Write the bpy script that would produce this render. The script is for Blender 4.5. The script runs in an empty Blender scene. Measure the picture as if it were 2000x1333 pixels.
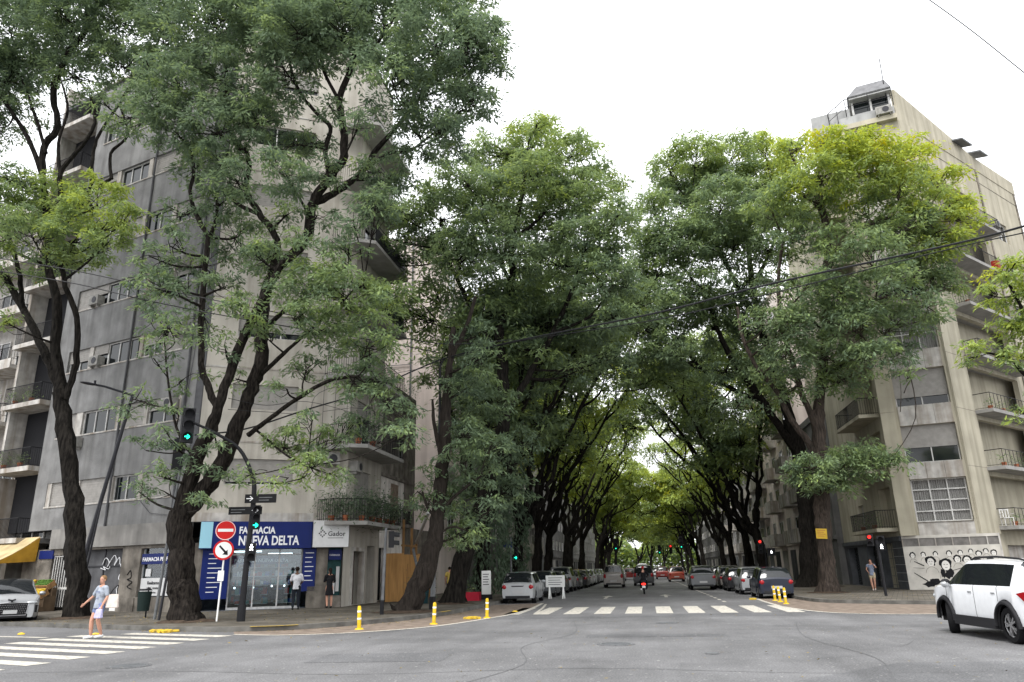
import bpy, math, random
import numpy as np
from mathutils import Vector, Matrix, Euler
rad = math.radians
PI = math.pi
S = bpy.context.scene
COL = S.collection

# ------------------------------------------------------------------ camera
cam = bpy.data.cameras.new('camera')
cam_ob = bpy.data.objects.new('camera', cam)
COL.objects.link(cam_ob)
S.camera = cam_ob
cam.sensor_width = 36
cam.lens = 25.92
cam.clip_start = 0.1
cam.clip_end = 2000
EYE = Vector((0, 0, 1.6))
CR = Matrix.Rotation(0.16832, 3, 'Z') @ Matrix.Rotation(PI / 2 + 0.30077, 3, 'X') @ Matrix.Rotation(-0.01982, 3, 'Z')
cam_ob.matrix_world = Matrix.Translation(EYE) @ CR.to_4x4()
S.render.resolution_x = 1024
S.render.resolution_y = 682

def at(x, y, Y):
    """world point seen at photo pixel x, y at the depth Y metres up the street"""
    d = CR @ Vector(((x - 1000) / 1440, -(y - 666.5) / 1440, -1))
    return EYE + d * (Y / d.y)

# ------------------------------------------------------------------ light
SUN_EL, SUN_AZ = rad(58), rad(200)
world = bpy.data.worlds.new('World')
S.world = world
world.use_nodes = True
wn, wl = world.node_tree.nodes, world.node_tree.links
sky = wn.new('ShaderNodeTexSky')
sky.sky_type = 'NISHITA'
sky.sun_disc = False
sky.sun_elevation = SUN_EL
sky.sun_rotation = SUN_AZ
sky.air_density = 1.0
sky.dust_density = 4.0
hs = wn.new('ShaderNodeHueSaturation')
hs.inputs['Saturation'].default_value = 0.06
hs.inputs['Value'].default_value = 1.0
wl.new(sky.outputs[0], hs.inputs['Color'])
mixw = wn.new('ShaderNodeMixRGB')
mixw.inputs[0].default_value = 0.75
mixw.inputs[2].default_value = (9.0, 9.2, 9.5, 1)      # the even white of the cloud cover
wl.new(hs.outputs[0], mixw.inputs[1])
wl.new(mixw.outputs[0], wn['Background'].inputs[0])
wn['Background'].inputs[1].default_value = 0.13
sun = bpy.data.lights.new('sun', 'SUN')
sun.energy = 1.5
sun.angle = rad(25)
sun.color = (1, 0.97, 0.93)
sun_ob = bpy.data.objects.new('sun', sun)
COL.objects.link(sun_ob)
sun_ob.rotation_euler = (PI / 2 - SUN_EL, 0, rad(-20))
S.view_settings.view_transform = 'Standard'
S.view_settings.look = 'None'
S.view_settings.exposure = 1.05
S.view_settings.gamma = 1
S.cycles.max_bounces = 8
S.cycles.transparent_max_bounces = 6

rnd = random.Random(7)
rng = np.random.default_rng(5)

# ------------------------------------------------------------------ helpers
class MB:
    def __init__(s):
        s.v = []; s.f = []; s.m = []
    def add(s, vs, fs, m=0):
        n = len(s.v)
        s.v += [tuple(v) for v in vs]
        for f in fs:
            s.f.append(tuple(i + n for i in f)); s.m.append(m)
        return s
    def box(s, x0, x1, y0, y1, z0, z1, m=0, T=None):
        vs = [Vector((x, y, z)) for z in (z0, z1) for y in (y0, y1) for x in (x0, x1)]
        if T is not None: vs = [T @ v for v in vs]
        return s.add(vs, [(0, 2, 3, 1), (4, 5, 7, 6), (0, 1, 5, 4), (2, 6, 7, 3), (0, 4, 6, 2), (1, 3, 7, 5)], m)
    def prism(s, poly, z0, z1, m=0, bottom=True):
        n = len(poly)
        vs = [(p[0], p[1], z0) for p in poly] + [(p[0], p[1], z1) for p in poly]
        fs = [(i, (i + 1) % n, n + (i + 1) % n, n + i) for i in range(n)] + [tuple(range(n, 2 * n))]
        if bottom: fs.append(tuple(range(n - 1, -1, -1)))
        return s.add(vs, fs, m)
    def plate(s, pts, th, T, m=0):
        """flat outline pts (x,z) with thickness th along local y, placed by T"""
        n = len(pts)
        vs = [T @ Vector((p[0], -th / 2, p[1])) for p in pts] + [T @ Vector((p[0], th / 2, p[1])) for p in pts]
        return s.add(vs, [tuple(range(n)), tuple(range(2 * n - 1, n - 1, -1))] + [(i, n + i, n + (i + 1) % n, (i + 1) % n) for i in range(n)], m)
    def tube(s, pts, r, n=8, m=0, caps=True, sq=1.0):
        pts = [Vector(p) for p in pts]
        if not hasattr(r, '__len__'): r = [r] * len(pts)
        t0 = (pts[1] - pts[0]).normalized()
        a = t0.orthogonal().normalized()
        base = len(s.v)
        for i, p in enumerate(pts):
            t = (pts[min(i + 1, len(pts) - 1)] - pts[max(i - 1, 0)])
            if t.length < 1e-6: t = t0
            t.normalize()
            a = a - t * a.dot(t)
            if a.length < 1e-6: a = t.orthogonal()
            a.normalize()
            b = t.cross(a)
            for k in range(n):
                an = 2 * PI * k / n
                s.v.append(tuple(p + (a * math.cos(an) + b * math.sin(an) * sq) * r[i]))
        for i in range(len(pts) - 1):
            for k in range(n):
                k2 = (k + 1) % n
                s.f.append((base + i * n + k, base + i * n + k2, base + (i + 1) * n + k2, base + (i + 1) * n + k)); s.m.append(m)
        if caps:
            s.f.append(tuple(base + k for k in range(n - 1, -1, -1))); s.m.append(m)
            e = base + (len(pts) - 1) * n
            s.f.append(tuple(e + k for k in range(n))); s.m.append(m)
        return s
    def ball(s, c, r, T=None, n=10, m=0):
        if not hasattr(r, '__len__'): r = (r, r, r)
        c = Vector(c); rows = n // 2 + 1
        vs = []
        for i in range(rows + 1):
            th = PI * i / rows
            for k in range(n):
                ph = 2 * PI * k / n
                vs.append(c + Vector((r[0] * math.sin(th) * math.cos(ph), r[1] * math.sin(th) * math.sin(ph), r[2] * math.cos(th))))
        if T is not None: vs = [T @ v for v in vs]
        fs = [(i * n + k, (i + 1) * n + k, (i + 1) * n + (k + 1) % n, i * n + (k + 1) % n) for i in range(rows) for k in range(n)]
        return s.add(vs, fs, m)
    def disc(s, c, r, ax, th=0.01, n=24, m=0):
        c = Vector(c); ax = Vector(ax).normalized()
        return s.tube([c - ax * th / 2, c + ax * th / 2], r, n, m)
    def build(s, name, mats, parent=None, smooth=False, loc=None):
        me = bpy.data.meshes.new(name)
        me.from_pydata(s.v, [], s.f)
        if not isinstance(mats, (list, tuple)): mats = [mats]
        for m in mats: me.materials.append(m)
        if len(mats) > 1: me.polygons.foreach_set('material_index', s.m)
        if smooth:
            me.polygons.foreach_set('use_smooth', [True] * len(me.polygons))
            if hasattr(me, 'set_sharp_from_angle'): me.set_sharp_from_angle(angle=rad(smooth if smooth > 1 else 40))
        me.update()
        o = bpy.data.objects.new(name, me)
        COL.objects.link(o)
        if parent is not None: o.parent = parent
        if loc is not None: o.location = loc
        return o

def tag(o, label=None, cat=None, group=None, kind=None):
    if label: o['label'] = label
    if cat: o['category'] = cat
    if group: o['group'] = group
    if kind: o['kind'] = kind
    return o

def empty(name, loc=(0, 0, 0), rz=0, label=None, cat=None, group=None):
    o = bpy.data.objects.new(name, None)
    COL.objects.link(o)
    o.empty_display_size = 0.3
    o.location = loc; o.rotation_euler = (0, 0, rz)
    return tag(o, label, cat, group)

def copy_tree(o, loc=None, rz=None, parent=None):
    c = o.copy(); COL.objects.link(c)
    if parent is not None: c.parent = parent
    for ch in list(o.children): copy_tree(ch, parent=c)
    if loc is not None: c.location = loc
    if rz is not None: c.rotation_euler = (0, 0, rz)
    return c

def text(name, body, size, T, m, parent, bold=0.0, depth=0.004, align='LEFT', sx=1.0):
    """flat lettering as a mesh; T maps local x (reading direction), y (up), z (towards the reader)"""
    cu = bpy.data.curves.new(name, 'FONT')
    cu.body = body; cu.size = size; cu.extrude = depth; cu.offset = bold; cu.align_x = align
    cu.resolution_u = 3
    tmp = bpy.data.objects.new(name, cu)
    COL.objects.link(tmp)
    dg = bpy.context.evaluated_depsgraph_get(); dg.update()
    me = bpy.data.meshes.new_from_object(tmp.evaluated_get(dg))
    bpy.data.objects.remove(tmp); bpy.data.curves.remove(cu)
    me.transform(T @ Matrix.Diagonal((sx, 1, 1, 1)))
    me.materials.clear(); me.materials.append(m)
    me.name = name
    o = bpy.data.objects.new(name, me); COL.objects.link(o)
    if parent is not None: o.parent = parent
    return o

# ------------------------------------------------------------------ materials
def mat(name, col, rough=0.8, var=0.0, scale=3.0, stretch=(1, 1, 1), col2=None, metal=0.0, bump=0.0, bscale=None,
        spec=0.15, emit=None, estr=0.0, detail=4, coat=0.0, streak=0.0, streak_col=None):
    m = bpy.data.materials.new(name)
    m.use_nodes = True
    N, L = m.node_tree.nodes, m.node_tree.links
    b = N['Principled BSDF']
    b.inputs['Base Color'].default_value = (*col, 1)
    b.inputs['Roughness'].default_value = rough
    b.inputs['Metallic'].default_value = metal
    b.inputs['Specular IOR Level'].default_value = spec
    b.inputs['Coat Weight'].default_value = coat
    if emit:
        b.inputs['Emission Color'].default_value = (*emit, 1); b.inputs['Emission Strength'].default_value = estr
    geo = N.new('ShaderNodeNewGeometry')
    def noise(sc, st, det=detail):
        mp = N.new('ShaderNodeMapping'); mp.inputs['Scale'].default_value = st
        L.new(geo.outputs['Position'], mp.inputs[0])
        n = N.new('ShaderNodeTexNoise'); n.inputs['Scale'].default_value = sc; n.inputs['Detail'].default_value = det
        L.new(mp.outputs[0], n.inputs['Vector'])
        return n
    last = None
    if var or col2:
        n = noise(scale, stretch)
        r = N.new('ShaderNodeValToRGB')
        c2 = col2 or tuple(c * (1 - var) for c in col)
        c1 = col if col2 else tuple(min(1, c * (1 + var * 0.7)) for c in col)
        r.color_ramp.elements[0].position = 0.33; r.color_ramp.elements[0].color = (*c2, 1)
        r.color_ramp.elements[1].position = 0.67; r.color_ramp.elements[1].color = (*c1, 1)
        L.new(n.outputs['Fac'], r.inputs[0]); L.new(r.outputs[0], b.inputs['Base Color'])
        last = r.outputs[0]
    if streak:
        n = noise(1.0, (2.2, 2.2, 0.13), 6)
        r = N.new('ShaderNodeValToRGB')
        r.color_ramp.elements[0].position = 0.42; r.color_ramp.elements[0].color = (0, 0, 0, 1)
        r.color_ramp.elements[1].position = 0.68; r.color_ramp.elements[1].color = (streak,) * 3 + (1,)
        L.new(n.outputs['Fac'], r.inputs[0])
        mx = N.new('ShaderNodeMixRGB')
        L.new(r.outputs[0], mx.inputs[0])
        if last: L.new(last, mx.inputs[1])
        else: mx.inputs[1].default_value = (*col, 1)
        mx.inputs[2].default_value = (*(streak_col or tuple(c * 0.35 for c in col)), 1)
        L.new(mx.outputs[0], b.inputs['Base Color'])
    if bump:
        n = noise(bscale or scale * 4, stretch, 5)
        bp = N.new('ShaderNodeBump'); bp.inputs['Strength'].default_value = bump; bp.inputs['Distance'].default_value = 0.05
        L.new(n.outputs['Fac'], bp.inputs['Height']); L.new(bp.outputs[0], b.inputs['Normal'])
    return m

def glass_mat(name, col, alpha=0.35, rough=0.05):
    """window glass: part see-through, part mirror"""
    m = bpy.data.materials.new(name); m.use_nodes = True
    N, L = m.node_tree.nodes, m.node_tree.links
    for n in list(N): N.remove(n)
    o = N.new('ShaderNodeOutputMaterial')
    t = N.new('ShaderNodeBsdfTransparent'); t.inputs[0].default_value = (*col, 1)
    g = N.new('ShaderNodeBsdfGlossy'); g.inputs['Roughness'].default_value = rough
    g.inputs[0].default_value = (.9, .93, .95, 1)
    f = N.new('ShaderNodeFresnel'); f.inputs[0].default_value = 1.5
    ad = N.new('ShaderNodeMath'); ad.operation = 'ADD'; ad.inputs[1].default_value = alpha * .15; ad.use_clamp = True
    L.new(f.outputs[0], ad.inputs[0])
    mx = N.new('ShaderNodeMixShader')
    L.new(ad.outputs[0], mx.inputs[0]); L.new(t.outputs[0], mx.inputs[1]); L.new(g.outputs[0], mx.inputs[2])
    L.new(mx.outputs[0], o.inputs[0])
    return m

def leaf_mat(name):
    m = bpy.data.materials.new(name); m.use_nodes = True
    N, L = m.node_tree.nodes, m.node_tree.links
    b = N['Principled BSDF']; out = N['Material Output']
    at_ = N.new('ShaderNodeAttribute'); at_.attribute_name = 'tint'
    r = N.new('ShaderNodeValToRGB')
    e = r.color_ramp.elements
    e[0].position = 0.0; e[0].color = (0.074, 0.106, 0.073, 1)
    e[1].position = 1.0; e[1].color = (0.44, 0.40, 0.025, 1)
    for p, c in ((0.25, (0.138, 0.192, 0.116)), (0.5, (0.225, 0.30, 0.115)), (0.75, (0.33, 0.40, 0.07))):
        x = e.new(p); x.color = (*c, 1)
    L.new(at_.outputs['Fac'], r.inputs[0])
    L.new(r.outputs[0], b.inputs['Base Color'])
    b.inputs['Roughness'].default_value = 0.55
    b.inputs['Specular IOR Level'].default_value = 0.16
    tr = N.new('ShaderNodeBsdfTranslucent')
    hs_ = N.new('ShaderNodeHueSaturation'); hs_.inputs['Value'].default_value = 1.5; hs_.inputs['Hue'].default_value = 0.485
    hs_.inputs['Saturation'].default_value = 1.1
    L.new(r.outputs[0], hs_.inputs['Color']); L.new(hs_.outputs[0], tr.inputs[0])
    mx = N.new('ShaderNodeMixShader'); mx.inputs[0].default_value = 0.36
    L.new(b.outputs[0], mx.inputs[1]); L.new(tr.outputs[0], mx.inputs[2]); L.new(mx.outputs[0], out.inputs[0])
    return m

def pave_mat(name, c1, c2, cm, sc):
    m = mat(name, c1, 0.9)
    N, L = m.node_tree.nodes, m.node_tree.links
    b = N['Principled BSDF']
    geo = N.new('ShaderNodeNewGeometry')
    mp = N.new('ShaderNodeMapping'); mp.inputs['Rotation'].default_value = (0, 0, 0.3)
    L.new(geo.outputs['Position'], mp.inputs[0])
    br = N.new('ShaderNodeTexBrick'); br.offset = 0; br.inputs['Scale'].default_value = sc
    br.inputs['Brick Width'].default_value = 0.5; br.inputs['Row Height'].default_value = 0.5
    br.inputs['Mortar Size'].default_value = 0.02
    br.inputs['Color1'].default_value = (*c1, 1); br.inputs['Color2'].default_value = (*c2, 1); br.inputs['Mortar'].default_value = (*cm, 1)
    L.new(mp.outputs[0], br.inputs[0])
    n = N.new('ShaderNodeTexNoise'); n.inputs['Scale'].default_value = 0.8; n.inputs['Detail'].default_value = 6
    L.new(geo.outputs['Position'], n.inputs['Vector'])
    r = N.new('ShaderNodeValToRGB'); r.color_ramp.elements[0].position = .3; r.color_ramp.elements[0].color = (.55, .52, .48, 1)
    r.color_ramp.elements[1].position = .7; r.color_ramp.elements[1].color = (1.15, 1.12, 1.05, 1)
    L.new(n.outputs['Fac'], r.inputs[0])
    mx = N.new('ShaderNodeMixRGB'); mx.blend_type = 'MULTIPLY'; mx.inputs[0].default_value = 1
    L.new(br.outputs[0], mx.inputs[1]); L.new(r.outputs[0], mx.inputs[2]); L.new(mx.outputs[0], b.inputs['Base Color'])
    return m

def asphalt_mat(name, base):
    m = mat(name, base, 0.75)
    N, L = m.node_tree.nodes, m.node_tree.links
    b = N['Principled BSDF']
    geo = N.new('ShaderNodeNewGeometry')
    def nz(sc, det, lo, hi, c0, c1, st=(1, 1, 1)):
        mp = N.new('ShaderNodeMapping'); mp.inputs['Scale'].default_value = st; L.new(geo.outputs['Position'], mp.inputs[0])
        n = N.new('ShaderNodeTexNoise'); n.inputs['Scale'].default_value = sc; n.inputs['Detail'].default_value = det
        n.inputs['Roughness'].default_value = 0.7
        L.new(mp.outputs[0], n.inputs['Vector'])
        r = N.new('ShaderNodeValToRGB'); r.color_ramp.elements[0].position = lo; r.color_ramp.elements[1].position = hi
        r.color_ramp.elements[0].color = (*[c0] * 3, 1); r.color_ramp.elements[1].color = (*[c1] * 3, 1)
        L.new(n.outputs['Fac'], r.inputs[0]); return r, n
    a, _ = nz(0.22, 6, .36, .64, .70, 1.14)                 # wide wear patches
    g, gn = nz(30, 6, .32, .7, .5, 1.6)                # aggregate
    w, _ = nz(0.9, 4, .35, .75, .86, 1.12, (1, .12, 1))   # wheel tracks
    sp, _ = nz(9, 1, .70, .73, 0, .6)                # pale chips and droppings
    x = b.inputs['Base Color']
    prev = None
    for q in (a, g, w):
        mx = N.new('ShaderNodeMixRGB'); mx.blend_type = 'MULTIPLY'; mx.inputs[0].default_value = 1
        if prev: L.new(prev, mx.inputs[1])
        else: mx.inputs[1].default_value = (*base, 1)
        L.new(q.outputs[0], mx.inputs[2]); prev = mx.outputs[0]
    mx = N.new('ShaderNodeMixRGB'); L.new(sp.outputs[0], mx.inputs[0]); L.new(prev, mx.inputs[1])
    mx.inputs[2].default_value = (.4, .39, .37, 1)
    L.new(mx.outputs[0], x)
    bp = N.new('ShaderNodeBump'); bp.inputs['Strength'].default_value = .5; bp.inputs['Distance'].default_value = .01
    L.new(gn.outputs['Fac'], bp.inputs['Height']); L.new(bp.outputs[0], b.inputs['Normal'])
    return m

def worn_paint(name, col, under, amt=.5):
    m = mat(name, col, 0.6)
    N, L = m.node_tree.nodes, m.node_tree.links
    b = N['Principled BSDF']; geo = N.new('ShaderNodeNewGeometry')
    n = N.new('ShaderNodeTexNoise'); n.inputs['Scale'].default_value = 7; n.inputs['Detail'].default_value = 8; n.inputs['Roughness'].default_value = .75
    L.new(geo.outputs['Position'], n.inputs['Vector'])
    r = N.new('ShaderNodeValToRGB'); r.color_ramp.elements[0].position = amt - .06; r.color_ramp.elements[1].position = amt + .07
    r.color_ramp.elements[0].color = (*under, 1); r.color_ramp.elements[1].color = (*col, 1)
    L.new(n.outputs['Fac'], r.inputs[0]); L.new(r.outputs[0], b.inputs['Base Color'])
    return m

ASPH = asphalt_mat('asphalt', (0.158, 0.157, 0.160))
ASPH2 = asphalt_mat('asphalt_patch', (0.135, 0.135, 0.139))
BROWN = mat('brown_asphalt', (0.20, 0.16, 0.13), 0.85, 0.3, 3, bump=.3, bscale=30)
PAVE = pave_mat('paving', (.15, .138, .122), (.115, .107, .095), (.06, .056, .052), 2.4)
KERB = mat('kerb_stone', (.13, .125, .115), .85, .35, 2, bump=.3)
WPAINT = worn_paint('road_paint', (.56, .525, .46), (.15, .15, .15), .43)
LINT = mat('dull_lintel', (.24, .23, .215), .9, .2, 1.5, streak=.35)
YPAINT = worn_paint('yellow_paint', (.62, .42, .04), (.2, .16, .1), .42)
YEL = mat('yellow_plastic', (.60, .40, .025), .5, .2, 8)
GREYC = mat('grey_render', (.215, .213, .21), .9, .22, 1.2, streak=.5, streak_col=(.09, .088, .085), bump=.25, bscale=14)
GREYD = mat('dark_grey_render', (.10, .10, .105), .9, .25, 1.5, streak=.5)
BEIGE = mat('cream_render', (.45, .42, .37), .85, .12, 1.0, streak=.5, streak_col=(.2, .18, .15), bump=.12, bscale=10)
OLIVE = mat('olive_cream_render', (.42, .385, .30), .85, .14, .7, streak=.55, streak_col=(.22, .2, .15), bump=.1, bscale=10)
CONC = mat('pale_concrete', (.46, .44, .41), .85, .22, 2.5, streak=.85, streak_col=(.2, .16, .12), bump=.15)
PINK = mat('pinkish_render', (.66, .58, .54), .9, .1, .6, streak=.5, streak_col=(.38, .33, .3), bump=.1)
WHITEW = mat('old_whitewash', (.78, .74, .70), .9, .2, 1.6, streak=.4, streak_col=(.24, .19, .15), bump=.3)
OLDW = mat('weathered_render', (.20, .18, .155), .95, .45, 1.8, streak=.7, streak_col=(.08, .07, .06), bump=.4)
STONE = mat('grey_stone_panels', (.085, .09, .10), .5, .25, 2.2, bump=.1)
DARKF = mat('far_facade', (.16, .155, .15), .9, .4, .7, streak=.6)
FARW = mat('far_light_facade', (.34, .33, .32), .9, .3, .7, streak=.6)
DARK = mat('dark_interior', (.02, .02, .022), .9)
SOFFIT = mat('soffit', (.30, .29, .275), .9, .15, 2)
FRAME = mat('white_frame', (.55, .54, .52), .5, .15, 5)
DFRAME = mat('dark_frame', (.035, .035, .04), .45)
SHUT = mat('roller_shutter', (.30, .285, .265), .7, .12, 4)
WINDK = mat('window_glass', (.008, .011, .012), .06, spec=.45)
CURT = mat('curtain', (.24, .235, .225), .9, .2, 6, stretch=(6, 6, .2))
GLASS = glass_mat('shop_glass', (.75, .82, .84))
IRON = mat('black_iron', (.015, .015, .017), .5)
GREYM = mat('grey_metal', (.14, .145, .15), .5, .2, 6)
PALEM = mat('pale_metal', (.45, .45, .45), .45, .2, 6)
ACM = mat('aged_white_metal', (.30, .29, .27), .6, .25, 5)
BARK = mat('bark', (.024, .021, .018), .95, spec=.08, col2=(.005, .0045, .004), scale=7, stretch=(1.6, 1.6, .35), bump=.9, bscale=13)
BARKL = mat('pale_bark', (.085, .066, .055), .95, .6, 7, spec=.08, stretch=(2, 2, .3), bump=1.0, bscale=14, col2=(.03, .025, .021))
LEAF = leaf_mat('leaves')
BLUE = mat('shop_blue', (.008, .018, .115), .4, .1, 2)
LBLUE = mat('light_blue', (.30, .55, .66), .4)
WHITE = mat('white_panel', (.62, .62, .62), .45, .06, 3)
SIGNW = mat('sign_white', (.80, .80, .78), .4)
RED = mat('sign_red', (.55, .015, .012), .35)
BLACK = mat('sign_black', (.008, .008, .009), .45)
LETW = mat('letter_white', (.78, .78, .80), .5)
LETG = mat('letter_grey', (.06, .06, .065), .5)
LIT = mat('tube_light', (.9, .9, .9), .5, emit=(.85, .95, 1), estr=2.2)
GREENL = mat('green_signal_light', (.0, .4, .25), .3, emit=(.02, 1, .6), estr=1.6)
REDL = mat('red_signal_light', (.5, .02, .02), .3, emit=(1, .03, .02), estr=1.0)
WHITEL = mat('walk_signal_light', (.9, .9, .9), .3, emit=(.95, .97, 1), estr=2.2)
WOOD = mat('raw_timber', (.30, .17, .075), .8, .35, 3, stretch=(5, 5, .5))
PLY = mat('orange_plywood', (.44, .24, .09), .8, .25, 2.0, stretch=(4, 4, .4))
AWN = mat('ochre_awning', (.36, .20, .025), .85, .25, 2)
AWN2 = mat('pale_awning', (.46, .36, .20), .85, .25, 2)
TERRA = mat('terracotta', (.35, .12, .06), .8)
ORANGE = mat('orange_fruit', (.72, .20, .02), .5, .3, 25)
YFRUIT = mat('yellow_fruit', (.60, .42, .05), .5, .5, 20)
GFRUIT = mat('greens', (.08, .16, .03), .7, .5, 20)
SKIN = mat('skin', (.48, .26, .185), .55, .08, 10)
SKIN2 = mat('dark_skin', (.11, .06, .04), .55)
# ================================================================== ground
def arc_pts(pts, n=5):
    """Catmull-Rom through the points"""
    P_ = [Vector(p) for p in pts]
    out = []
    for i in range(len(P_) - 1):
        a, b, c, d = P_[max(i - 1, 0)], P_[i], P_[i + 1], P_[min(i + 2, len(P_) - 1)]
        for k in range(n):
            t = k / n
            out.append(0.5 * ((2 * b) + (c - a) * t + (2 * a - 5 * b + 4 * c - d) * t * t + (3 * b - a - 3 * c + d) * t ** 3))
    out.append(P_[-1])
    return out

m = MB(); m.box(-700, 700, -80, 1200, -.5, 0)
tag(m.build('road', ASPH), kind='structure')
LK = [(-60, 35.6), (-34, 28.4), (-20, 23.9), (-15.3, 22.2), (-12.2, 21.6), (-10.2, 22.6), (-8.8, 24.8), (-7.9, 27.6), (-7.5, 31), (-7.4, 36), (-7.4, 41), (-7.4, 60), (-7.4, 80), (-7.4, 420)]
RK = [(7.0, 420), (7.0, 80), (7.0, 60), (6.9, 45), (6.9, 40.5), (7.1, 36.4), (7.9, 34.6), (9.2, 33.6), (11, 32.7), (13.5, 32.3), (16.5, 33.6), (22, 38.8), (50, 68)]
LKc, RKc = arc_pts([(*p, 0) for p in LK]), arc_pts([(*p, 0) for p in RK])
for nm, pts, rest in (('left', LKc, [(-60, 420)]), ('right', RKc, [(50, 420)])):
    sg = 1
    m = MB(); m.prism([(p.x, p.y) for p in pts] + rest, -.05, .125, bottom=False)
    tag(m.build('pavement', PAVE), kind='structure')
    # kerb: a stone strip standing just proud of the paving
    m = MB()
    n = len(pts)
    ins = []
    for i in range(n):
        t = pts[min(i + 1, n - 1)] - pts[max(i - 1, 0)]; t.normalize()
        ins.append(Vector((-t.y, t.x, 0)))
    for i in range(n - 1):
        a, b = pts[i] - ins[i] * .03, pts[i + 1] - ins[i + 1] * .03
        c, d = pts[i] + ins[i] * .16, pts[i + 1] + ins[i + 1] * .16
        z = .137
        m.add([(a.x, a.y, 0), (b.x, b.y, 0), (b.x, b.y, z), (a.x, a.y, z), (c.x, c.y, z), (d.x, d.y, z)], [(0, 1, 2, 3), (3, 2, 5, 4)])
    tag(m.build('kerb', KERB), kind='structure')

def sheet(name, pts, m_, z, kind='structure'):
    mm = MB(); mm.add([(p[0], p[1], z) for p in pts], [tuple(range(len(pts)))])
    o = mm.build(name, m_); tag(o, kind=kind); return o

def strip_pts(path, w):
    P_ = arc_pts([(*p, 0) for p in path], 6); L_, R_ = [], []
    for i, p in enumerate(P_):
        t = P_[min(i + 1, len(P_) - 1)] - P_[max(i - 1, 0)]; t.normalize(); nn = Vector((-t.y, t.x, 0)) * w / 2
        L_.append(p + nn); R_.append(p - nn)
    return L_, R_

def strip(name, path, w, m_, z):
    L_, R_ = strip_pts(path, w); mm = MB(); n = len(L_)
    mm.add([(p.x, p.y, z) for p in L_] + [(p.x, p.y, z) for p in R_], [(i, n + i, n + i + 1, i + 1) for i in range(n - 1)])
    o = mm.build(name, m_); tag(o, kind='structure'); return o

# brown painted corner build-outs and their white edge lines
LW = [(-11.6, 20.6), (-9.97, 20.3), (-8.1, 21.1), (-6.5, 23.2), (-5.55, 26.8), (-5.1, 29.6), (-5.0, 33.2), (-5.2, 38)]
RW = [(5.2, 40), (5.1, 35.7), (5.25, 31.5), (5.85, 28.6), (7.05, 27.3), (9, 26.9), (13, 27.9), (20, 32)]
for W_, K_, sel in ((LW, LKc, (lambda p: -12.5 < p.x and p.y < 37)), (RW, RKc, (lambda p: p.y < 41 and p.x < 21))):
    wc = arc_pts([(*p, 0) for p in W_], 6)
    kc = [p for p in K_ if sel(p)]
    sheet('corner_paving', [(p.x, p.y) for p in wc] + [(p.x, p.y) for p in reversed(kc)], BROWN, .004)
    strip('edge_line', W_, .17, WPAINT, .008)
strip('edge_line', [(-4.3, 29.2), (-4.55, 33.2), (-4.9, 37)], .11, WPAINT, .008)
strip('stop_line', [(-40, 26.6), (-26, 22.1), (-17, 19.9)], .22, WPAINT, .008)
# zebra crossings
mm = MB()
for k in range(-4, 6):
    x = -.63 + 1.13 * k
    y0 = 28.75 - .01 * k
    mm.add([(x - .3, y0, .004), (x + .3, y0, .004), (x + .3, y0 + 4.9, .004), (x - .3, y0 + 4.9, .004)], [(0, 1, 2, 3)])
tag(mm.build('zebra_crossing', WPAINT), kind='structure')
mm = MB()
u = Vector((-.9588, .2840, 0)); v = Vector((-.284, -.9588, 0))
for k in range(8):
    a = Vector((-11.45 - .06 * k, 20.25 - 1.03 * k, .006)); Ls = 4.0 if k == 0 else 5.2
    mm.add([a, a + u * Ls, a + u * Ls + v * .5, a + v * .5], [(0, 1, 2, 3)])
tag(mm.build('zebra_crossing', WPAINT), kind='structure')
# lane marks up the avenue
mm = MB()
for k in range(30):
    y = 37 + k * 2.2
    mm.box(3.32 - .02 * k, 3.46 - .02 * k, y, y + 1.1, .003, .006)
tag(mm.build('lane_line', WPAINT), kind='structure')
mm = MB()
for (x, y) in ((-2.4, 42.5), (.9, 43.5)):
    mm.add([(x - .09, y, .006), (x + .09, y, .006), (x + .09, y + 2.6, .006), (x + .35, y + 2.6, .006), (x, y + 4.3, .006), (x - .35, y + 2.6, .006), (x - .09, y + 2.6, .006)], [(0, 1, 2, 6), (2, 3, 4, 5, 6)])
tag(mm.build('lane_arrow', WPAINT), kind='structure')
sheet('asphalt_patch', [(1.2, 11.2), (4.0, 14.2), (7.0, 14.6), (7.2, 11.3), (3.4, 10.6)], ASPH2, .003)
sheet('asphalt_patch', [(-4.8, 26.2), (-4.6, 28.4), (5, 28.2), (5.2, 26.8), (0, 26.6)], ASPH2, .003)
CRK = mat('crack_sealer', (.095, .095, .098), .7, spec=.2)
for pth, w in (([(-14, 12.2), (-9, 13.0), (-5, 12.6), (-1, 13.4), (3, 12.9), (8, 13.8)], .035), ([(-3, 11), (-2.2, 14), (-2.8, 17), (-2.0, 20.5), (-2.6, 25.5)], .03), ([(3.2, 12), (3.9, 15), (3.5, 19), (4.2, 24)], .028),
               ([(-10, 17.5), (-6, 18.2), (-2, 17.9)], .025), ([(-.5, 22), (3, 22.4), (8, 22.1), (12, 23)], .03), ([(4, 16.2), (4.9, 16.9), (5.4, 18.1)], .02)):
    jp = [(x + rnd.uniform(-.1, .1), y + rnd.uniform(-.1, .1)) for x, y in pth]
    strip('road_crack', jp, w * .55, CRK, .0045)
sheet('asphalt_patch', [(-6.5, 14.1), (-3.9, 14.4), (-4.0, 15.9), (-6.6, 15.6)], ASPH2, .0035)
sheet('asphalt_patch', [(-1.6, 19.2), (1.8, 19.3), (1.7, 20.0), (-1.6, 19.9)], ASPH2, .0035)
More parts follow.
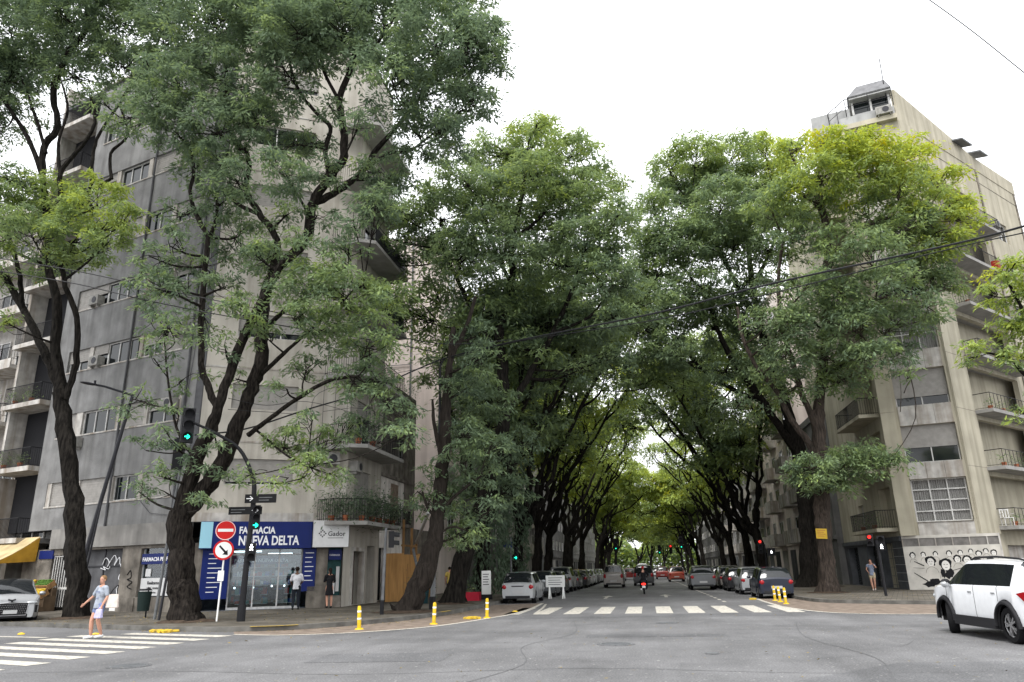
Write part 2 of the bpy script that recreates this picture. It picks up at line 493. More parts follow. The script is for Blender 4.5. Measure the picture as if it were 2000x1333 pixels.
def manhole(x, y, r, lab):
    o = empty('manhole_cover', (x, y, 0), .4, lab, 'manhole cover')
    q = MB(); n = 28
    q.tube([(0, 0, .001), (0, 0, .009)], r, n)
    q.build('rim', ASPH2, o)
    q = MB(); q.tube([(0, 0, .004), (0, 0, .013)], r * .82, n)
    for i in range(-4, 5):
        w = math.sqrt(max(0, (r * .75) ** 2 - (i * r * .17) ** 2))
        q.box(-w, w, i * r * .17 - .012, i * r * .17 + .012, .013, .018)
    q.build('lid', GREYM, o)
manhole(-.8, 17.5, .42, 'dark round manhole cover in the middle of the junction asphalt')
manhole(-9.76, 13.6, .40, 'dark round manhole cover beside the zebra crossing at bottom left')
manhole(.45, 23.9, .33, 'faint small manhole cover in front of the far zebra crossing')
manhole(1.1, 15.6, .14, 'tiny dark valve cover to the right of the large round manhole cover')

# ================================================================== buildings
class Fac:
    """a facade line a->b; the street is on its right-hand side"""
    def __init__(s, a, b):
        s.a = Vector((*a, 0)); s.b = Vector((*b, 0)); s.d = (s.b - s.a); s.L = s.d.length; s.d.normalize()
        s.n = Vector((s.d.y, -s.d.x, 0))
        s.T = Matrix(((s.d.x, -s.n.x, 0, a[0]), (s.d.y, -s.n.y, 0, a[1]), (0, 0, 1, 0), (0, 0, 0, 1)))   # local x along, y INTO the house
    def p(s, u, z, d=0): return s.a + s.d * u + s.n * d + Vector((0, 0, z))
    def box(s, mb, u0, u1, z0, z1, d0, d1, m=0): return mb.box(u0, u1, -d1, -d0, z0, z1, m, s.T)
    def textT(s, u, z, d):
        return Matrix(((s.d.x, 0, s.n.x, 0), (s.d.y, 0, s.n.y, 0), (0, 1, 0, 0), (0, 0, 0, 1))).__class__(((s.d.x, 0, s.n.x, s.p(u, z, d).x), (s.d.y, 0, s.n.y, s.p(u, z, d).y), (0, 1, 0, z), (0, 0, 0, 1)))
    def wall(s, mb, z0, z1, holes, u0=0, u1=None, dep=.28, m=0):
        u1 = s.L if u1 is None else u1
        us = sorted({u0, u1, *[h[0] for h in holes], *[h[1] for h in holes]})
        zs = sorted({z0, z1, *[h[2] for h in holes], *[h[3] for h in holes]})
        us = [x for x in us if u0 <= x <= u1]; zs = [z for z in zs if z0 <= z <= z1]
        for j in range(len(zs) - 1):
            i = 0
            while i < len(us) - 1:
                def hole(i_): 
                    cu, cz = (us[i_] + us[i_ + 1]) / 2, (zs[j] + zs[j + 1]) / 2
                    return any(h[0] < cu < h[1] and h[2] < cz < h[3] for h in holes)
                if hole(i): i += 1; continue
                k = i
                while k + 1 < len(us) - 1 and not hole(k + 1): k += 1
                mb.add([s.p(us[i], zs[j]), s.p(us[k + 1], zs[j]), s.p(us[k + 1], zs[j + 1]), s.p(us[i], zs[j + 1])], [(0, 1, 2, 3)], m)
                i = k + 1
        for h in holes:
            q = [(h[0], h[2]), (h[1], h[2]), (h[1], h[3]), (h[0], h[3])]
            for i in range(4):
                (a, b), (c, d) = q[i], q[(i + 1) % 4]
                mb.add([s.p(a, b), s.p(c, d), s.p(c, d, -dep), s.p(a, b, -dep)], [(0, 1, 2, 3)], m)

def core(parent, poly, z, m_, name='core', inset=0.0, z0=0):
    mb = MB(); mb.prism(poly, z0, z); return mb.build(name, m_, parent)

def window(F, par, u0, u1, z0, z1, d=-.2, panes=2, rows=1, shut=0.0, fm=None, gm=None, fw=.06, curtain=False):
    """window part: frame with glass and perhaps a roller shutter as its own pieces; shut = share of the opening covered"""
    fm = fm or FRAME
    f = MB()
    F.box(f, u0, u1, z0, z0 + fw, d - .03, d + .05); F.box(f, u0, u1, z1 - fw, z1, d - .03, d + .05)
    for i in range(panes + 1):
        uu = u0 + (u1 - u0 - fw) * i / panes
        F.box(f, uu, uu + fw, z0 + fw, z1 - fw, d - .03, d + .047)
    for i in range(1, rows):
        zz = z0 + (z1 - z0) * i / rows
        F.box(f, u0 + fw, u1 - fw, zz - fw / 2, zz + fw / 2, d - .02, d + .044)
    w = f.build('window', fm, par)
    g = MB(); F.box(g, u0 + .02, u1 - .02, z0 + .02, z1 - .02, d - .02, d)
    g.build('glass' if not curtain else 'curtain', gm or WINDK, w) if not curtain else None
    if curtain:
        g = MB(); n = int((u1 - u0) / .035)
        top = [F.p(u0 + .02 + (u1 - u0 - .04) * i / n, z1 - .02, d - .06 + .025 * math.sin(i * 1.9) + .012 * math.sin(i * .7)) for i in range(n + 1)]
        bot = [Vector((p.x, p.y, z0 + .02)) for p in top]
        g.add(top + bot, [(i, i + 1, n + 2 + i, n + 1 + i) for i in range(n)]); g.build('curtain', CURT, w)
    if shut > 0:
        q = MB(); zz = z1 - (z1 - z0) * shut
        F.box(q, u0 - .01, u1 + .01, zz, z1, d + .052, d + .09)
        k = zz + .08
        while k < z1 - .05:
            F.box(q, u0 - .01, u1 + .01, k, k + .012, d + .09, d + .10); k += .12
        F.box(q, u0 - .01, u1 + .01, zz - .03, zz, d + .05, d + .11)
        q.build('shutter', SHUT, w)
    return w

def railing(F, par, u0, u1, z, d0, d1, h=1.0, step=.12, m_=None, ends=True, name='railing', bars=True, r=.012):
    m_ = m_ or IRON
    q = MB()
    segs = [((u0, d1), (u1, d1))]
    if ends: segs += [((u0, d0), (u0, d1)), ((u1, d0), (u1, d1))]
    for a, b in segs:
        A_, B_ = F.p(a[0], z, a[1]), F.p(b[0], z, b[1])
        up = Vector((0, 0, 1))
        q.tube([A_ + up * h, B_ + up * h], .022, 6); q.tube([A_ + up * .08, B_ + up * .08], .014, 4)
        L_ = (B_ - A_).length; n = max(1, int(L_ / step))
        for i in range(n + 1):
            p = A_.lerp(B_, i / n)
            if bars or i in (0, n): q.tube([p, p + up * h], r, 4, caps=False)
    return q.build(name, m_, par)

def ac_unit(F, par, u, z, d=.02, w=.75, h=.5, name='air_conditioner'):
    q = MB(); F.box(q, u, u + w, z, z + h, d, d + .42)
    for i in range(6): F.box(q, u + .04, u + w - .04, z + .05 + i * h / 7, z + .07 + i * h / 7, d + .42, d + .43)
    F.box(q, u + .1, u + .14, z - .12, z - .004, d - .02, d + .35); F.box(q, u + w - .14, u + w - .1, z - .12, z - .004, d - .02, d + .35)
    o = q.build(name, ACM, par)
    q = MB(); c = F.p(u + w * .6, z + h / 2, d + .436); q.disc(c, h * .36, F.n, .012, 16); q.build('fan_grille', DFRAME, o)
    return o

def plant_pot(F, par, u, z, d, r=.14, h=.25, size=.5, n=60, name='pot_plant', m_=None):
    q = MB(); c = F.p(u, z, d); q.tube([c, c + Vector((0, 0, h))], [r * .75, r], 10)
    o = q.build(name, m_ or TERRA, par)
    leafball(o, c + Vector((0, 0, h + size * .4)), size, n)
    return o

def leafball(par, c, R_, n, name='leaves', tint=.35, l=.16, w=.05):
    P_ = rng.normal(size=(n, 3)) * R_ * .42 + np.array(c)
    o = leaves_mesh(name, P_, l, w, np.full(n, tint) + rng.normal(0, .08, n), par)
    return o

def leaves_mesh(name, P_, l, w, tint, par=None, D_=None):
    """one rhombic leaf face per point"""
    n = len(P_)
    if D_ is None:
        D_ = rng.normal(size=(n, 3)); D_[:, 2] *= .5
    D_ = D_ / (np.linalg.norm(D_, axis=1, keepdims=True) + 1e-9)
    U_ = rng.normal(size=(n, 3)); U_[:, 2] *= .35
    S_ = np.cross(D_, np.array([0, 0, 1.0])) + U_ * .55
    S_ /= (np.linalg.norm(S_, axis=1, keepdims=True) + 1e-9)
    if np.isscalar(l): l = np.full(n, l)
    if np.isscalar(w): w = np.full(n, w)
    ll = (l * rng.uniform(.5, 1.45, n))[:, None]; ww = (w * rng.uniform(.75, 1.25, n))[:, None]
    V = np.empty((n, 4, 3))
    V[:, 0] = P_ - D_ * ll / 2; V[:, 2] = P_ + D_ * ll / 2; V[:, 1] = P_ + S_ * ww / 2 + D_ * ll * .05; V[:, 3] = P_ - S_ * ww / 2 + D_ * ll * .05
    me = bpy.data.meshes.new(name)
    me.vertices.add(n * 4); me.vertices.foreach_set('co', V.astype(np.float32).ravel())
    me.loops.add(n * 4); me.loops.foreach_set('vertex_index', np.arange(n * 4, dtype=np.int32))
    me.polygons.add(n); me.polygons.foreach_set('loop_start', np.arange(n, dtype=np.int32) * 4)
    me.polygons.foreach_set('loop_total', np.full(n, 4, dtype=np.int32))
    me.update(calc_edges=True)
    a = me.attributes.new('tint', 'FLOAT', 'FACE'); a.data.foreach_set('value', np.clip(tint, 0, 1).astype(np.float32))
    me.materials.append(LEAF)
    o = bpy.data.objects.new(name, me); COL.objects.link(o)
    if par is not None: o.parent = par
    return o

# ---------------------------------------------- left corner building
A0 = (-19.9, 30.6)
C0 = (-13.95, 33.9)
E0 = (-13.95, 38.7)
aL = rad(18)
W0 = (A0[0] - 12.0 * math.cos(aL), A0[1] + 12.0 * math.sin(aL))
W1 = (A0[0] - 15.6 * math.cos(aL), A0[1] + 15.6 * math.sin(aL))
W2 = (A0[0] - 34 * math.cos(aL), A0[1] + 34 * math.sin(aL))
F1 = Fac(W0, A0)          # u = 12 at the corner
F2 = Fac(A0, C0)
F3 = Fac(C0, E0)
B = empty('apartment_building', (-18, 36, 0), 0, 'grey and cream corner apartment block with ribbon windows, above the blue chemist shop', 'apartment building', None)
B.location = (0, 0, 0)
TOP = 30.6
SILL = [5.12 + 3.55 * k for k in range(7)]
wb = MB()
holes = []
for z in SILL: holes.append((1.0 if z < 28 else 1, 10.6, z, z + 1.2))
F1.wall(wb, 3.95, TOP, holes)
core_poly = [(W1[0] - .1, W1[1] + .6)] 
wb.build('wall', GREYC, B)
# cornice lines and coping
q = MB()
for z in SILL:
    F1.box(q, 1.0, 10.6, z - .07, z, -.02, .04)
F1.box(q, 0, 12, TOP, TOP + .12, -.3, .08)
q.build('sill_band', CONC, B)
# windows in the ribbons: each 9.6 m ribbon is bays of shutters, sliding windows and panels
rr = random.Random(3)
pats = {0: [('p', .3), ('s', 1.9), ('p', .25), ('s', 2.2), ('p', .2), ('w', 1.7), ('p', .3), ('s', 2.0)],
        1: [('s', 1.3), ('p', .45), ('w', 2.4), ('p', .25), ('s', 1.6), ('p', .2), ('h', 1.9), ('p', .2)],
        2: [('h', 1.7), ('p', .3), ('a', 1.1), ('w', 2.5), ('p', .25), ('h', 1.5), ('p', .2), ('s', 1.6)],
        3: [('s', 1.2), ('a', 1.1), ('w', 3.0), ('p', .2), ('w', 1.6), ('p', .2), ('h', 1.6)],
        4: [('w', 2.4), ('p', .3), ('s', 1.6), ('p', .25), ('w', 2.0), ('p', .3), ('h', 2.0)],
        5: [('h', 1.6), ('p', .3), ('w', 2.2), ('p', .3), ('s', 2.0), ('w', 2.2)],
        6: [('w', 2.0), ('p', .3), ('h', 2.0), ('p', .3), ('w', 2.0), ('s', 1.6)]}
for k, z in enumerate(SILL):
    u_ = 1.0; pat = pats[k]; tot = sum(b for a, b in pat)
    for a, b in pat:
        b = b * 9.6 / tot
        if a == 'p': pil = MB(); F1.box(pil, u_, u_ + b, z, z + 1.2, -.27, -.03); pil.build('pilaster', CONC, B)
        elif a == 's': window(F1, B, u_, u_ + b, z, z + 1.2, panes=2, shut=1.0)
        elif a == 'h': window(F1, B, u_, u_ + b, z, z + 1.2, panes=2, shut=rr.uniform(.35, .7))
        elif a == 'w': window(F1, B, u_, u_ + b, z, z + 1.2, panes=max(2, int(b / .75)))
        elif a == 'a':
            window(F1, B, u_, u_ + b, z, z + 1.2, panes=1, shut=.4); ac_unit(F1, B, u_ + .2, z + .02, -.12)
        u_ += b
for (u_, z) in ((2.7, 8.0), (9.7, 9.2), (9.3, 16.6), (9.8, 12.9), (4.1, 19.0)): ac_unit(F1, B, u_, z, .03)
q = MB()
for u_ in (6.25, 10.9):
    q.tube([F1.p(u_, 3.4, .07), F1.p(u_, TOP - .3, .07)], .055, 6)
q.tube([F1.p(11.2, 4.2, .05), F1.p(9.4, 4.4, .05), F1.p(8.6, 5.0, .05)], .015, 4)
q.tube([F1.p(10.95, 9.2, .05), F1.p(11.3, 13, .05), F1.p(11.0, 18, .05)], .015, 4)
q.build('downpipe', GREYD, B)
# dark recessed strip between grey and cream walls
q = MB(); F1.box(q, 11.55, 12.02, 3.95, TOP, -.2, .03); q.build('corner_strip', GREYD, B)
# cream chamfer
wb = MB(); holes = []
for k in range(7): holes.append((1.3, 4.3, 9.1 - 3.55 + 3.55 * k, 10.3 - 3.55 + 3.55 * k))
F2.wall(wb, 3.95, TOP, holes)
h3 = []
for k in range(8):
    zz = .45 + 3.55 * k
    if k >= 1: h3.append((.9, 3.4, zz + 3.6 - .05 - 3.55 + .0, zz + 2.2 + .05))
h3 = [(1.0, 3.2, 4.2 + 3.5 * k, 6.5 + 3.5 * k) for k in range(7)]
F3.wall(wb, 3.95, TOP, h3)
wb.build('wall', BEIGE, B)
for k in range(1, 8):
    q = MB(); F2.box(q, .02, F2.L - .1, 4.0 + 3.55 * k - .05, 4.03 + 3.55 * k, -.01, .03); q.build('string_course', CONC, B)
q = MB(); F2.box(q, 0, F2.L, 3.9, 4.3, .0, .07); q.build('lintel', CONC, B); q = MB(); F2.box(q, -.1, F2.L, TOP, TOP + .12, -.3, .1)
q.build('coping', CONC, B)
for k in range(7):
    z = 9.1 - 3.55 + 3.55 * k
    if k in (0, 1, 3): window(F2, B, 1.3, 4.3, z, z + 1.2, panes=3, shut=1 if k else .85)
    elif k == 4: window(F2, B, 1.3, 4.3, z, z + 1.2, panes=3, shut=1)
    else: window(F2, B, 1.3, 4.3, z, z + 1.2, panes=3, shut=.0 if k % 2 else .7)
    window(F3, B, 1.0, 3.2, 4.2 + 3.5 * k, 6.5 + 3.5 * k, panes=2, shut=1 if k in (0, 3) else .3)
# balconies on the avenue side
for k in range(7):
    z = 3.9 + 3.5 * k
    poly = [(-15.0, 33.0), (-13.35, 32.55), (-12.6, 33.0), (-12.6, 38.4), (-13.9, 38.6), (-13.9, 33.9)] if k else [(-15.0, 33.05), (-14.0, 32.7), (-12.65, 33.4), (-12.65, 38.4), (-13.9, 38.6), (-13.9, 33.9)]
    q = MB(); q.prism(poly, z - .18, z); sl = q.build('balcony', SOFFIT, B)
    q = MB(); r_ = MB(); up = Vector((0, 0, 1))
    for a, b in zip(poly[:4], poly[1:5]):
        a3, b3 = Vector((*a, z)), Vector((*b, z)); cc = Vector((-13.9, 36, z))
        a3 += (cc - a3).normalized() * .06; b3 += (cc - b3).normalized() * .06
        r_.tube([a3 + up * 1.0, b3 + up * 1.0], .02, 5); r_.tube([a3 + up * .1, b3 + up * .1], .015, 4)
        n = max(1, int((b3 - a3).length / (.12 if k < 2 else .14)))
        for i in range(n + 1):
            p = a3.lerp(b3, i / n)
            hh = 1.0
            if k == 1 and i % 6 == 0: hh = 3.3
            r_.tube([p, p + up * hh], .011, 4, caps=False)
        if k == 1: r_.tube([a3 + up * 1.7, b3 + up * 1.7], .012, 4)
    r_.build('railing', IRON, sl)
    if k in (3, 4):
        q = MB(); q.box(-12.75, -12.72, 33.3, 38.2, z + .1, z + .95); q.build('railing_screen', DFRAME, sl)
for (x, y) in ((-14.3, 33.15), (-13.6, 33.1), (-13.0, 33.6), (-12.85, 34.6), (-12.85, 35.6), (-12.85, 36.6), (-12.85, 37.6)):
    q = MB(); q.tube([(x, y, 3.91), (x, y, 4.16)], [.12, .16], 10); o = q.build('pot_plant', TERRA, B)
    leafball(o, (x, y, 4.62), .95, 520, l=.2, w=.07, tint=.15)
for (x, y, z) in ((-13.2, 33.3, 7.5), (-12.9, 34.4, 7.5), (-12.9, 36.0, 14.5)):
    q = MB(); q.tube([(x, y, z), (x, y, z + .25)], [.12, .16], 10); o = q.build('pot_plant', TERRA, B)
    leafball(o, (x, y, z + .8), 1.0, 500, l=.2, w=.07, tint=.15)
ac_unit(F3, B, .15, 6.3, .03); ac_unit(F2, B, 5.6, 6.55, .03, w=.8, h=.55)
# roof block, inner walls
q = MB(); q.prism([W1, A0, C0, E0, (-36, 46)], TOP - .3, TOP - .02, bottom=True); q.build('roof', GREYD, B)
q = MB(); ins = .6
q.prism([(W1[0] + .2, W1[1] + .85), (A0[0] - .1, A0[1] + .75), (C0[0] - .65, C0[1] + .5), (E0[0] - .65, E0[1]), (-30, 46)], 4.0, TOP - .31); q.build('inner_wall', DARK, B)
q = MB(); q.box(-27, -22, 35, 39, TOP, TOP + 2.6); q.build('stair_head', GREYC, B)
q = MB(); q.add([(E0[0], E0[1], 0), (E0[0] - 16, E0[1] + 7, 0), (E0[0] - 16, E0[1] + 7, TOP), (E0[0], E0[1], TOP)], [(0, 1, 2, 3)]); q.build('party_wall', PINK, B)
# recessed balconies at the left end of the grey front
FB = Fac(W1, W0)
wb = MB()
for k in range(8):
    z = 3.75 + 3.55 * k - (.12 if k == 0 else .0)
    q = MB(); FB.box(q, -.05, 3.58, z - .25, z, -1.3, .55); sl = q.build('balcony', CONC, B)
    railing(FB, sl, 0.02, 3.4, z, -.2, .48, 1.0, .11)
    q = MB(); FB.box(q, -.1, .12, z, z + 3.3, -1.2, .1); q.build('column', CONC, sl)
    if k < 7: window(FB, B, .8, 2.9, z + .05, z + 2.3, d=-1.25, panes=2, shut=.3 if k % 2 else 0)
    if k in (1, 2, 4):
        plant_pot(FB, sl, .8, z, .3, size=.6, n=160); plant_pot(FB, sl, 2.3, z, .3, size=.5, n=120)
q = MB(); FB.box(q, 0, 3.6, 3.4, TOP, -1.6, -1.32); q.build('wall', GREYC, B)
q = MB(); FB.box(q, 0.0, 3.4, 11.2, 14.1, .40, .42)
# ---- ground floor, cross-street side
GF = MB()
g_holes = [(12 - 7.6, 12 - 4.25, .14, 2.9), (12 - 2.95, 12 - .22, .75, 2.85), (12 - 9.6, 12 - 8.1, .14, 2.7)]
F1.wall(GF, .1, 3.0, g_holes, dep=.35)
GF.build('wall', OLDW, B)
GF = MB(); F1.box(GF, 12 - 4.2, 12 - 3.0, .1, .7, 0.003, .05); GF.build('plinth', OLDW, B)
q = MB(); F1.box(q, 2.2, 12.0, 3.003, 3.95, -.28, .12); q.build('lintel', LINT, B)
# dark shop front with graffiti
q = MB(); F1.box(q, 4.4, 7.75, .14, 2.9, -.4, -.33); sf = q.build('roller_gate', GREYD, B)
q = MB()
for i in range(3): F1.box(q, 4.4 + i * 1.64, 4.47 + i * 1.64, .14, 2.9, -.33, -.28)
F1.box(q, 4.4, 7.75, 2.1, 2.16, -.33, -.285); q.build('gate_frame', DFRAME, sf)
q = MB()
g0 = rng.uniform(0, 1, (1, 2))
def scribble(q, pts, w=.02, d=-.26):
    pp = arc_pts([(a, b, 0) for a, b in pts], 4)
    q.tube([F1.p(p.x, p.y, d) for p in pp], w, 5)
scribble(q, [(6.0, 2.2), (6.2, 2.5), (6.5, 2.3), (6.4, 2.1), (6.8, 2.6), (7.0, 2.4), (6.9, 2.15), (7.2, 2.5), (7.3, 2.2)])
scribble(q, [(7.35, 2.2), (7.5, 1.9), (7.35, 1.6), (7.55, 1.35), (7.3, 1.1), (7.4, .8), (7.2, .6)], .03)
scribble(q, [(5.9, 2.05), (6.3, 1.95), (6.1, 2.1), (6.5, 2.0), (6.6, 2.12)], .015)
q.build('graffiti', LETW, sf)
q = MB(); scribble(q, [(8.3, 1.7), (8.5, 1.9), (8.6, 1.6), (8.35, 1.5), (8.7, 1.4), (8.4, 1.2), (8.7, 1.1)], .02, .02); q.build('graffiti', BLACK, B)
# steps panels by the gate
q = MB(); F1.box(q, 7.0, 7.7, .14, .75, -.25, -.22); q.build('notice', SIGNW, sf)
# chemist side window with panel and lettering
q = MB(); F1.box(q, 12 - 2.95, 12 - .22, .75, 2.85, -1.6, -1.5); w_ = q.build('shop_interior', DARK, B)
sg = MB(); F1.box(sg, 9.1, 11.75, 2.15, 2.6, -.12, -.05); fs = sg.build('shop_sign', BLUE, B)
text('lettering', 'FARMACIA PERFUMERIA', .235, F1.textT(9.16, 2.28, -.045), LETW, fs, .006)
sg = MB(); F1.box(sg, 9.15, 11.2, .8, 1.55, -.15, -.1); pn = sg.build('poster', WHITE, B)
text('lettering', 'Realizamos', .19, F1.textT(9.6, 1.28, -.095), LETG, pn, .006)
text('lettering', 'salud, recetas', .15, F1.textT(9.6, 1.08, -.095), LETG, pn, .003)
text('lettering', 'de expertos', .13, F1.textT(9.6, .9, -.095), LETG, pn, .001)
sg = MB()
F1.box(sg, 9.3, 9.65, 1.62, 1.95, -.2, -.17); F1.box(sg, 10.5, 11.0, 1.75, 2.05, -.5, -.47); F1.box(sg, 11.2, 11.5, 1.0, 1.6, -.5, -.47)
sg.build('poster', WHITE, B)
sg = MB(); F1.box(sg, 9.5, 11.5, 2.68, 2.74, -.8, -.7); F1.box(sg, 9.9, 10.9, 2.79, 2.83, -.5, -.45); sg.build('tube_light', LIT, B)
q = MB(); F1.box(q, 9.05, 11.78, .75, 2.85, -.22, -.21); q.build('shop_window', GLASS, B)
q = MB()
for u_ in (9.05, 10.35, 11.74): F1.box(q, u_, u_ + .05, .75, 2.85, -.24, -.17)
q.build('window_frame', PALEM, B)
# ---- chemist front on the chamfer
q = MB()
F2.box(q, -.1, .8, .1, 3.0, -.4, -.02); q.build('pier', OLDW, B); q = MB(); F2.box(q, 5.25, 6.1, .1, 1.05, -.4, .06); F2.box(q, 5.6, 6.12, 1.05, 2.9, -.4, -.02)
F2.box(q, 6.12, 6.78, .1, .62, -.35, .0)
q.build('wall', OLDW, B)
sign = MB(); F2.box(sign, .55, 5.33, 2.72, 3.9, .03, .3)
F2.box(sign, .72, 1.85, .62, 2.7, -.1, .06); F2.box(sign, 5.0, 5.58, .85, 2.7, -.1, .06)
fs = sign.build('shop_sign', BLUE, B)
text('lettering', 'FARMACIA', .41, F2.textT(2.15, 3.38, .305), LETW, fs, .013, sx=.78)
text('lettering', 'NUEVA DELTA', .56, F2.textT(2.15, 2.88, .305), LETW, fs, .016, sx=.71)
q = MB(); F2.box(q, .55, 1.05, 2.76, 3.88, .3, .315); F2.box(q, 1.48, 1.75, 2.9, 3.75, .3, .31); q.build('sign_panel', LBLUE, fs)
q = MB()
for i in range(9): F2.box(q, .98, 1.55 - .12 * (i % 3), 2.5 - i * .2, 2.53 - i * .2, .062, .068)
for i in range(7): F2.box(q, 5.1, 5.48 - .05 * (i % 3), 2.5 - i * .2, 2.53 - i * .2, .062, .068)
q.build('lettering', LETW, fs)
# white advertising box with a diamond mark
sg = MB(); F2.box(sg, 5.36, 6.95, 2.75, 3.93, .02, .62); ad_ = sg.build('advertising_box', WHITE, B)
sg = MB(); F2.box(sg, 6.955, 6.97, 2.75, 3.93, .03, .61); sg.build('side_panel', DFRAME, ad_)
text('lettering', 'Gador', .30, F2.textT(6.0, 3.24, .625), LETG, ad_, .004)
q = MB(); F2.box(q, 6.0, 6.7, 3.14, 3.165, .622, .626)
Tm = F2.textT(5.76, 3.35, .625)
for i in range(3):
    for j in range(3):
        cx, cz, r_ = (i - j) * .07, (i + j - 2) * .07, .045
        if i == 1 and j == 1: continue
        q.add([Tm @ Vector((cx, cz - r_, .002)), Tm @ Vector((cx + r_, cz, .002)), Tm @ Vector((cx, cz + r_, .002)), Tm @ Vector((cx - r_, cz, .002))], [(0, 1, 2, 3)])
q.build('emblem', LETG, ad_)
# shop interior
q = MB(); F2.box(q, .8, 6.0, .1, .14, -4.5, -.1); F2.box(q, .8, 6.0, 2.95, 3.0, -4.5, -.1); F2.box(q, .8, 6.0, .14, 2.95, -4.6, -4.5)
F2.box(q, .7, .8, .14, 2.95, -4.5, -.4); q.build('shop_interior', mat('shop_inside', (.10, .11, .13), .7, .4, 3), B)
q = MB(); cols = [mat('packet_' + nme, c, .5) for nme, c in (('white', (.6, .6, .6)), ('blue', (.05, .12, .4)), ('teal', (.1, .35, .35)), ('red', (.4, .05, .05)), ('tan', (.4, .3, .2)))]
for sx0, sx1, dd in ((2.2, 3.6, -1.3), (3.9, 4.9, -1.6), (2.0, 4.9, -3.2)):
    for zz in (.35, .75, 1.15, 1.55, 1.95):
        if zz > 1.6 and dd > -2: continue
        u_ = sx0
        while u_ < sx1:
            w = rnd.uniform(.06, .2); hh = rnd.uniform(.1, .28)
            F2.box(q, u_, u_ + w, zz, zz + hh, dd - .2, dd, rnd.randrange(5)); u_ += w + .02
        F2.box(q, sx0, sx1, zz - .03, zz, dd - .3, dd + .03, 0)
q.build('shelves', cols, B)
q = MB(); F2.box(q, 2.6, 3.3, .5, .95, -.9, -.86); F2.box(q, 3.6, 4.3, .5, .95, -.9, -.86); q.build('dark_screen', BLACK, B)
q = MB(); F2.box(q, 2.0, 3.2, 2.6, 2.66, -.9, -.8); F2.box(q, 3.5, 4.6, 2.5, 2.56, -1.4, -1.3)
for u_, zz in ((2.15, 1.05), (2.95, 1.05), (3.75, 1.1), (4.3, 1.1)): q.ball(F2.p(u_, zz, -.8), .05, n=6)
q.build('tube_light', LIT, B)
q = MB(); F2.box(q, 2.0, 4.2, 2.05, 2.42, -.35, -.33); bn = q.build('banner', BLUE, B)
text('lettering', 'FARMACIA NUEVA DELTA', .2, F2.textT(2.05, 2.15, -.32), LETW, bn, .006)
q = MB(); F2.box(q, 1.87, 4.98, .14, 2.7, -.25, -.24); q.build('shop_window', GLASS, B)
q = MB()
for u_ in (1.86, 2.9, 3.95, 4.93): F2.box(q, u_, u_ + .06, .14, 2.7, -.27, -.18)
F2.box(q, 1.92, 4.93, 2.45, 2.5, -.27, -.19); F2.box(q, 1.92, 4.93, .14, .24, -.27, -.19); q.build('window_frame', PALEM, B)
# narrow window by the door
q = MB(); F2.box(q, 6.14, 6.78, .62, 2.75, -.6, -.5); q.build('shop_interior', mat('poster_teal', (.03, .10, .10), .5, .5, 2), B)
q = MB(); F2.box(q, 6.16, 6.76, 2.2, 2.65, -.2, -.17); bn = q.build('banner', BLUE, B)
text('lettering', 'FARMACIA', .1, F2.textT(6.2, 2.38, -.165), LETW, bn, .002)
q = MB(); F2.box(q, 6.35, 6.5, .7, 1.5, -.22, -.2); F2.box(q, 6.55, 6.7, .8, 1.9, -.3, -.28); q.build('poster', WHITE, B)
# doorway on the avenue side
q = MB(); F3.wall(q, .1, 3.95, [(.9, 2.6, .14, 2.6), (3.1, 4.2, .14, 2.9)], dep=.5); q.build('wall', BEIGE, B)
q = MB(); F3.box(q, .9, 1.05, .14, 2.6, -.2, .1); F3.box(q, 2.45, 2.6, .14, 2.6, -.2, .1); F3.box(q, .9, 2.6, 2.6, 2.78, -.2, .1); q.build('door_frame', CONC, B)
q = MB(); F3.box(q, 1.05, 2.45, .14, 2.6, -.5, -.4); q.build('door', mat('brown_door', (.09, .06, .045), .5, .3, 3, stretch=(4, 4, .5)), B)
q = MB(); F3.box(q, 3.1, 4.2, .14, 2.9, -.5, -.42); q.build('door', GREYD, B)
# ---- fruit shop at the left end
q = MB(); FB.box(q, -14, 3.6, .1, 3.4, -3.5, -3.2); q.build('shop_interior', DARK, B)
q = MB(); F1.box(q, 0, 2.35, .1, 3.0, -.6, -.35); q.build('wall', GREYD, B)
q = MB(); F1.box(q, 1.35, 2.5, 2.55, 2.95, -.3, .05); q.build('shop_sign', BLUE, B)
q = MB()
for i in range(7): F1.box(q, 2.5 + i * .19, 2.54 + i * .19, .3, 2.65, -.1, -.06)
F1.box(q, 2.4, 3.9, 2.62, 2.68, -.1, -.05); F1.box(q, 2.4, 3.9, 1.1, 1.2, -.1, -.05); q.build('white_grille', FRAME, B)
aw = MB()
p = [FB.p(-8, 3.55, .05), FB.p(4.8, 3.65, .05), FB.p(4.5, 2.35, 2.0), FB.p(-8, 2.3, 2.0), FB.p(3.9, 3.6, 0.05)]
def quad_sheet(mb, a, b, c, d, th, m_=0, nx=10, ny=5, sag=.08):
    base = len(mb.v); nrm = (b - a).cross(d - a).normalized()
    for j in range(ny + 1):
        for i in range(nx + 1):
            s_, t_ = i / nx, j / ny
            q_ = a.lerp(b, s_).lerp(d.lerp(c, s_), t_) - nrm * 0 + Vector((0, 0, -sag * math.sin(PI * t_) * (1 + .4 * math.sin(i * 2.1))))
            mb.v.append(tuple(q_))
    for j in range(ny):
        for i in range(nx):
            k = base + j * (nx + 1) + i
            mb.f.append((k, k + 1, k + nx + 2, k + nx + 1)); mb.m.append(m_)
quad_sheet(aw, p[0], p[1], p[2], p[3], .02, 1)
quad_sheet(aw, FB.p(4.82, 3.65, .05), FB.p(4.8, 3.62, .06), FB.p(4.52, 2.33, 2.02), FB.p(4.8, 2.45, .1), .02, 0)
